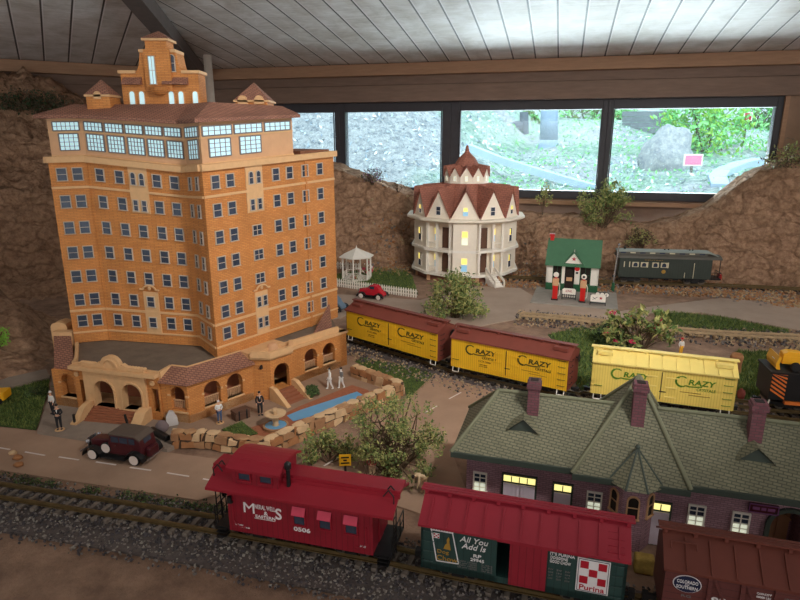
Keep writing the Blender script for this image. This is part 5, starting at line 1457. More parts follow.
# ---- black hopper with orange stripes and the tractor on it ----
def hopper():
    W = .105; a = P(767, 403, .05); d = V((.975, -.222, 0)).normalized(); b = a + d*.36
    t, L = car_root('gondola_car', 'black railway car with orange warning stripes at the right edge', 'train car', a, b, W)
    z0, z1 = .030, .118; h = W/2
    mb = MB(); mb.box(-L/2, L/2, -h, h, z0 + .008, z1); mb.build('body', MT['black'], t)
    mb = MB(); mb.box(-L/2 - .004, L/2 + .004, -h - .004, h + .004, z1, z1 + .006); mb.build('deck', MT['iron'], t)
    for i in range(7):
        mb = MB(); z = z0 + .010 + i*.0125
        for q in [(-h + .004, -.002)]: pass
        y0, y1 = -L/2 + .002, -L/2 + .042
        zl = z + .026; pts = [(y0, -h - .0008, min(z1, zl)), (y0, -h - .0008, min(z1, zl + .006)), (y1, -h - .0008, max(z0 + .008, min(z1, z + .006))), (y1, -h - .0008, max(z0 + .008, z))]
        mb.prism(pts, (0, .001, 0)); mb.build('warning_stripe', MT['orange'], t)
    mb = MB(); mb.box(-L/2 + .045, L/2, -h - .003, -h + .01, z0 - .004, z0 + .006); mb.build('side_sill', MT['orange'], t)
    mb = MB(); mb.bar((-L/2 - .002, -h - .002, .006), (-L/2 + .004, -h - .002, z0 + .008), .003, .003); mb.build('grab_iron', MT['white'], t)
    y = -h - .0008
    mb = MB(); k = [(-L/2 + .095, .070), (-L/2 + .150, .084), (-L/2 + .138, .070), (-L/2 + .30, .082), (-L/2 + .30, .066), (-L/2 + .128, .062), (-L/2 + .140, .054)]
    mb.prism([(x, y, z) for x, z in k], (0, .0008, 0)); mb.build('lightning_emblem', MT['orange'], t)
    text('R', t, MT['whiteletter'], (-L/2 + .158, y - .0006, .073), .014, .014, .3, .02)
    car_base(t, L, W)
    c = (a + b)/2 + V((-d.y, d.x, 0))*W/2
    return c, d, L, z1 + .006 + RT
hc, hd, hL, hz = hopper()
ps5, ns5 = track('railway track under the black car at the right', [hc - hd*.6 + V((0, .09, 0)), hc - hd*.22, hc, hc + hd*.4, hc + hd*.7], tie=MT['tie_dark'])
def tractor(loc, rz):
    t = thing('toy_tractor', 'yellow tractor with a steering wheel loaded on the black railway car', 'tractor', loc, rz)
    def wheel(x, y, r, w):
        mb = MB(); s = -1 if y < 0 else 1
        mb.lathe([(r*.45, -w/2), (r*.92, -w/2), (r, -w*.3), (r, w*.3), (r*.92, w/2), (r*.45, w/2)], (x, y, r), 22, 0, 'y'); o = mb.build('wheel', MT['tyre'], t)
        mb = MB(); mb.lathe([(0, -w*.42), (r*.5, -w*.42), (r*.5, w*.42), (0, w*.42)], (x, y, r), 18, 0, 'y'); mb.build('wheel_hub', MT['tractor'], o)
    for y in (-.036, .036): wheel(-.045, y, .0135, .012); wheel(.055, y, .022, .016)
    mb = MB(); mb.box(-.075, .02, -.017, .017, .014, .038); mb.prism([(.02, -.024, .012), (.09, -.024, .012), (.09, -.024, .040), (.06, -.024, .036), (.02, -.024, .03)], (0, .048, 0)); mb.build('chassis', MT['tractor'], t, bevel=.002)
    mb = MB(); q = [(-.074, .036), (-.074, .046), (-.06, .052), (-.03, .05), (-.008, .044), (-.008, .036)]; mb.prism([(x, -.016, z) for x, z in q], (0, .032, 0)); mb.build('hood', MT['tractor'], t, bevel=.002)
    mb = MB(); mb.lathe([(.010, -.0015), (.0118, 0), (.010, .0015), (.0085, 0)], (.012, 0, .066), 18); mb.bar((.002, 0, .066), (.022, 0, .066), .002, .002); mb.bar((.012, -.01, .066), (.012, .01, .066), .002, .002); mb.cyl((.012, 0, .036), (.012, 0, .066), .0018, None, 8); mb.build('steering_wheel', MT['tractor'], t)
    mb = MB(); mb.prism([(.045, -.014, .036), (.08, -.014, .036), (.086, -.014, .056), (.08, -.014, .057), (.073, -.014, .042), (.045, -.014, .042)], (0, .028, 0)); mb.build('seat', MT['black'], t)
    mb = MB(); mb.prism([(-.095, -.040, .004), (-.086, -.040, .004), (-.090, -.040, .02), (-.086, -.040, .040), (-.093, -.040, .044), (-.099, -.040, .02)], (0, .08, 0)); mb.build('front_blade', MT['tractor'], t)
    mb = MB(); mb.box(-.097, -.0965, -.02, .002, .014, .03); mb.build('white_plate', MT['white'], t)
tractor((hc.x - hd.x*(hL/2 - .11), hc.y - hd.y*(hL/2 - .11), hz), math.atan2(hd.y, hd.x))
# ================= twelve-sided mansion =================
def mansion():
    front = P(463, 284, 0); R = .305; c = V((front.x + .035, front.y + R*.97, 0))
    ang0 = math.atan2(-c.x, -c.y)         # heading from the house to the visitor
    t = thing('mansion', 'round pale mansion with red brown gabled roof and cupola spire below the windows', 'house', c)
    N = 12
    def dirv(k): a = ang0 - k*2*PI/N; return V((math.sin(a), math.cos(a), 0))
    def cor(k, r, z): d = dirv(k - .5); q = r/math.cos(PI/N); return V((d.x*q, d.y*q, z))
    def ring(r, z): return [cor(k, r, z) for k in range(N)]
    zf, z2, zr = .055, .195, .345         # porch floor, balcony, cornice
    mb = MB(); mb.loft(ring(R*.93, 0), ring(R*.93, zf - .012)); mb.build('foundation', MT['redbrick'], t)
    for k in (-2, -1, 0, 1, 2):
        mb = MB(); d = dirv(k - .5)*R*.96; mb.box(d.x - .010, d.x + .010, d.y - .010, d.y + .010, 0, zf - .01); mb.build('foundation_pier', MT['beige'], t)
    for z, nm in ((zf, 'porch_floor'), (z2, 'balcony_floor')):
        mb = MB(); mb.loft(ring(R + .012, z - .014), ring(R + .012, z)); mb.build(nm, MT['white'], t)
    mb = MB(); mb.loft(ring(R + .018, zr), ring(R + .040, zr + .012)); mb.loft(ring(R + .040, zr + .012), ring(R + .040, zr + .024)); mb.build('cornice', MT['housewall'], t)
    mb = MB(); mb.loft(ring(R - .055, zf), ring(R - .055, zr)); mb.build('inner_wall', MT['housewall'], t)
    def fr(k, r): d = dirv(k); tt = V((-d.y, d.x, 0)); return frame(d*r, tt, d) if False else frame(d*r, V((d.y, -d.x, 0))*-1, d)
    hwid = R*math.tan(PI/N)
    def win(k, r, x, z, w, h, mats, **kw):
        mb = MB(); mb.M = fr(k, r) @ Matrix.Translation((x, 0, z)); win_parts(mb, w, h, fw=.003, **kw); return mb.build('window', mats, t)
    for k in range(-3, 4):
        closed = k in (0, 2, -2, 3, -3)
        for zl, zh in ((zf, z2 - .014), (z2, zr)):
            zm = (zl + zh)/2
            if closed:
                mb = MB(); mb.M = fr(k, R); w = hwid*.985 if k else hwid*.80
                mb.box(-w, w, -.10, -.004 if k else .012, zl, zh); mb.build('wall_bay', MT['housewall'], t)
                m = [MT['white'], MT['litblue'] if zl == zf else MT['litwhite']] if k == 0 else [MT['white'], MT['darkglass']]
                win(k, R + (.012 if k == 0 else -.003), 0, zm - .004, .036, .078, m, mid=True)
                if k == 0:
                    mb = MB(); mb.M = fr(0, R + .0135) @ Matrix.Translation((0, 0, zm + .017)); mb.box(-.016, .016, 0, .0012, -.017, .017); mb.build('lit_blind', MT['lit'], t)
                if abs(k) == 2:
                    mb = MB(); mb.M = fr(k, R - .0015) @ Matrix.Translation((0, 0, zm + .014)); mb.box(-.016, .0, 0, .0012, -.017, .017); mb.build('lit_blind', MT['lit'], t)
            else:
                s = 1 if k > 0 else -1
                # recessed porch: dark door beside the bay, window beyond it
                mb = MB(); mb.M = fr(k, R - .054) @ Matrix.Translation((-s*.026, 0, zl + .058))
                win_parts(mb, .050, .116, mid=False, fw=.004, arch=(k < 0 and zl == zf)); mb.build('porch_door', [MT['brownwood'], MT['brownwood']], t)
                mb = MB(); mb.M = fr(k, R - .054) @ Matrix.Translation((s*.042, 0, zm)); win_parts(mb, .030, .078, fw=.003); mb.build('window', [MT['white'], MT['litblue']], t)
                mb = MB(); mb.M = fr(k, R - .0515) @ Matrix.Translation((s*.042, 0, zm + .018)); mb.box(-.012, .012, 0, .0012, -.017, .017); mb.build('lit_blind', MT['lit'], t)
                for x in (-hwid*.92, s*hwid*.16, hwid*.92):
                    mb = MB(); mb.M = fr(k, R - .006); mb.box(x - .006, x + .006, -.012, 0, zl, zh); mb.box(x - .009, x + .009, -.014, .003, zh - .014, zh); mb.build('porch_column', MT['white'], t)
                mb = MB(); mb.M = fr(k, R - .008)
                xa, xb = (s*hwid*.16, s*hwid*.92); xa, xb = min(xa, xb), max(xa, xb)
                if not (k == 1 and zl == zf):
                    mb.box(xa, xb, -.004, 0, zl + .030, zl + .034)
                    for i in range(7): x = lerp(xa, xb, i/6); mb.box(x - .0012, x + .0012, -.003, -.001, zl, zl + .03)
                    mb.build('balustrade', MT['white'], t)
                mb = MB(); mb.M = fr(k, R - .055); mb.box(-hwid*.9, hwid*.9, 0, .05, zh - .004, zh + .0); mb.build('porch_soffit', MT['cream'], t)
    # roof: twelve gables running in to the drum of the cupola
    z0 = zr + .024; zg = .520; zc = .560; rin = .13
    mb = MB(); mb.loft(ring(R*.90, z0 - .002), ring(rin*.95, zc), 0); mb.build('roof_core', MT['houseroof'], t)
    for k in range(N):
        d = dirv(k); r = R - .004
        a, b = cor(k, r, z0), cor(k + 1, r, z0); pk = d*r; pk = V((pk.x, pk.y, zg)); mb = MB()
        inn = d*.6*R; wi = V((inn.x, inn.y, z0))
        mb.prism([a, b, pk], tuple(-d*.012)); gb = mb.build('gable', MT['housewall'], t)
        q = d*rin; back_ = V((q.x, q.y, zg + .020)); aa, bb = cor(k, rin*.9, z0 + .11), cor(k + 1, rin*.9, z0 + .11)
        o_ = d*.010; up = V((0, 0, .004))
        mb = MB(); th = V((0, 0, .006))
        for e, f in ((a, aa), (b, bb)):
            mb.add([e + o_, pk + o_ + up, back_ + up, f, e + o_ + th, pk + o_ + up + th, back_ + up + th, f + th],
                   [(0,1,2,3), (4,7,6,5), (0,4,5,1), (1,5,6,2), (2,6,7,3), (3,7,4,0)])
        mb.build('gable_roof', MT['houseroof'], t)
        if k in (0, 1, 2, 3, 9, 10, 11):
            mb = MB(); mb.M = fr(k, r + .001) @ Matrix.Translation((0, 0, z0 + .042)); win_parts(mb, .030, .048, fw=.003); mb.build('gable_window', [MT['white'], MT['darkglass'] if k else MT['litblue']], t)
            if k in (0, 2, 10):
                mb = MB(); mb.M = fr(k, r + .0025) @ Matrix.Translation((0, 0, z0 + .054)); mb.box(-.012, .012, 0, .001, -.010, .010); mb.build('lit_blind', MT['lit'], t)
    # cupola
    M8 = 12
    zb_, zt_, zp = .48, .592, .634
    mb = MB(); mb.loft(ring(rin, zb_), ring(rin, zt_)); mb.build('cupola_drum', MT['housewall'], t)
    for k in range(N):
        d = dirv(k); a, b = cor(k, rin + .001, zt_ - .004), cor(k + 1, rin + .001, zt_ - .004); pk = d*(rin + .001); pk = V((pk.x, pk.y, zp + .010))
        mb = MB(); mb.prism([a, b, pk], tuple(-d*.008)); mb.build('cupola_gable', MT['housewall'], t)
        mb = MB(); th = V((0, 0, .004)); q = d*.05; bk_ = V((q.x, q.y, zp + .026)); aa, bb = cor(k, .06, zp + .004), cor(k + 1, .06, zp + .004); o_ = d*.006
        for e, f in ((a, aa), (b, bb)):
            mb.add([e + o_, pk + o_, bk_, f, e + o_ + th, pk + o_ + th, bk_ + th, f + th], [(0,1,2,3), (4,7,6,5), (0,4,5,1), (1,5,6,2), (2,6,7,3), (3,7,4,0)])
        mb.build('cupola_gable_roof', MT['houseroof'], t)
        if k in (0, 1, 2, 10, 11):
            mb = MB(); mb.M = fr(k, rin + .001) @ Matrix.Translation((0, 0, zt_ - .012)); win_parts(mb, .018, .030, fw=.003); mb.build('cupola_window', [MT['white'], MT['litwhite']], t)
    mb = MB()
    mb.loft(ring(.078, zp + .012), ring(.048, zp + .060), 0); mb.loft(ring(.048, zp + .060), ring(.018, zp + .088), 0); mb.loft(ring(.018, zp + .088), ring(.010, zp + .104), 0)
    mb.build('spire', MT['houseroof'], t)
    mb = MB(); mb.lathe([(0, 0), (.012, .002), (.013, .010), (.008, .016), (.010, .022), (.004, .034), (0, .036)], (0, 0, zp + .098), 14); mb.build('finial', MT['houseroof'], t)
    # stairs down from the right-hand porch
    d = dirv(1); tt = V((-d.y, d.x, 0)); mb = MB(); mb.M = fr(1, R + .010); ns = 6; D = .105; xo = -.012
    for i in range(ns): mb.box(xo - .027, xo + .027, 0, D - D*i/ns, zf*i/ns - .0, zf*(i+1)/ns)
    mb.build('front_stairs', MT['white'], t)
    for x in (xo - .031, xo + .027):
        mb = MB(); mb.M = fr(1, R + .010); mb.prism([(x, 0, zf - .02), (x, 0, zf + .042), (x, .006, zf + .042), (x, D, .044), (x, D + .006, .040), (x, D + .006, 0), (x, D - .004, 0), (x, D - .004, .030), (x, .006, zf + .026), (x, .006, zf - .02)], (.004, 0, 0)); mb.build('stair_railing', MT['white'], t)
    mb = MB(); mb.M = fr(0, R + .012); mb.box(-.012, .012, 0, .02, 0, .02); mb.build('foundation_pier', MT['redbrick'], t)
mansion()
# ================= filling station =================
gA, gB_ = P(545, 290.5), P(597, 294.5)
gt = (gB_ - gA).normalized(); gn = V((gt.y, -gt.x, 0)); gL = (gB_ - gA).length
sA, sB = P(530, 303.5), P(618, 310.5)
mb = MB(); st_ = (sB - sA).normalized(); sn = V((st_.y, -st_.x, 0)); sW = (sB - sA).length
mb.M = frame(sA, st_, sn); mb.box(0, sW, -.34, 0, -.002, .008)
tag(mb.build('concrete_forecourt', MT['concrete'], bevel=.002), 'grey concrete slab under the green roofed filling station', 'slab')
SZ = .008
def gas_station():
    t = thing('filling_station', 'small white filling station with green roof and a star on its gable', 'filling station', (gA.x, gA.y, SZ), math.atan2(gt.y, gt.x))
    L = gL; H = .142; D = .17
    mb = MB(); mb.box(0, L, 0.0, D, 0, .040); mb.build('wainscot', MT['greenpaint'], t)
    mb = MB(); mb.box(.004, L - .004, .004, D - .004, .04, H); mb.build('inner_wall', MT['blackhole'], t)
    for x0, x1 in ((0, .034), (.082, .098), (.148, .176), (L - .040, L)):
        mb = MB(); mb.box(x0, x1, 0, .012, .038, H); mb.build('front_wall', MT['white'], t)
    mb = MB(); mb.box(0, .008, 0, D, .038, H); mb.build('side_wall', MT['white'], t); mb = MB(); mb.box(L - .008, L, 0, D, .038, H); mb.build('side_wall', MT['white'], t)
    for x0, x1 in ((.034, .082), (.176, L - .040)):
        mb = MB(); mb.M = frame(((x0+x1)/2, .003, .09), (1,0,0), (0,-1,0)); win_parts(mb, x1 - x0 - .004, .095, fw=.003, mull=1); mb.build('window', [MT['greenpaint'], MT['blackhole']], t)
    mb = MB(); mb.box(.100, .146, -.001, .004, .0, H - .008); dr = mb.build('door', MT['blackhole'], t)
    mb = MB(); mb.box(.108, .138, -.003, -.0005, .055, .075); mb.build('counter_sign', MT['beige'], t)
    # steep roof with a small front gable
    o = .028; ry = D*.55; rz = .262; ez = .138
    mb = MB(); mb.prism([(-.006, -o, ez), (-.006, ry, rz), (-.006, D + o, ez), (-.006, D + o, ez + .006), (-.006, ry, rz + .007), (-.006, -o, ez + .006)], (L + .012, 0, 0)); mb.build('roof', MT['greenroof'], t)
    for x in (0, L - .006):
        mb = MB(); mb.prism([(x, 0, H - .004), (x, D, H - .004), (x, ry, rz - .012)], (.006, 0, 0)); mb.build('side_gable', MT['white'], t)
    cx = L*.52
    mb = MB(); mb.prism([(cx - .046, -o + .004, ez + .018), (cx + .046, -o + .004, ez + .018), (cx, -o + .004, ez + .078)], (0, .11, 0)); mb.build('front_gable', MT['white'], t)
    mb = MB()
    for s in (-1, 1): mb.prism([(cx, -o - .004, ez + .082), (cx + s*.055, -o - .004, ez + .012), (cx + s*.055, -o - .004, ez + .006), (cx, -o - .004, ez + .074)], (0, .12, 0))
    mb.build('gable_roof', MT['greenroof'], t)
    mb = MB(); st = [(cx + math.sin(PI*i/5)*(.013 if i % 2 == 0 else .0055), -o + .0035, ez + .042 + math.cos(PI*i/5)*(.013 if i % 2 == 0 else .0055)) for i in range(10)]
    mb.prism(st, (0, -.001, 0)); mb.build('star_emblem', MT['signred'], t)
    mb = MB(); mb.cyl((cx, -o, ez + .08), (cx, -o, ez + .094), .003, .001, 8); mb.build('gable_finial', MT['white'], t)
    mb = MB(); mb.box(.004, .024, ry - .012, ry + .008, rz - .014, rz + .026); mb.box(.001, .027, ry - .015, ry + .011, rz + .02, rz + .03); mb.build('chimney', MT['redpaint'], t)
    mb = MB(); mb.box(.150, .172, -.016, -.012, .055, .128); hs = mb.build('hanging_sign', MT['white'], t)
    mb = MB(); mb.lathe([(0, 0), (.013, 0), (.013, -.003), (0, -.003)], (.161, -.016, .128), 16, 0, 'y'); mb.build('sign_disc', MT['redpaint'], hs)
    mb = MB(); mb.box(.155, .167, -.018, -.016, .100, .110); mb.build('sign_patch', MT['black'], hs)
    mb = MB(); mb.box(.159, .163, -.014, 0, .13, .134); mb.build('sign_bracket', MT['black'], t)
gas_station()
def pump(u, v, label, face):
    p = P(u, v, SZ); t = thing('fuel_pump', label, 'fuel pump', p, math.atan2(gt.y, gt.x), 'red fuel pumps on the forecourt')
    mb = MB(); mb.box(-.017, .017, -.014, .014, 0, .006); mb.build('pump_base', MT['black'], t)
    mb = MB(); mb.box(-.0125, .0125, -.010, .010, .006, .072); mb.box(-.014, .014, -.011, .011, .068, .074); mb.build('pump_body', MT['redpaint'], t, bevel=.0015)
    mb = MB(); mb.box(-.015, .015, -.011, .011, .074, .112); mb.build('meter_case', MT['beige'], t, bevel=.002)
    mb = MB(); mb.cyl((0, 0, .112), (0, 0, .118), .008, .006, 10); mb.build('globe_neck', MT['redpaint'], t)
    mb = MB(); mb.lathe([(0, -.006), (.011, -.006), (.0135, -.002), (.0135, .002), (.011, .006), (0, .006)], (0, 0, .130), 18, 0, 'y'); g = mb.build('globe', MT['white'], t)
    mb = MB(); mb.lathe([(0, 0), (.006, 0), (.006, -.001), (0, -.001)], (0, -.006, .130), 14, 0, 'y'); mb.build('globe_emblem', face, g)
    mb = MB(); mb.tube([(.015, 0, .09), (.021, -.004, .075), (.021, -.004, .03), (.016, -.006, .022)], .0018, 6); mb.build('hose', MT['white'], t)
pump(554.5, 299.5, 'left red fuel pump, before the left window of the filling station', MT['white'])
pump(582, 302, 'right red fuel pump with a dark emblem on its globe', MT['black'])
def rack(u, v, w, label, kind):
    p = P(u, v, SZ); t = thing('sign_rack', label, 'display rack', p, math.atan2(gt.y, gt.x))
    mb = MB()
    for x in (-w/2, w/2):
        mb.bar((x, -.004, 0), (x, .004, .055), .003, .003); mb.bar((x, .012, 0), (x, .004, .04), .003, .003)
    for z in (.012, .026): mb.box(-w/2, w/2, -.008, .006, z - .002, z)
    mb.build('rack_frame', MT['black'], t)
    h = .03 if kind == 0 else .036
    mb = MB(); z = .030 if kind == 0 else .018; prof = [(-w/2, z), (w/2, z), (w/2, z + h - .006), (w/2 - .008, z + h), (-w/2 + .008, z + h), (-w/2, z + h - .006)]
    mb.prism([(x, -.009, q) for x, q in prof], (0, .003, 0)); s = mb.build('sign_board', MT['white'], t)
    if kind == 0: text('OIL', t, MT['signred'], (0, -.0094, z + h*.55), w*.5, .011, .2, .01); 
    else:
        mb = MB(); mb.prism([(w*.18 + math.sin(PI*i/5)*(.009 if i % 2 == 0 else .004), -.0095, z + h*.55 + math.cos(PI*i/5)*(.009 if i % 2 == 0 else .004)) for i in range(10)], (0, -.0008, 0)); mb.build('star_emblem', MT['signred'], t)
        mb = MB(); mb.bar((-w*.36, -.0095, z + .01), (-w*.05, -.0095, z + .024), .0016, .0008, 0, (0, 1, 0)); mb.bar((-w*.36, -.0095, z + .024), (-w*.16, -.0095, z + .012), .0016, .0008, 0, (0, 1, 0)); mb.build('painted_stroke', MT['black'], t)
    return t, p
def bottle_row(u, v, w, zs, n, label, g):
    p = P(u, v, SZ); M = Matrix.Translation(p) @ Matrix.Rotation(math.atan2(gt.y, gt.x), 4, 'Z'); first = None
    for z in zs:
        for i in range(n):
            q = M @ V((lerp(-w/2 + .006, w/2 - .006, i/(n-1)), -.002, z))
            if first is None:
                mb = MB(); mb.lathe([(0, 0), (.0028, 0), (.0028, .007), (.001, .010), (.001, .012), (0, .012)], (0, 0, 0), 8); o = first = mb.build('oil_bottle', MT['white'])
            else: o = copy_obj(first)
            o.location = q; tag(o, label, 'bottle', g)
rack(568.5, 299.5, .066, 'black rack with a white arched sign and oil bottles between the two pumps', 0)
bottle_row(568.5, 299.5, .066, (.012, .026 - .0005), 6, 'tiny white oil bottle on the black rack between the two pumps', 'oil bottles on the rack')
rack(597.5, 305, .072, 'white sign board with a star on the forecourt right of the pumps', 1)
for i, u in enumerate((597.5, 602, 606.5)):
    p = P(u, 296.5 + i*.4, SZ); r_ = .013
    mb = MB(); mb.lathe([(r_*.55, -.004), (r_, -.0045), (r_, .0045), (r_*.55, .004)], (0, 0, r_), 18, 0, 'y'); o = thing('display_tyre', ('leftmost', 'middle', 'rightmost')[i] + ' of the three white banded tyres at the corner of the filling station', 'tyre', p, math.atan2(gt.y, gt.x), 'tyres on display')
    mb.build('tyre', MT['tyre'], o)
    mb = MB(); mb.lathe([(r_*.35, -.0055), (r_*.85, -.0055), (r_*.85, -.0035), (r_*.35, -.0035)], (0, 0, r_), 18, 0, 'y'); mb.build('white_band', MT['white'], o)
pp = P(612.5, 291.5)
t = thing('lamp_pole', 'white pole with green base standing at the left end of the passenger car', 'pole', pp)
mb = MB(); mb.cyl((0, 0, 0), (0, 0, .05), .010, .008, 10); mb.build('pole_base', MT['greenpaint'], t)
mb = MB(); mb.cyl((0, 0, .05), (.012, 0, .255), .004, .003, 8); mb.build('pole', MT['chrome'], t)
mb = MB(); mb.ball((.012, 0, .258), .006, 8, 6); mb.build('pole_cap', MT['chrome'], t)

# ================= depot with olive shingle roof =================
def depot():
    E0 = P(452, 451, .16); E1 = P(690, 485, .16); tt = (V((E1.x, E1.y, 0)) - V((E0.x, E0.y, 0))).normalized(); nn = V((tt.y, -tt.x, 0))
    O = V((E0.x, E0.y, 0)) - nn*.028 + tt*.028     # front left wall corner
    W = Wall(O, tt, nn); t = thing('train_depot', 'purple brick depot with a hipped olive green shingle roof', 'train station', O, math.atan2(tt.y, tt.x))
    # local: x along the front, y backwards, z up
    inv = frame(O, tt, -nn).inverted()
    L = W.b(800, 505) + .16; D = .17; H = .165
    ca, cb_ = W.b(581, 470), W.b(687, 482); cm = (ca + cb_)/2 + .004
    aw_ = W.b(789, 530)
    mb = MB(); mb.M = Matrix.Diagonal((1, -1, 1, 1))   # arch_wall thickness runs backwards
    mb.M = Matrix.Identity(4)
    mb.box(0, aw_ - .036, 0, D, 0, H); mb.box(aw_ + .036, L, 0, D, 0, H); mb.box(aw_ - .036, aw_ + .036, .09, D, 0, H)
    n = 10; arc = [(aw_ - math.cos(PI*i/n)*.036, .085 + math.sin(PI*i/n)*.036) for i in range(n + 1)]
    for i in range(n): (xa, za), (xb, zb_) = arc[i], arc[i+1]; mb.prism([(xa, 0, za), (xb, 0, zb_), (xb, 0, H), (xa, 0, H)], (0, .02, 0))
    mb.build('walls', MT['depotbrick'], t)
    mb = MB(); mb.M = frame((0, -.002, 0), (1,0,0), (0,-1,0)); arch_ring(mb, aw_, .038, .0, .085, .008, .004); mb.build('arch_trim', MT['depottrim'], t)
    mb = MB(); mb.box(aw_ - .03, aw_ + .03, .086, .09, 0, .12); mb.bar((aw_ - .035, .084, .10), (aw_ + .03, .084, .05), .006, .006); mb.bar((aw_ + .012, .084, .12), (aw_ + .012, .084, 0), .01, .006); mb.build('arch_back_wall', MT['beige'], t)
    # roof
    o = .030; z0 = .158
    def hip(mb, x0, x1, y0, y1, zr, hx0, hx1, yr):
        b_ = [(x0, y0, z0), (x1, y0, z0), (x1, y1, z0), (x0, y1, z0)]
        r = [(x0 + hx0, yr, zr), (x1 - hx1, yr, zr)]
        mb.add(b_ + r, [(0,1,5,4), (1,2,5), (2,3,4,5), (3,0,4), (3,2,1,0)])
    yr = .085
    mb = MB(); hip(mb, -o, L + o, -o, D + o, .261, .082, .10, yr); mb.build('wing_roof', MT['shingle'], t)
    px = W.b(636, 470) - .0; 
    hwc = (cb_ - ca)/2 + .012; apex = V((cm - .002, .085, .328))
    mb = MB(); y0 = -o - .012; y1 = D + o + .012; x0, x1 = cm - hwc - .01, cm + hwc - .016
    mb.add([(x0, y0, z0 - .004), (x1, y0, z0 - .004), (x1, y1, z0 - .004), (x0, y1, z0 - .004), tuple(apex)], [(0,1,4), (1,2,4), (2,3,4), (3,0,4), (3,2,1,0)]); mb.build('central_roof', MT['shingle'], t)
    def ridge(p, q, nm='ridge_cap'):
        mb = MB(); mb.cyl(p, q, .0045, .0045, 8); mb.build(nm, MT['ridge'], t)
    ridge((x0, y0, z0), apex); ridge((x1, y0, z0), apex); ridge(apex, (x1, y1, z0)); ridge(apex, (x0, y1, z0))
    ridge((-o, -o, z0 + .001), (-o + .082, yr, .262)); ridge((-o + .082, yr, .262), (cm - .04, yr, .262)); ridge((cm + .04, yr, .262), (L + o - .10, yr, .262)); ridge((L + o, -o, z0), (L + o - .10, yr, .262)); ridge((-o, D + o, z0 + .001), (-o + .082, yr, .262))
    mb = MB(); mb.box(-o, L + o, -o - .003, -o + .002, z0 - .010, z0 + .002); mb.build('eave_board', MT['depottrim'], t)
    mb = MB(); mb.box(x0, x1, y0 - .003, y0 + .002, z0 - .014, z0 - .002); mb.build('eave_board', MT['depottrim'], t)
    # polygonal bay with its own little roof
    bx = W.b(631, 500); bw = .045; bd = .038
    pts = [(bx - bw, 0), (bx - bw*.45, -bd), (bx + bw*.45, -bd), (bx + bw, 0)]
    mb = MB(); mb.prism([(x, y, 0) for x, y in pts] + [(bx + bw, .01, 0), (bx - bw, .01, 0)], (0, 0, H - .012)); mb.build('bay', MT['depotbrick'], t)
    for i in range(3):
        p, q = V((*pts[i], 0)), V((*pts[i+1], 0)); d = (q - p).normalized(); nrm = V((d.y, -d.x, 0)); m = (p + q)/2
        mb = MB(); mb.M = frame((m.x, m.y, .098), d, nrm); win_parts(mb, .022, .05, fw=.003, arch=True); mb.build('bay_window', [MT['beige'], MT['blackhole']], t)
    ap = (bx, -.012, .215); k = [(bx - bw*1.35, .012, z0 - .004), (bx - bw*1.15, -.040, z0 - .006), (bx - bw*.45, -bd - .030, z0 - .008), (bx + bw*.45, -bd - .030, z0 - .008), (bx + bw*1.15, -.040, z0 - .006), (bx + bw*1.35, .012, z0 - .004)]
    mb = MB()
    for i in range(5): mb.add([k[i], k[i+1], ap], [(0, 1, 2)])
    mb.add(k, [tuple(range(6))[::-1]]); mb.build('bay_roof', MT['shingle'], t)
    for q in k[1:5]:
        mb = MB(); mb.cyl(q, ap, .0022, .0018, 6); mb.build('bay_roof_hip', MT['depottrim'], t)
    mb = MB(); mb.ball((ap[0], ap[1], ap[2] + .002), .005, 8, 6); mb.build('bay_finial', MT['depottrim'], t)
    # chimneys
    def chim(u, v, h, yy):
        p = inv @ PN(u, v, -nn, -(nn.dot(O)) + yy); w = .012
        zz = p.z
        mb = MB(); mb.box(p.x - w, p.x + w, yy - w, yy + w, zz - .03, zz + h - .008); mb.box(p.x - w - .003, p.x + w + .003, yy - w - .003, yy + w + .003, zz + h - .016, zz + h - .006); mb.box(p.x - w - .001, p.x + w + .001, yy - w - .001, yy + w + .001, zz + h - .008, zz + h)
        c_ = mb.build('chimney', MT['chimney'], t)
        mb = MB(); mb.box(p.x - w + .004, p.x + w - .004, yy - w + .004, yy + w - .004, zz + h - .001, zz + h + .0012); mb.build('flue', MT['blackhole'], c_)
    chim(533, 409, .068, .06); chim(637.5, 417, .075, .035); chim(754, 435, .072, .06)
    # roof vents
    for u, v in ((523, 427), (755, 459)):
        yy = .025; x = W.b(u, 440) ; zz = z0 + (yy + o)*(.103/.115)
        x = (inv @ PN(u, v, -nn, -(nn.dot(O)) + yy)).x
        mb = MB(); zv = zz - .004; mb.prism([(x - .030, yy - .006, zv), (x + .030, yy - .006, zv), (x, yy - .006, zv + .026)], (0, .004, 0)); vn = mb.build('roof_vent', MT['depottrim'], t)
        mb = MB()
        for s in (-1, 1): mb.add([(x, yy - .012, zv + .030), (x + s*.036, yy - .012, zv - .002), (x + s*.030, yy + .02, zv + .012), (x, yy + .03, zv + .030)], [(0, 1, 2, 3)])
        mb.build('vent_roof', MT['shingle'], t)
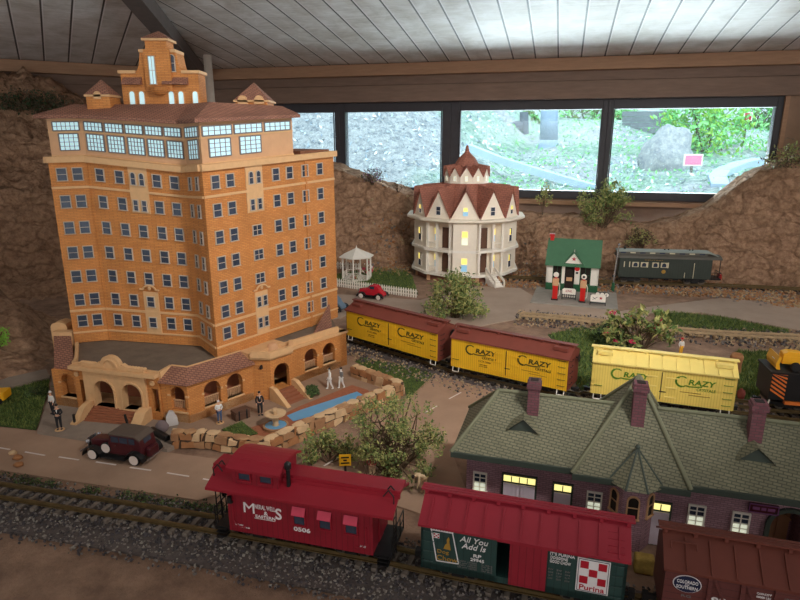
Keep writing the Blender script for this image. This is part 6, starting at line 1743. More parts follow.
    # openings along the front
    def opening(u, v, w, h, kind):
        b_ = W.b(u, v); z = W.z(u, v); M = frame((b_, -.001, z), (1,0,0), (0,-1,0)); mb = MB(); mb.M = M
        if kind == 'win':
            win_parts(mb, w, h, fw=.0032, mull=1, mid=True)
            for q in (-.25, .25): mb.box(-w/2, w/2, -.001, .0025, h*q - .0009, h*q + .0009)
            o_ = mb.build('window', [MT['white'], MT['darkglass']], t)
            mb = MB(); mb.M = M; mb.box(-w/2 + .002, w/2 - .002, .0012, .0018, -h/2 + .002, -.002); mb.build('lit_sash', MT['litwhite'], o_)
            mb = MB(); mb.M = M; mb.box(-w/2 - .005, w/2 + .005, 0, .008, -h/2 - .006, -h/2 - .001); mb.build('sill', MT['beige'], o_)
        else:
            mb.box(-w/2 - .004, w/2 + .004, -.002, .003, -z, h/2 + .004); o_ = mb.build('door_frame', MT['depottrim'], t)
            mb = MB(); mb.M = M; mb.box(-w/2, w/2, .002, .005, -z + .002, h/2 - .018)
            nb = 8 if w > .05 else 4
            for i in range(nb): x = lerp(-w/2, w/2, (i + .5)/nb); mb.box(x - .0008, x + .0008, .004, .0062, -z + .002, h/2 - .019)
            mb.build('door_leaf', MT['lightdoor'], t)
            mb = MB(); mb.M = M; mb.box(-w/2, w/2, .002, .0045, h/2 - .014, h/2); tr_ = mb.build('transom', MT['transom'], t)
            np_ = 4 if w > .05 else 2
            mb = MB(); mb.M = M
            for i in range(1, np_): x = -w/2 + w*i/np_; mb.box(x - .001, x + .001, .0045, .0055, h/2 - .014, h/2)
            mb.box(-w/2, w/2, .0045, .0055, h/2 - .015, h/2 - .013); mb.build('transom_bar', MT['depottrim'], t)
    opening(480, 481.5, .027, .044, 'win'); opening(519, 489, .066, .062, 'door'); opening(562, 497, .034, .06, 'door')
    opening(594, 501, .028, .042, 'win'); opening(659, 518, .034, .07, 'door'); opening(696, 515, .029, .044, 'win'); opening(740, 522.5, .029, .044, 'win')
    b_ = W.b(763, 507); z = W.z(763, 507.5); mb = MB(); mb.box(b_ - .025, b_ + .025, -.006, 0, z - .009, z + .009); mb.build('name_board', MT['maroon'], t)
    mb = MB()
    for q in (-.0085, .0085): mb.box(b_ - .025, b_ + .025, -.0075, -.0055, z + q - .0008, z + q + .0008)
    for q in (-.0245, .0245): mb.box(b_ + q - .0008, b_ + q + .0008, -.0075, -.0055, z - .009, z + .009)
    mb.build('board_frame', MT['purple'], t)
    mb = MB()
    for i, (x0_, x1_) in enumerate(((-.019, -.007), (-.004, .004), (.007, .019))): mb.box(b_ + x0_, b_ + x1_, -.0068, -.0058, z - .003, z + .003)
    mb.build('faded_lettering', MT['purple'], t)
    mb = MB(); mb.box(W.b(577, 510) - .012, W.b(577, 510) + .012, -.024, -.010, 0, .03); mb.build('platform_bench', MT['brownwood'], t)
depot()
# ================= gazebo and picket fences =================
def gazebo():
    p = P(357, 279); t = thing('gazebo', 'white six-sided gazebo on the lawn behind the hotel', 'gazebo', p, .35); R = .085; H = .135
    c = [V((math.cos(PI/3*i)*R, math.sin(PI/3*i)*R, 0)) for i in range(6)]
    mb = MB(); mb.loft([V((q.x*1.05, q.y*1.05, 0)) for q in c], [V((q.x*1.05, q.y*1.05, .010)) for q in c]); mb.build('floor_deck', MT['white'], t)
    for q in c: mb = MB(); mb.cyl((q.x, q.y, .01), (q.x, q.y, H), .0055, .0048, 8); mb.build('post', MT['white'], t)
    mb = MB(); e = [V((q.x*1.24, q.y*1.24, H)) for q in c]; mb.loft(e, [k + V((0, 0, .005)) for k in e]); mb.loft([k + V((0, 0, .005)) for k in e], [V((q.x*.03, q.y*.03, H + .052)) for q in c]); mb.build('roof', MT['white'], t)
    mb = MB(); mb.ball((0, 0, H + .054), .005, 8, 6); mb.cyl((0, 0, H + .055), (0, 0, H + .068), .003, .0005, 6); mb.build('finial', MT['white'], t)
    for i in (1, 2, 3, 5):
        a, b = c[i], c[(i+1) % 6]; mb = MB(); mb.bar(a + V((0,0,.045)), b + V((0,0,.045)), .003, .004); mb.bar(a + V((0,0,.018)), b + V((0,0,.018)), .003, .003)
        for k in range(1, 6): q = a.lerp(b, k/6); mb.bar(q + V((0,0,.018)), q + V((0,0,.045)), .0018, .0018)
        mb.build('railing', MT['white'], t)
    return p
gz_ = gazebo()
def fence(a, b, n, h, label):
    d = b - a; L = d.length; t = thing('picket_fence', label, 'fence', a, math.atan2(d.y, d.x), 'white picket fences around the gazebo lawn')
    for z in (h*.3, h*.68): mb = MB(); mb.box(0, L, .002, .004, z - .002, z + .002); mb.build('rail', MT['white'], t)
    mb = MB(); w = L/n*.29; mb.prism([(-w, 0, 0), (w, 0, 0), (w, 0, h*.85), (0, 0, h), (-w, 0, h*.85)], (0, .002, 0)); o = mb.build('picket', MT['white'], t); o.location.x = L/n*.5
    for i in range(1, n): c = copy_obj(o, t); c.location.x = L/n*(i + .5)
fence(P(334, 286), P(417, 298), 36, .048, 'long white picket fence in front of the gazebo lawn')
fence(P(334, 268.5), P(360, 270), 10, .046, 'short white picket fence behind the gazebo')
def potplant(p, label, h, cols, seed, grp=None):
    plant('flower_clump', label, 'plant', p, h*.55, h*.55, h, 9, 110, h*.28, cols, seed, 4, .001, grp, clump=.35, zlo=.25)
potplant(P(354, 281), 'small rosy flower clump at the foot of the gazebo', .042, [MT['leaf_y'], MT['awning'], MT['leaf']], 3)
potplant(P(366, 275.5) , 'rosy climbing clump on the right side of the gazebo', .075, [MT['awning'], MT['leaf_y'], MT['white']], 4)

# ================= vehicles =================
def wheel(t, x, y, r, w, ww=True, hub=None):
    s = -1 if y < 0 else 1
    mb = MB(); mb.lathe([(r*.5, -w/2), (r*.93, -w/2), (r, -w*.25), (r, w*.25), (r*.93, w/2), (r*.5, w/2)], (x, y, r), 22, 0, 'y'); o = mb.build('wheel', MT['tyre'], t)
    if ww: mb = MB(); mb.lathe([(r*.55, s*w*.5), (r*.82, s*w*.5), (r*.82, s*w*.56), (r*.55, s*w*.56)], (x, y, r), 22, 0, 'y'); mb.build('white_wall', MT['whitewall'], o)
    mb = MB(); mb.lathe([(0, 0), (r*.56, 0), (r*.56, s*w*.4), (r*.2, s*w*.55), (0, s*w*.55)], (x, y, r), 16, 0, 'y'); mb.build('hub_cap', hub or MT['chrome'], o)
def fender(t, x0, x1, y, r, w, m, name='fender'):
    mb = MB(); pts = []; n = 8
    for i in range(n + 1): a = PI - PI*i/n; pts.append(((x0 + x1)/2 + math.cos(a)*(x1 - x0)/2, r*.7 + math.sin(a)*r*1.55))
    for i in range(n):
        (xa, za), (xb, zb_) = pts[i], pts[i+1]; mb.prism([(xa, y - w/2, za), (xb, y - w/2, zb_), (xb, y - w/2, zb_ + .002), (xa, y - w/2, za + .002)], (0, w, 0))
    mb.build(name, m, t)
def vintage(name, label, loc, rz, L, H, W, bm, rm, fm, kind):
    t = thing(name, label, 'car', loc, rz); r = H*.20; wb = L*.30
    for x in (-wb, wb):
        for y in (-W*.40, W*.40): wheel(t, x, y, r, W*.11, True, bm)
    # front of the car is at -x
    zc, zh = H*.24, H*.60
    if kind == 'sedan':
        mb = MB(); q = [(-L*.40, zc), (-L*.40, H*.58), (-L*.12, H*.66), (-L*.08, H*.68), (-L*.08, zc)]; mb.prism([(x, -W*.19, z) for x, z in q], (0, W*.38, 0)); mb.build('hood', bm, t, bevel=.003)
        mb = MB(); q = [(-L*.09, zc), (-L*.09, H*.66), (-L*.055, H*.94), (L*.30, H*.95), (L*.37, H*.82), (L*.40, H*.40), (L*.38, zc)]; mb.prism([(x, -W*.33, z) for x, z in q], (0, W*.66, 0)); mb.build('cabin', bm, t, bevel=.003)
        mb = MB(); q = [(-L*.085, H*.90), (-L*.07, H*.98), (L*.10, H*1.0), (L*.31, H*.98), (L*.38, H*.86), (L*.375, H*.82), (L*.29, H*.92), (-L*.05, H*.92)]; mb.prism([(x, -W*.345, z) for x, z in q], (0, W*.69, 0)); mb.build('canvas_roof', rm, t, bevel=.002)
        wz0, wz1 = H*.68, H*.88
        wins = ((-L*.035, L*.07), (L*.09, L*.20), (L*.22, L*.30)); yw = W*.332
        mb = MB(); mb.prism([(L*.372, -W*.16, H*.66), (L*.372, W*.16, H*.66), (L*.352, W*.16, H*.82), (L*.352, -W*.16, H*.82)], (.003, 0, .001)); mb.build('rear_window', MT['darkglass'], t)
        for y in (-W*.30, W*.30):
            mb = MB(); rr = r*.95; s = -1 if y < 0 else 1; xs_ = -L*.13
            mb.lathe([(rr*.5, -W*.04), (rr, -W*.03), (rr, W*.03), (rr*.5, W*.04)], (xs_, y, H*.42), 20, 0, 'y'); sp_ = mb.build('spare_wheel', MT['tyre'], t)
            mb = MB(); mb.lathe([(rr*.55, s*W*.04), (rr*.85, s*W*.04), (rr*.85, s*W*.046), (rr*.55, s*W*.046)], (xs_, y, H*.42), 20, 0, 'y'); mb.build('white_wall', MT['whitewall'], sp_)
            mb = MB(); mb.lathe([(0, 0), (rr*.5, 0), (rr*.3, s*W*.045), (0, s*W*.045)], (xs_, y, H*.42), 16, 0, 'y'); mb.build('hub_cap', bm, sp_)
        mb = MB()
        mb.box(L*.40, L*.47, -W*.2, W*.2, H*.22, H*.52); mb.build('luggage_trunk', bm, t, bevel=.003)
    else:
        mb = MB(); q = [(-L*.44, zc), (-L*.45, H*.60), (-L*.10, H*.72), (L*.28, H*.66), (L*.42, H*.42), (L*.43, zc)]; mb.prism([(x, -W*.27, z) for x, z in q], (0, W*.54, 0)); mb.build('hood', bm, t, bevel=.004)
        mb = MB(); q = [(-L*.12, H*.64), (-L*.06, H*.92), (L*.0, H*.99), (L*.16, H*.98), (L*.26, H*.80), (L*.30, H*.62)]; mb.prism([(x, -W*.26, z) for x, z in q], (0, W*.52, 0)); mb.build('cabin', bm, t, bevel=.004)
        wz0, wz1 = H*.70, H*.90; wins = ((-L*.04, L*.12),); yw = W*.262
    mb = MB(); xw = -L*.085 if kind == 'sedan' else -L*.105
    mb.prism([(xw - .001, -W*.22, H*.70), (xw - .001, W*.22, H*.70), (xw + L*.022, W*.22, H*.90), (xw + L*.022, -W*.22, H*.90)], (-.0015, 0, .0005)); mb.build('windscreen', MT['darkglass'], t)
    for s in (-1, 1):
        for a, b in wins: mb = MB(); mb.box(a, b, s*yw - .0008, s*yw + .0008, wz0, wz1); mb.build('side_window', MT['darkglass'], t)
        fender(t, -wb - r*1.7, -wb + r*1.8, s*W*.40, r, W*.2, fm); fender(t, wb - r*1.7, wb + r*1.7, s*W*.40, r, W*.2, fm)
        mb = MB(); mb.box(-wb + r*1.5, wb - r*1.5, s*W*.40 - W*.09, s*W*.40 + W*.09, r*.75, r*.9); mb.build('running_board', fm, t)
        mb = MB(); mb.ball((-L*.42, s*W*.24, H*.52), (.006, .006, .006), 10, 8); mb.cyl((-L*.42, s*W*.24, H*.3), (-L*.42, s*W*.24, H*.5), .0015, None, 6); mb.build('headlamp', MT['chrome'], t)
        mb = MB(); mb.box(L*.02, L*.03, s*(W*.335 if kind == 'sedan' else W*.275) - .001, s*(W*.335 if kind == 'sedan' else W*.275) + .001, H*.56, H*.585); mb.build('door_handle', MT['chrome'], t)
    mb = MB(); mb.box(-L*.455, -L*.445, -W*.17, W*.17, H*.24, H*.60); mb.build('grille', MT['chrome'], t)
    mb = MB(); mb.box(-L*.50, -L*.488, -W*.40, W*.40, H*.20, H*.25); mb.build('bumper', MT['chrome'], t)
    mb = MB(); mb.box(L*.44 if kind != 'sedan' else L*.475, L*.455 if kind != 'sedan' else L*.485, -W*.38, W*.38, H*.20, H*.25); mb.build('bumper', MT['chrome'], t)
    mb = MB(); mb.box(-L*.40, L*.38, -W*.26, W*.26, r*.7, H*.26); mb.build('chassis', MT['black'], t)
    return t
w1, w2 = P(92, 459), P(136, 465.5); d = (w2 - w1).normalized(); nn_ = V((-d.y, d.x, 0))
vintage('vintage_car', 'dark maroon vintage sedan with white wall tyres on the road', (w1 + w2)/2 + nn_*.030 + V((.006, 0, .0032)), math.atan2(d.y, d.x), .205, .078, .088, MT['maroon'], MT['carroof'], MT['black'], 'sedan')
w1, w2 = P(360, 298), P(381, 300.5); d = (w2 - w1).normalized(); nn_ = V((-d.y, d.x, 0))
vintage('coupe', 'bright red vintage coupe parked by the white picket fence', (w1 + w2)/2 + nn_*.026 + V((0, 0, .0006)), math.atan2(d.y, d.x), .165, .074, .080, MT['carred'], MT['carred'], MT['black'], 'coupe')
vintage('coupe', 'blue grey car mostly hidden behind the right corner of the hotel', P(333, 312) + V((-.01, .03, .0006)), -.5, .17, .075, .082, MT['carblue'], MT['carblue'], MT['black'], 'coupe')

# ================= figures =================
def person(label, loc, rz, h, shirt, legs, hair, pose='stand', coat=False, base=None, skin=None, hat=False, group=None):
    t = thing('person_figurine', label, 'figurine', loc, rz, group, scale=h)
    J = {'pel': (0, 0, .52), 'wst': (0, 0, .61), 'chs': (0, .005, .73), 'nk': (0, 0, .83), 'nk2': (0, -.004, .87), 'hd': (0, -.012, .925), 'tp': (0, -.005, .965),
         'shl': (-.105, 0, .795), 'ell': (-.14, .01, .64), 'wrl': (-.13, -.03, .51), 'hal': (-.125, -.045, .455),
         'shr': (.105, 0, .795), 'elr': (.14, .01, .64), 'wrr': (.13, -.03, .51), 'har': (.125, -.045, .455),
         'hpl': (-.055, 0, .49), 'knl': (-.06, -.012, .28), 'anl': (-.06, .01, .05), 'tol': (-.065, -.075, .018),
         'hpr': (.055, 0, .49), 'knr': (.06, -.012, .28), 'anr': (.06, .01, .05), 'tor': (.065, -.075, .018)}
    if pose == 'walk':
        J.update(knl=(-.05, -.07, .30), anl=(-.05, -.09, .055), tol=(-.055, -.17, .03), knr=(.05, .03, .27), anr=(.05, .13, .06), tor=(.055, .06, .018), ell=(-.14, .06, .66), wrl=(-.12, .09, .54), hal=(-.12, .085, .485), elr=(.14, -.02, .65), wrr=(.12, -.11, .56), har=(.115, -.15, .53))
    if pose == 'fold':
        J.update(ell=(-.15, .0, .65), wrl=(-.05, -.09, .62), hal=(.0, -.105, .62), elr=(.15, .0, .65), wrr=(.05, -.09, .60), har=(0, -.105, .60))
    if pose == 'bend':
        J.update(wst=(0, -.07, .60), chs=(0, -.19, .66), nk=(0, -.29, .69), nk2=(0, -.325, .69), hd=(0, -.375, .675), tp=(0, -.41, .66), shl=(-.105, -.255, .68), ell=(-.13, -.27, .52), wrl=(-.11, -.30, .38), hal=(-.105, -.31, .33),
                 shr=(.105, -.255, .68), elr=(.13, -.27, .52), wrr=(.11, -.30, .38), har=(.105, -.31, .33), knl=(-.06, -.03, .28), knr=(.06, .03, .28))
    if pose == 'raise':
        J.update(elr=(.17, -.07, .70), wrr=(.13, -.17, .74), har=(.12, -.21, .76))
    for s, sg in (('l', -1), ('r', 1)):    # thumbs and fingers follow the hand
        w_, h_ = V(J['wr' + s]), V(J['ha' + s]); d = (h_ - w_); J['th' + s] = tuple(w_ + d*.55 + V((-sg*.018, -.012, 0))); 
        for i in range(4): J['f%d%s' % (i, s)] = tuple(h_ + d*(.42 + (.06, .14, .10, 0)[i]) + V((0, (i - 1.5)*.011, 0)) + V((-sg*.006, -.004, 0)))
    E = [('pel','wst'), ('wst','chs'), ('chs','nk'), ('nk','nk2'), ('nk2','hd'), ('hd','tp')]
    for s in 'lr':
        E += [('chs','sh'+s), ('sh'+s,'el'+s), ('el'+s,'wr'+s), ('wr'+s,'ha'+s), ('wr'+s,'th'+s), ('pel','hp'+s), ('hp'+s,'kn'+s), ('kn'+s,'an'+s), ('an'+s,'to'+s)] + [('ha'+s,'f%d%s' % (i, s)) for i in range(4)]
    R = {'pel': .075, 'wst': .065, 'chs': .078, 'nk': .034, 'nk2': .032, 'hd': .058, 'tp': .04, 'sh': .036, 'el': .029, 'wr': .02, 'ha': .017, 'th': .007, 'hp': .055, 'kn': .04, 'an': .026, 'to': .02}
    def skinned(name, keys, edges, m, grow=0.0, root='pel', k=None):
        keys = list(keys); idx = {q: i for i, q in enumerate(keys)}
        me = bpy.data.meshes.new(name); me.from_pydata([J[q] for q in keys], [(idx[a], idx[b]) for a, b in edges], [])
        me.materials.append(m); o = bpy.data.objects.new(name, me); COL.objects.link(o); o.parent = t
        sk = o.modifiers.new('skin', 'SKIN'); lay = me.skin_vertices[0] if me.skin_vertices else None
        if lay is None:
            bm = bmesh.new(); bm.from_mesh(me); bm.verts.layers.skin.verify(); bm.to_mesh(me); bm.free(); lay = me.skin_vertices[0]
        for q, i in idx.items():
            r = R.get(q) or R.get(q[:2]) or .0065
            if k and q in k: r = k[q]
            lay.data[i].radius = (r + grow, r*(.8 if q in ('pel', 'wst', 'chs') else 1) + grow); lay.data[i].use_root = (q == root)
        sk.use_smooth_shade = True
        sb = o.modifiers.new('smooth', 'SUBSURF'); sb.levels = 1; sb.render_levels = 1
        return o
    sm_ = skin or MT['skin']
    body = skinned('body', J.keys(), E, sm_)
    up = ['pel', 'wst', 'chs', 'shl', 'shr', 'ell', 'elr', 'wrl', 'wrr']
    skinned('jacket' if coat else 'shirt', up, [('pel','wst'), ('wst','chs'), ('chs','shl'), ('chs','shr'), ('shl','ell'), ('shr','elr'), ('ell','wrl'), ('elr','wrr')], shirt, .008, 'pel', {'pel': .078} if coat else None)
    lg = ['pel', 'hpl', 'hpr', 'knl', 'knr', 'anl', 'anr']
    skinned('trousers', lg, [('pel','hpl'), ('pel','hpr'), ('hpl','knl'), ('hpr','knr'), ('knl','anl'), ('knr','anr')], legs, .006)
    mb = MB(); hd = V(J['hd']); tp = V(J['tp']); ax = (tp - hd).normalized()
    mb.ball(hd + ax*.022 + V((0, .012, .004)), (.058, .060, .055), 12, 8); mb.build('hair', hair, t, smooth=True)
    fd = V((0, -1, 0)) if pose != 'bend' else V((0, -.3, -1)).normalized()
    mb = MB()
    mb.ball(hd + fd*.062, (.010, .014, .016), 8, 6); mb.build('nose', sm_, body, smooth=True)
    for s in (-1, 1):
        mb = MB(); mb.ball(hd + fd*.052 + V((s*.02, 0, .014)), (.007, .007, .007), 8, 6); mb.build('eye', MT['hairdark'], body)
        mb = MB(); mb.ball(hd + V((s*.058, .004, 0)), (.010, .014, .020), 8, 6); mb.build('ear', sm_, body)
        mb = MB(); a, q = V(J['an' + 'lr'[s > 0]]), V(J['to' + 'lr'[s > 0]]); mb.tube([a + V((0, .02, -.02)), (a + q)/2 + V((0, 0, -.006)), q], [.03, .032, .024], 8); mb.build('shoe', MT['suit'] if skin is None else skin, t, smooth=True)
    if coat:
        mb = MB(); mb.prism([(-.022, -.080, .80), (.022, -.080, .80), (0, -.098, .68)], (0, .004, 0)); mb.build('shirt_front', MT['shirtwhite'], t)
    if hat:
        mb = MB(); mb.lathe([(0, 0), (.095, 0), (.095, .010), (.058, .012), (.055, .055), (0, .06)], tuple(hd + V((0, 0, .035))), 16); mb.build('hat', hair, t)
    if base:
        mb = MB(); mb.lathe([(0, 0), (.17, 0), (.16, .02), (0, .02)], (0, 0, -.002), 18); mb.build('figure_base', base, t)
    return t
HZ = .0128
person('figurine in white shirt and dark trousers behind the dark suited one left of the hotel', P(53.5, 414, .012) + V((0, 0, .0002)), -.5, .074, MT['shirtwhite'], MT['suit'], MT['hairwhite'], 'stand', base=None)
person('figurine in a dark suit on a pale base at the left of the front steps', P(60, 430, .012) + V((0, 0, .0012)), .3, .078, MT['suit'], MT['suit'], MT['hairdark'], 'fold', True, MT['cream'])
person('white haired figurine in white and blue on a cream base before the arcade', P(220, 423, .012) + V((0, 0, .0012)), .7, .070, MT['shirtwhite'], MT['bluecloth'], MT['hairwhite'], 'fold', base=MT['cream'])
person('figurine in a dark suit and white shirt beside the side steps', P(260.5, 415, .012) + V((0, 0, .0002)), .4, .076, MT['suit'], MT['suit'], MT['hairdark'], 'stand', True)
person('left of the two white walking figurines by the pool', P(330, 389, .012) + V((0, 0, .0002)), -1.2, .074, MT['shirtwhite'], MT['shirtwhite'], MT['hairdark'], 'walk', skin=MT['shirtwhite'])
person('right of the two white walking figurines by the pool', P(341.5, 388, .012) + V((0, 0, .0002)), -.9, .072, MT['greycloth'], MT['shirtwhite'], MT['hairdark'], 'walk', skin=MT['shirtwhite'])
person('figurine in a rust coloured shirt under the tree behind the caboose', P(372, 488, 0) + V((0, .02, .0042)), .1, .078, MT['redcloth'], MT['tancloth'], MT['hairdark'], 'fold')
person('pale tan figurine bending forward beside the road behind the boxcar', P(424, 497, 0) + V((0, .01, .0042)), -1.0, .078, MT['tancloth'], MT['tancloth'], MT['hairdark'], 'bend', skin=MT['tancloth'])
person('little figurine in white with a red hat by the flowering bush', P(685, 359) + V((.0, .04, .0002)), .2, .07, MT['shirtwhite'], MT['signyellow'], MT['redpaint'], 'stand', hat=True)
# ================= paving, walls, pool =================
def slab(name, label, cat, px, z, m, kind=None, z0=-.002):
    mb = MB(); q = [P(u, v, z) for u, v in px]; mb.prism([(p.x, p.y, z0) for p in q], (0, 0, z - z0)); o = mb.build(name, m)
    return tag(o, label, cat) if kind is None else struct(o)
roadm = mat('packed_road', srgb(176,144,120), 0.95, .1, 6, .25, 140, col2=srgb(154,124,102))
roadg = mat('grey_road', srgb(176,154,136), 0.95, .1, 6, .25, 140, col2=srgb(158,136,120))
def road(name, label, px, z, m): return slab(name, label, 'road', px, z, m)
road('road', 'tan front road with white dashes running past the hotel steps', [(-60,424),(0,427),(37,431),(100,442),(165,452),(240,462),(300,467),(345,466),(372,474),(395,486),(400,500),(340,500),(240,487),(199,500),(100,485),(0,470),(-60,462)], .003, roadm)
road('side_road', 'tan side road running from the tree up to the yellow cars', [(385,486),(398,430),(405,402),(436,372),(462,376),(520,392),(500,400),(452,452),(470,500),(440,520),(395,505)], .0032, roadm)
road('rear_street', 'grey street in front of the fence and the filling station', [(300,322),(335,294),(420,300),(470,286),(520,288),(545,303),(620,311),(655,306),(720,298),(800,304),(900,318),(900,338),(800,330),(700,312),(650,313),(640,322),(520,318),(480,326),(440,330),(370,304),(340,318)], .0026, roadg)
dm = MT['cream']
def dash(p, q, w, label, i):
    a, b = P(*p, .0034), P(*q, .0034); mb = MB(); d = (b - a).normalized(); s = V((-d.y, d.x, 0))*w/2
    mb.prism([a + s, b + s, b - s, a - s], (0, 0, .0008)); tag(mb.build('lane_mark', MT['whitewall']), label, 'road marking', 'white lane dashes')
for i, (p, q) in enumerate((((-12,446),(10,449.5)), ((25,452),(45,455.5)), ((59,457),(79,460)), ((96,462),(116,465)), ((130,467.5),(151,470.5)), ((167,473),(189,476.5)), ((203,479),(215,481)))):
    dash(p, q, .0045, 'short white lane dash on the front road, number %s from the left edge' % ('one', 'two', 'three', 'four', 'five', 'six', 'seven')[i], i)
for i, (p, q, lab) in enumerate((((324,466),(339,457), 'white lane dash beside the yellow sign'), ((425,413),(437,406), 'white lane dash on the side road nearest the stone wall'), ((449,399),(461,392.5), 'white lane dash on the side road nearest the yellow cars'), ((427,435),(442,436.5), 'white lane dash on the side road left of the depot roof'))):
    dash(p, q, .004, lab, i)
slab('sidewalk', 'grey paved walk around the front of the hotel', 'sidewalk', [(37,431.5),(48,398),(54,366),(72,362),(160,385),(192,400),(215,425),(167,449),(100,441)], .011, MT['sidewalk'])
slab('patio', 'brown grey patio between the arcade and the stone wall', 'patio', [(186,410),(250,380),(330,350),(355,362),(402,384),(368,401),(296,430),(268,446),(240,446),(200,440),(170,441)], .0115, MT['patio'])
bp_ = slab('brick_border', 'red brick strip along the pool edge', 'paving', [(262,424),(300,406),(352,385),(368,390),(372,396),(360,402),(296,424),(286,436),(236,440),(222,436)], .0122, MT['brickpath'])
slab('pool', 'long narrow blue pool beside the stone wall', 'pool', [(287,415.5),(300,410),(357,391.5),(364,395.5),(308,417),(293,421)], .0132, MT['water'])
slab('footpath', 'grey footpath crossing the lawn at the left edge', 'path', [(-30,384),(0,379),(46,369),(50,377),(0,389),(-30,396)], .010, MT['sidewalk'])
# retaining walls of fitted stones
def stonewall(pts, h, th, label, seed, zb=0.0):
    r = random.Random(seed); mb = MB(); mats = [MT['stone'], MT['stone_b'], MT['stone_c'], MT['mortar']]
    for i in range(len(pts) - 1):
        a, b = pts[i], pts[i+1]; d = (b - a); L = d.length; d.normalize(); n = V((d.y, -d.x, 0))
        mb.M = frame((a.x, a.y, zb), d, n); mb.box(0, L, -th + .002, -.002, 0, h - .004, 3)
        rowsn = 2; z = 0
        for k in range(rowsn):
            x = 0; zh = h/rowsn
            while x < L:
                w = r.uniform(.020, .042); w = min(w, L - x) if L - x - w > .01 else L - x
                g = .0016; j = lambda: r.uniform(-.0065, .0065)
                for y0, y1 in ((-.006, r.uniform(.001, .005)), (-th - r.uniform(.0, .004), -th + .006)):
                    q = [(x + g, z + g + j()*.6), (x + w - g + j(), z + g + j()*.6), (x + w - g, z + zh - g + j()*.8), (x + w*.5, z + zh - g + j()*.5), (x + g + j(), z + zh - g + j()*.5)]
                    mb.prism([(px_, y0, pz_) for px_, pz_ in q], (0, y1 - y0, 0), r.randrange(3))
                x += w
            z += zh
        x = 0
        while x < L:
            w = r.uniform(.028, .05); w = min(w, L - x) if L - x - w > .012 else L - x
            mb.M = frame((a.x, a.y, zb), d, n) @ Matrix.Translation((x + w/2, -th/2, h)); 
            mb.ball((0, 0, 0), (w*.53, th*.52, .004), 10, 6, r.randrange(2), .3, r.random()*9); x += w
    return tag(mb.build('stone_wall', mats, bevel=0), label, 'stone wall')
WZ = .044
wp = [P(170, 434, WZ), P(204, 434, WZ), P(246, 441, WZ), P(270, 441, WZ), P(297, 428, WZ), P(368, 398, WZ), P(403, 384, WZ)]
for p in wp: p.z = 0
stonewall(wp, WZ, .03, 'long sandstone retaining wall in front of the pool', 4)
w2 = [P(404, 382, WZ), P(357, 365, WZ)]
for p in w2: p.z = 0
stonewall(w2, WZ + .004, .03, 'short sandstone wall at the right end of the pool', 6)
# fountain
fp = P(276, 428, .012); t = thing('fountain', 'two tiered sandstone fountain standing in a round blue basin', 'fountain', (fp.x, fp.y, .0124))
mb = MB(); mb.lathe([(0, 0), (.034, 0), (.036, .010), (.031, .011), (.030, .006), (0, .006)], (0, 0, 0), 24); mb.build('basin', MT['stone'], t, smooth=False)
mb = MB(); mb.lathe([(0, .006), (.030, .006), (.030, .009), (0, .009)], (0, 0, 0), 24); mb.build('basin_water', MT['water'], t)
mb = MB(); mb.lathe([(.012, .006), (.007, .014), (.009, .024), (.006, .03), (.012, .034), (.029, .042), (.031, .046), (.026, .045), (.01, .043), (0, .043)], (0, 0, 0), 24); mb.build('bowl', MT['stone_b'], t, smooth=True)
mb = MB(); mb.lathe([(.007, .043), (.004, .05), (.009, .056), (.006, .060), (0, .061)], (0, 0, 0), 16); mb.build('bowl_finial', MT['stone_b'], t, smooth=True)
# clipped round bush, trunk, stones, sign
p = P(312, 396, .012); plant('topiary_bush', 'small clipped round bush on the patio right of the side steps', 'bush', (p.x, p.y, .0125), .022, .022, .040, 60, 1100, .0075, [MT['leaf_d'], MT['leaf']], 9, 5, .001, clump=.16, zlo=.15)
p = P(241, 418, .012); t = thing('travel_trunk', 'brown travel trunk lying by the arcade between two figurines', 'trunk', (p.x, p.y, .0118), .75)
mb = MB(); mb.box(-.024, .024, -.014, .014, 0, .022); mb.build('case', MT['brownwood'], t, bevel=.002)
mb = MB(); mb.box(-.0245, .0245, -.0145, .0145, .022, .030); mb.build('lid', MT['brownwood'], t, bevel=.002)
for x in (-.012, .012): mb = MB(); mb.box(x - .002, x + .002, -.0155, -.014, 0, .030); mb.build('strap', MT['black'], t)
p = P(160.5, 433, .012); mb = MB(); mb.ball((0, 0, .016), (.018, .015, .018), 14, 10, 0, .2, 3); o = mb.build('grey_stone', mat('purple_grey_stone', srgb(120,104,104), .9, .15, 30), smooth=True); o.location = (p.x, p.y + .012, .0105); tag(o, 'rounded purple grey stone at the right of the front steps', 'stone')
p = P(172, 426, .012); mb = MB(); mb.prism([(-.016, 0, 0), (.018, 0, 0), (.016, .002, .022), (.006, .004, .042), (-.004, .004, .045), (-.014, .002, .03)], (.002, .012, 0)); o = mb.build('standing_slab', mat('pale_slab', srgb(190,182,178), .9, .1, 30), bevel=.002); o.location = (p.x, p.y, .0112); o.rotation_euler = (0, 0, .5); tag(o, 'pale standing stone slab at the hotel corner beside the steps', 'stone')
p0, p1 = P(151, 432, .012), P(168, 441, .012); mb = MB(); mb.bar((p0.x, p0.y, .020), (p1.x, p1.y, .020), .016, .016); tag(mb.build('black_bench', MT['black'], bevel=.003), 'low black bar lying between the stair cheek and the stone wall', 'bar')  # plain black bar for a dark shape of unknown kind
sp_ = P(343, 478) ; sp_ = V((-.125, 1.225, 0)); t = thing('crossing_sign', 'yellow crossing sign on a dark post behind the caboose', 'sign', (sp_.x, sp_.y, .0045), .1)
mb = MB(); mb.cyl((0, 0, -.002), (0, 0, .078), .0028, None, 8); mb.build('sign_post', MT['iron'], t)
mb = MB(); mb.box(-.0135, .0135, -.0045, -.0025, .078, .106); mb.build('sign_board', MT['signyellow'], t)
mb = MB()
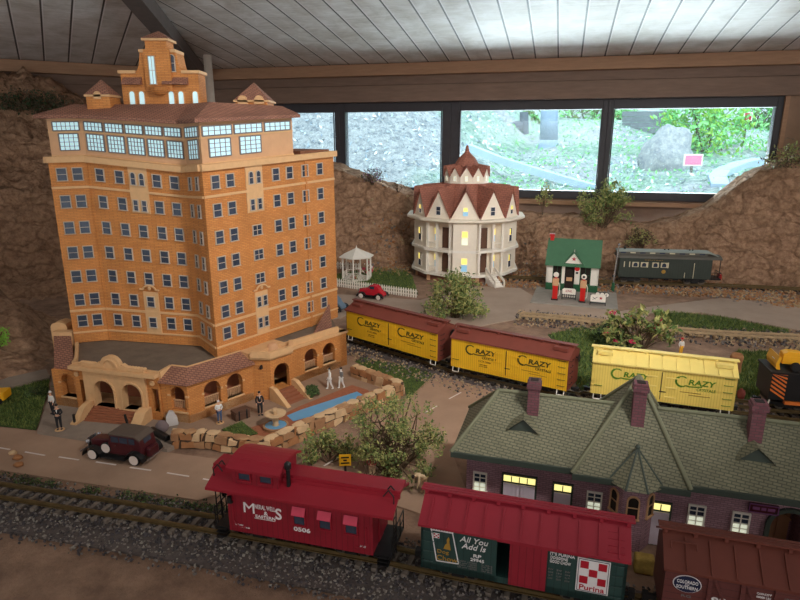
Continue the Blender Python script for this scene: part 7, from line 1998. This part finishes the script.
for z, w in ((.099, .009), (.092, .004), (.085, .0095)): mb.box(-w, w, -.0052, -.0044, z - .0016, z + .0016)
build_pieces(mb, 'sign_legend', MT['black'], t)
# metal pipe behind the hotel
pp = PN(212.5, 100, NB, 3.35); zt = PN(212, 55, NB, 3.35).z
mb = MB(); mb.cyl((pp.x, pp.y, -.002), (pp.x - .012, pp.y, zt), .024, .024, 20); tag(mb.build('metal_pipe', MT['pipe'], smooth=True), 'tall bare metal pipe standing behind the hotel roof', 'pipe')
# brown lump of unknown kind and clay pot in the grass at the right, lawn ornament at the left edge
p = P(738, 380); mb = MB(); mb.lathe([(0, 0), (.020, 0), (.018, .04), (.022, .062), (.017, .075), (.012, .070), (0, .066)], (0, 0, 0), 16); o = mb.build('brown_stump', MT['stone_c'], smooth=True); o.location = (p.x + .02, p.y + .06, -.001); tag(o, 'brown hollow stump standing behind the right end of the pale yellow car', 'stump')
p = P(749, 407); mb = MB(); mb.ball((0, 0, .020), (.012, .011, .022), 12, 8, 0, .3, 4); o = mb.build('rust_stone', MT['redcloth'], smooth=True); o.location = (p.x, p.y + .05, -.001); tag(o, 'small rust coloured stone between the pale yellow car and the black car', 'stone')
p = P(-2, 404); t = thing('toy_wagon', 'yellow and purple toy wagon cut off by the left edge', 'toy', (p.x, p.y, .0095), .12)
mb = MB(); mb.box(-.06, .033, -.025, .025, .010, .036); mb.build('wagon_body', MT['tractor'], t, bevel=.003)
mb = MB(); mb.prism([(.0, -.0265, .016), (.022, -.0265, .016), (.014, -.0265, .034), (-.002, -.0265, .034)], (0, .002, 0)); mb.build('painted_panel', MT['purple'], t)
mb = MB(); mb.ball((-.004, -.027, .036), (.010, .004, .009), 10, 6); mb.build('white_knob', MT['white'], t)
for x in (-.04, .018):
    for y in (-.022, .022): mb = MB(); mb.lathe([(0, -.004), (.010, -.004), (.010, .004), (0, .004)], (x, y, .010), 14, 0, 'y'); mb.build('wheel', MT['black'], t)
# small stones scattered about
def pebble(u, v, r_, m, label, seed):
    p = P(u, v); mb = MB(); mb.ball((0, 0, r_*.45), (r_, r_*.8, r_*.6), 12, 8, 0, .35, seed); o = mb.build('loose_stone', m, smooth=True); o.location = (p.x, p.y, .002); tag(o, label, 'stone')
pebble(18, 460, .012, MT['stone_c'], 'reddish flat stone lying on the front road near the left edge', 2); pebble(13, 455, .010, MT['stone_b'], 'pale flat stone next to the reddish one on the front road', 5); pebble(19, 467, .012, MT['stone_c'], 'brown flat stone at the road edge above the track', 8)
# litter of rock chips at the foot of the banks
def chips(label, pxs, n, s0, s1, seed):
    def pick(r):
        u, v = r.choice(pxs); u += r.gauss(0, 9); v += r.gauss(0, 2.4); p = P(u, v); return p.x, p.y, max(0, ground_z(p.x, p.y)) + .002
    gravel(label, pick, n, s0, s1, [MT['grav_c'], MT['stone_c'], MT['grav_a'], MT['stone']], seed, 'rock_chips')
chips('pale rock chips below the bank at the right edge', [(690,289),(715,292),(745,295),(770,299),(795,303),(660,287)], 1500, .006, .015, 3)
chips('tan rock chips behind the gazebo lawn', [(372,268),(385,268),(398,269),(408,270),(392,266),(402,266)], 420, .006, .014, 5)
chips('tan rock chips right of the mansion', [(520,272),(530,272),(538,275),(524,278)], 260, .005, .012, 8)

# ================= lawns and bushes =================
pl = lambda px: [(P(u, v).x, P(u, v).y) for u, v in px]
turf('green lawn at the left beside the hotel walk', pl([(-30,368),(0,372),(46,358),(48,366),(0,377),(-30,382)]), 1500, .010, 1)
turf('green lawn between the footpath and the front road', pl([(-40,396),(0,390),(50,377),(46,398),(36,430),(0,426),(-40,424)]), 6500, .010, 2)
turf('gazebo lawn inside the white picket fence', pl([(334,275),(372,268),(405,271),(412,276),(418,294),(334,282)]), 3800, .014, 3)
turf('lens shaped grass strip by the rear street', pl([(655,314),(670,312),(720,317),(760,325),(792,331),(785,334),(730,333),(680,331),(655,326)]), 4200, .013, 4)
turf('green turf between the second and third yellow cars', pl([(548,335),(580,328),(615,330),(640,340),(640,372),(590,386),(578,393),(572,362)]), 3800, .016, 5)
turf('green turf between the pale yellow car and the black car', pl([(735,352),(770,352),(775,372),(757,398),(735,402),(730,370)]), 2600, .016, 6)
turf('dark grass triangle behind the stone wall', pl([(222,434),(242,426),(258,438),(240,442)]), 900, .007, 7, zf=lambda x, y: .0125)
turf('dry grass between the stone wall and the gravel', pl([(352,364),(362,358),(440,372),(408,402),(404,386),(380,372)]), 2200, .008, 8)
p = P(455, 319); plant('green_bush', 'round bushy green shrub on the street in front of the mansion', 'bush', (p.x, p.y + .02, 0), .135, .11, .205, 70, 3600, .017, [MT['leaf'], MT['leaf_b'], MT['leaf_y']], 11, 16, .0035, clump=.24, zlo=.12)
p = P(645, 352); plant('flowering_bush', 'leggy bush with crimson blossoms behind the pale yellow car', 'bush', (p.x - .01, p.y + .02, 0), .155, .10, .205, 30, 620, .030, [MT['leaf'], MT['leaf_y'], MT['leaf_b']], 14, 20, .003, clump=.22, zlo=.15, flowers=11, fsize=.017)
p = P(608, 346); plant('ground_cover', 'low dark green ground cover left of the flowering bush', 'bush', (p.x, p.y, 0), .085, .07, .075, 30, 900, .018, [MT['leaf'], MT['leaf_d']], 15, 6, .002, clump=.35, zlo=.1)
p = P(607, 330); plant('sprig', 'small green sprig standing below the filling station slab', 'plant', (p.x, p.y, 0), .022, .02, .06, 8, 40, .018, [MT['leaf_b'], MT['leaf']], 16, 4, .0012, clump=.4)
p = P(392, 488); plant('roadside_tree', 'open feathery olive green tree behind the caboose and stone wall', 'tree', (p.x + .005, p.y + .05, .003), .125, .08, .235, 85, 4600, .0095, [MT['leaf_b'], MT['leaf'], MT['leaf_y']], 17, 40, .0028, clump=.20, zlo=.08)
p = P(325, 468); plant('roadside_shrub', 'low yellow green shrub against the stone wall left of the tree', 'bush', (p.x + .01, p.y + .03, .001), .075, .035, .10, 26, 1200, .011, [MT['leaf_y'], MT['leaf_b'], MT['leaf']], 18, 12, .002, clump=.35, zlo=.15)
def bank(u, v, dist, **k): p = PN(u, v, NB, dist); return V((p.x, p.y, ground_z(p.x, p.y) - .004))
q = bank(604, 217, 3.93); plant('ledge_bush', 'green bush on the rock ledge between third and fourth window', 'bush', q, .185, .10, .29, 50, 2300, .021, [MT['leaf'], MT['leaf_b'], MT['leaf_y']], 21, 16, .003, clump=.26, zlo=.15)
q = bank(542, 214, 3.99); plant('tall_sprig', 'slender leafy sprig on the ledge right of the mansion', 'plant', q, .045, .04, .20, 14, 170, .020, [MT['leaf_b'], MT['leaf_y']], 22, 4, .002, clump=.5, zlo=.35)
q = bank(641, 240, 3.82); plant('dry_bush', 'dry olive brown bush on the bank above the passenger car', 'bush', q, .085, .05, .15, 26, 700, .015, [MT['leaf_dry'], MT['leaf_y']], 23, 14, .002, clump=.4)
q = bank(372, 184, 3.84); plant('dry_bush', 'dark twiggy bush on top of the bank below the second window', 'bush', q, .085, .06, .10, 18, 420, .014, [MT['leaf_dry'], MT['purple'], MT['leaf_d']], 24, 18, .002, clump=.4)
q = bank(398, 194, 3.88); plant('dry_bush', 'sparse dry twigs left of the mansion roof', 'bush', q, .06, .05, .08, 8, 60, .012, [MT['leaf_dry']], 25, 12, .0014, clump=.4)
q = bank(788, 166, 3.86); plant('dry_bush', 'brown green bush on the high bank at the right edge', 'bush', q, .13, .08, .12, 24, 600, .018, [MT['leaf_dry'], MT['leaf_b']], 26, 14, .002, clump=.4)
p = P(-6, 372); plant('lime_bush', 'lime green bush cut off by the left edge', 'bush', (p.x - .005, p.y + .05, ground_z(p.x - .005, p.y + .05)), .045, .04, .11, 24, 600, .014, [MT['leaf_lime']], 27, 6, .002, clump=.3, zlo=.1)
p = P(38, 396); plant('dark_tuft', 'dark green low tuft on the lawn at the left of the hotel', 'bush', (p.x, p.y, .001), .04, .03, .028, 14, 420, .008, [MT['leaf_d'], MT['leaf']], 28, 4, .001, clump=.4, zlo=.1)
for i, (u, v, dist, h) in enumerate(((40, 88, 3.5, .12), (75, 92, 3.5, .10), (15, 84, 3.4, .12))):
    pt = PN(u, v, NL, DL - .42); z = ground_z(pt.x, pt.y)
    plant('dark_shrub', ('dark shrub on the shadowy bank above the left cupola', 'dark shrub beside the left cupola of the hotel', 'dark shrub on the shadowy bank at the far left')[i], 'shrub', (pt.x, pt.y, z - .005), .16, .1, h, 26, 700, .022, [MT['leaf_d'], MT['leaf_dry']], 30 + i, 10, .002, clump=.4, zlo=.05)
# hay bale between the two boxcars
p = P(643, 560); mb = MB(); mb.box(-.018, .018, -.012, .012, 0, .034); o = mb.build('straw_bale', mat('straw', srgb(170,140,70), .95, .3, 60, .8, 200), bevel=.004); o.location = (P(643, 571).x, P(643, 571).y, .0); o.rotation_euler = (0, 0, -.28); tag(o, 'yellowish straw bale standing behind the gap between the two boxcars', 'bale')
# ================= camera and light =================
cam = bpy.data.cameras.new('camera'); cam.lens = 27.0; cam.sensor_width = 36; cam.clip_start = 0.02; cam.clip_end = 200
co = bpy.data.objects.new('camera', cam); COL.objects.link(co)
co.location = CAM; co.rotation_euler = (PI/2 - TH, 0, 0); SC.camera = co
w = bpy.data.worlds.new('daylight'); SC.world = w; w.use_nodes = True
bg = w.node_tree.nodes['Background']; bg.inputs[0].default_value = (0.80, 0.93, 1.0, 1); bg.inputs[1].default_value = 2.3
def light(kind, name, loc, target, energy, col=(1, 1, 1), **k):
    d = bpy.data.lights.new(name, kind); d.energy = energy; d.color = col
    for a, v in k.items(): setattr(d, a, v)
    o = bpy.data.objects.new(name, d); COL.objects.link(o); o.location = loc
    o.rotation_euler = (V(target) - V(loc)).to_track_quat('-Z', 'Y').to_euler(); return o
light('SUN', 'sun', (0, -6, 8), (1.0, 0, 0.0), 3.0, (1, .98, .95), angle=0.05)
# area lights added as assumed daylight; the right-hand and rear walls have no windows
n1, _ = octa(1); c1_ = CEN + n1 * (APO - .14)
light('AREA', 'window_daylight', (c1_.x, c1_.y, 0.80), (0.4, 2.4, 0.1), 20, (1, .98, .96), shape='RECTANGLE', size=2.6, size_y=.55)
n2, _ = octa(2); c2_ = CEN + n2 * (APO - .14)
light('AREA', 'window_daylight', (c2_.x, c2_.y, 0.85), (0.0, 1.8, 0.2), 30, (1, .97, .94), shape='RECTANGLE', size=2.6, size_y=.55)
n3, _ = octa(4); c3_ = CEN + n3 * (APO - .14)
light('AREA', 'window_daylight', (c3_.x, c3_.y, 0.95), (0.0, 1.8, 1.2), 30, (1, .97, .94), shape='RECTANGLE', size=3.0, size_y=.5)
# unseen spot lights added overhead to brighten hotel and back, foreground left dim
light('SPOT', 'ceiling_spot', (0.75, 0.35, 1.74), (-0.05, 2.45, 0.22), 330, (1, .97, .925), spot_size=math.radians(68), spot_blend=0.75, shadow_soft_size=0.14)
light('SPOT', 'ceiling_spot', (1.45, 0.6, 1.68), (1.08, 3.22, 0.10), 370, (1, .97, .925), spot_size=math.radians(66), spot_blend=0.8, shadow_soft_size=0.14)
# area light added outside, as daylight assumed to bounce up through the back windows
gb = NB * (DB + .55); light('AREA', 'window_bounce', (gb.x + TB.x * .3, gb.y + TB.y * .3, 0.42), (CEN.x + 1.6, 1.4, 1.75), 150, (.9, .95, 1), shape='RECTANGLE', size=2.6, size_y=.5)
vs_ = SC.view_settings; SC.display_settings.display_device = 'sRGB'
vs_.view_transform = 'Standard'; vs_.look = 'None'; vs_.exposure = 0.0; vs_.gamma = 1.0; vs_.use_curve_mapping = False
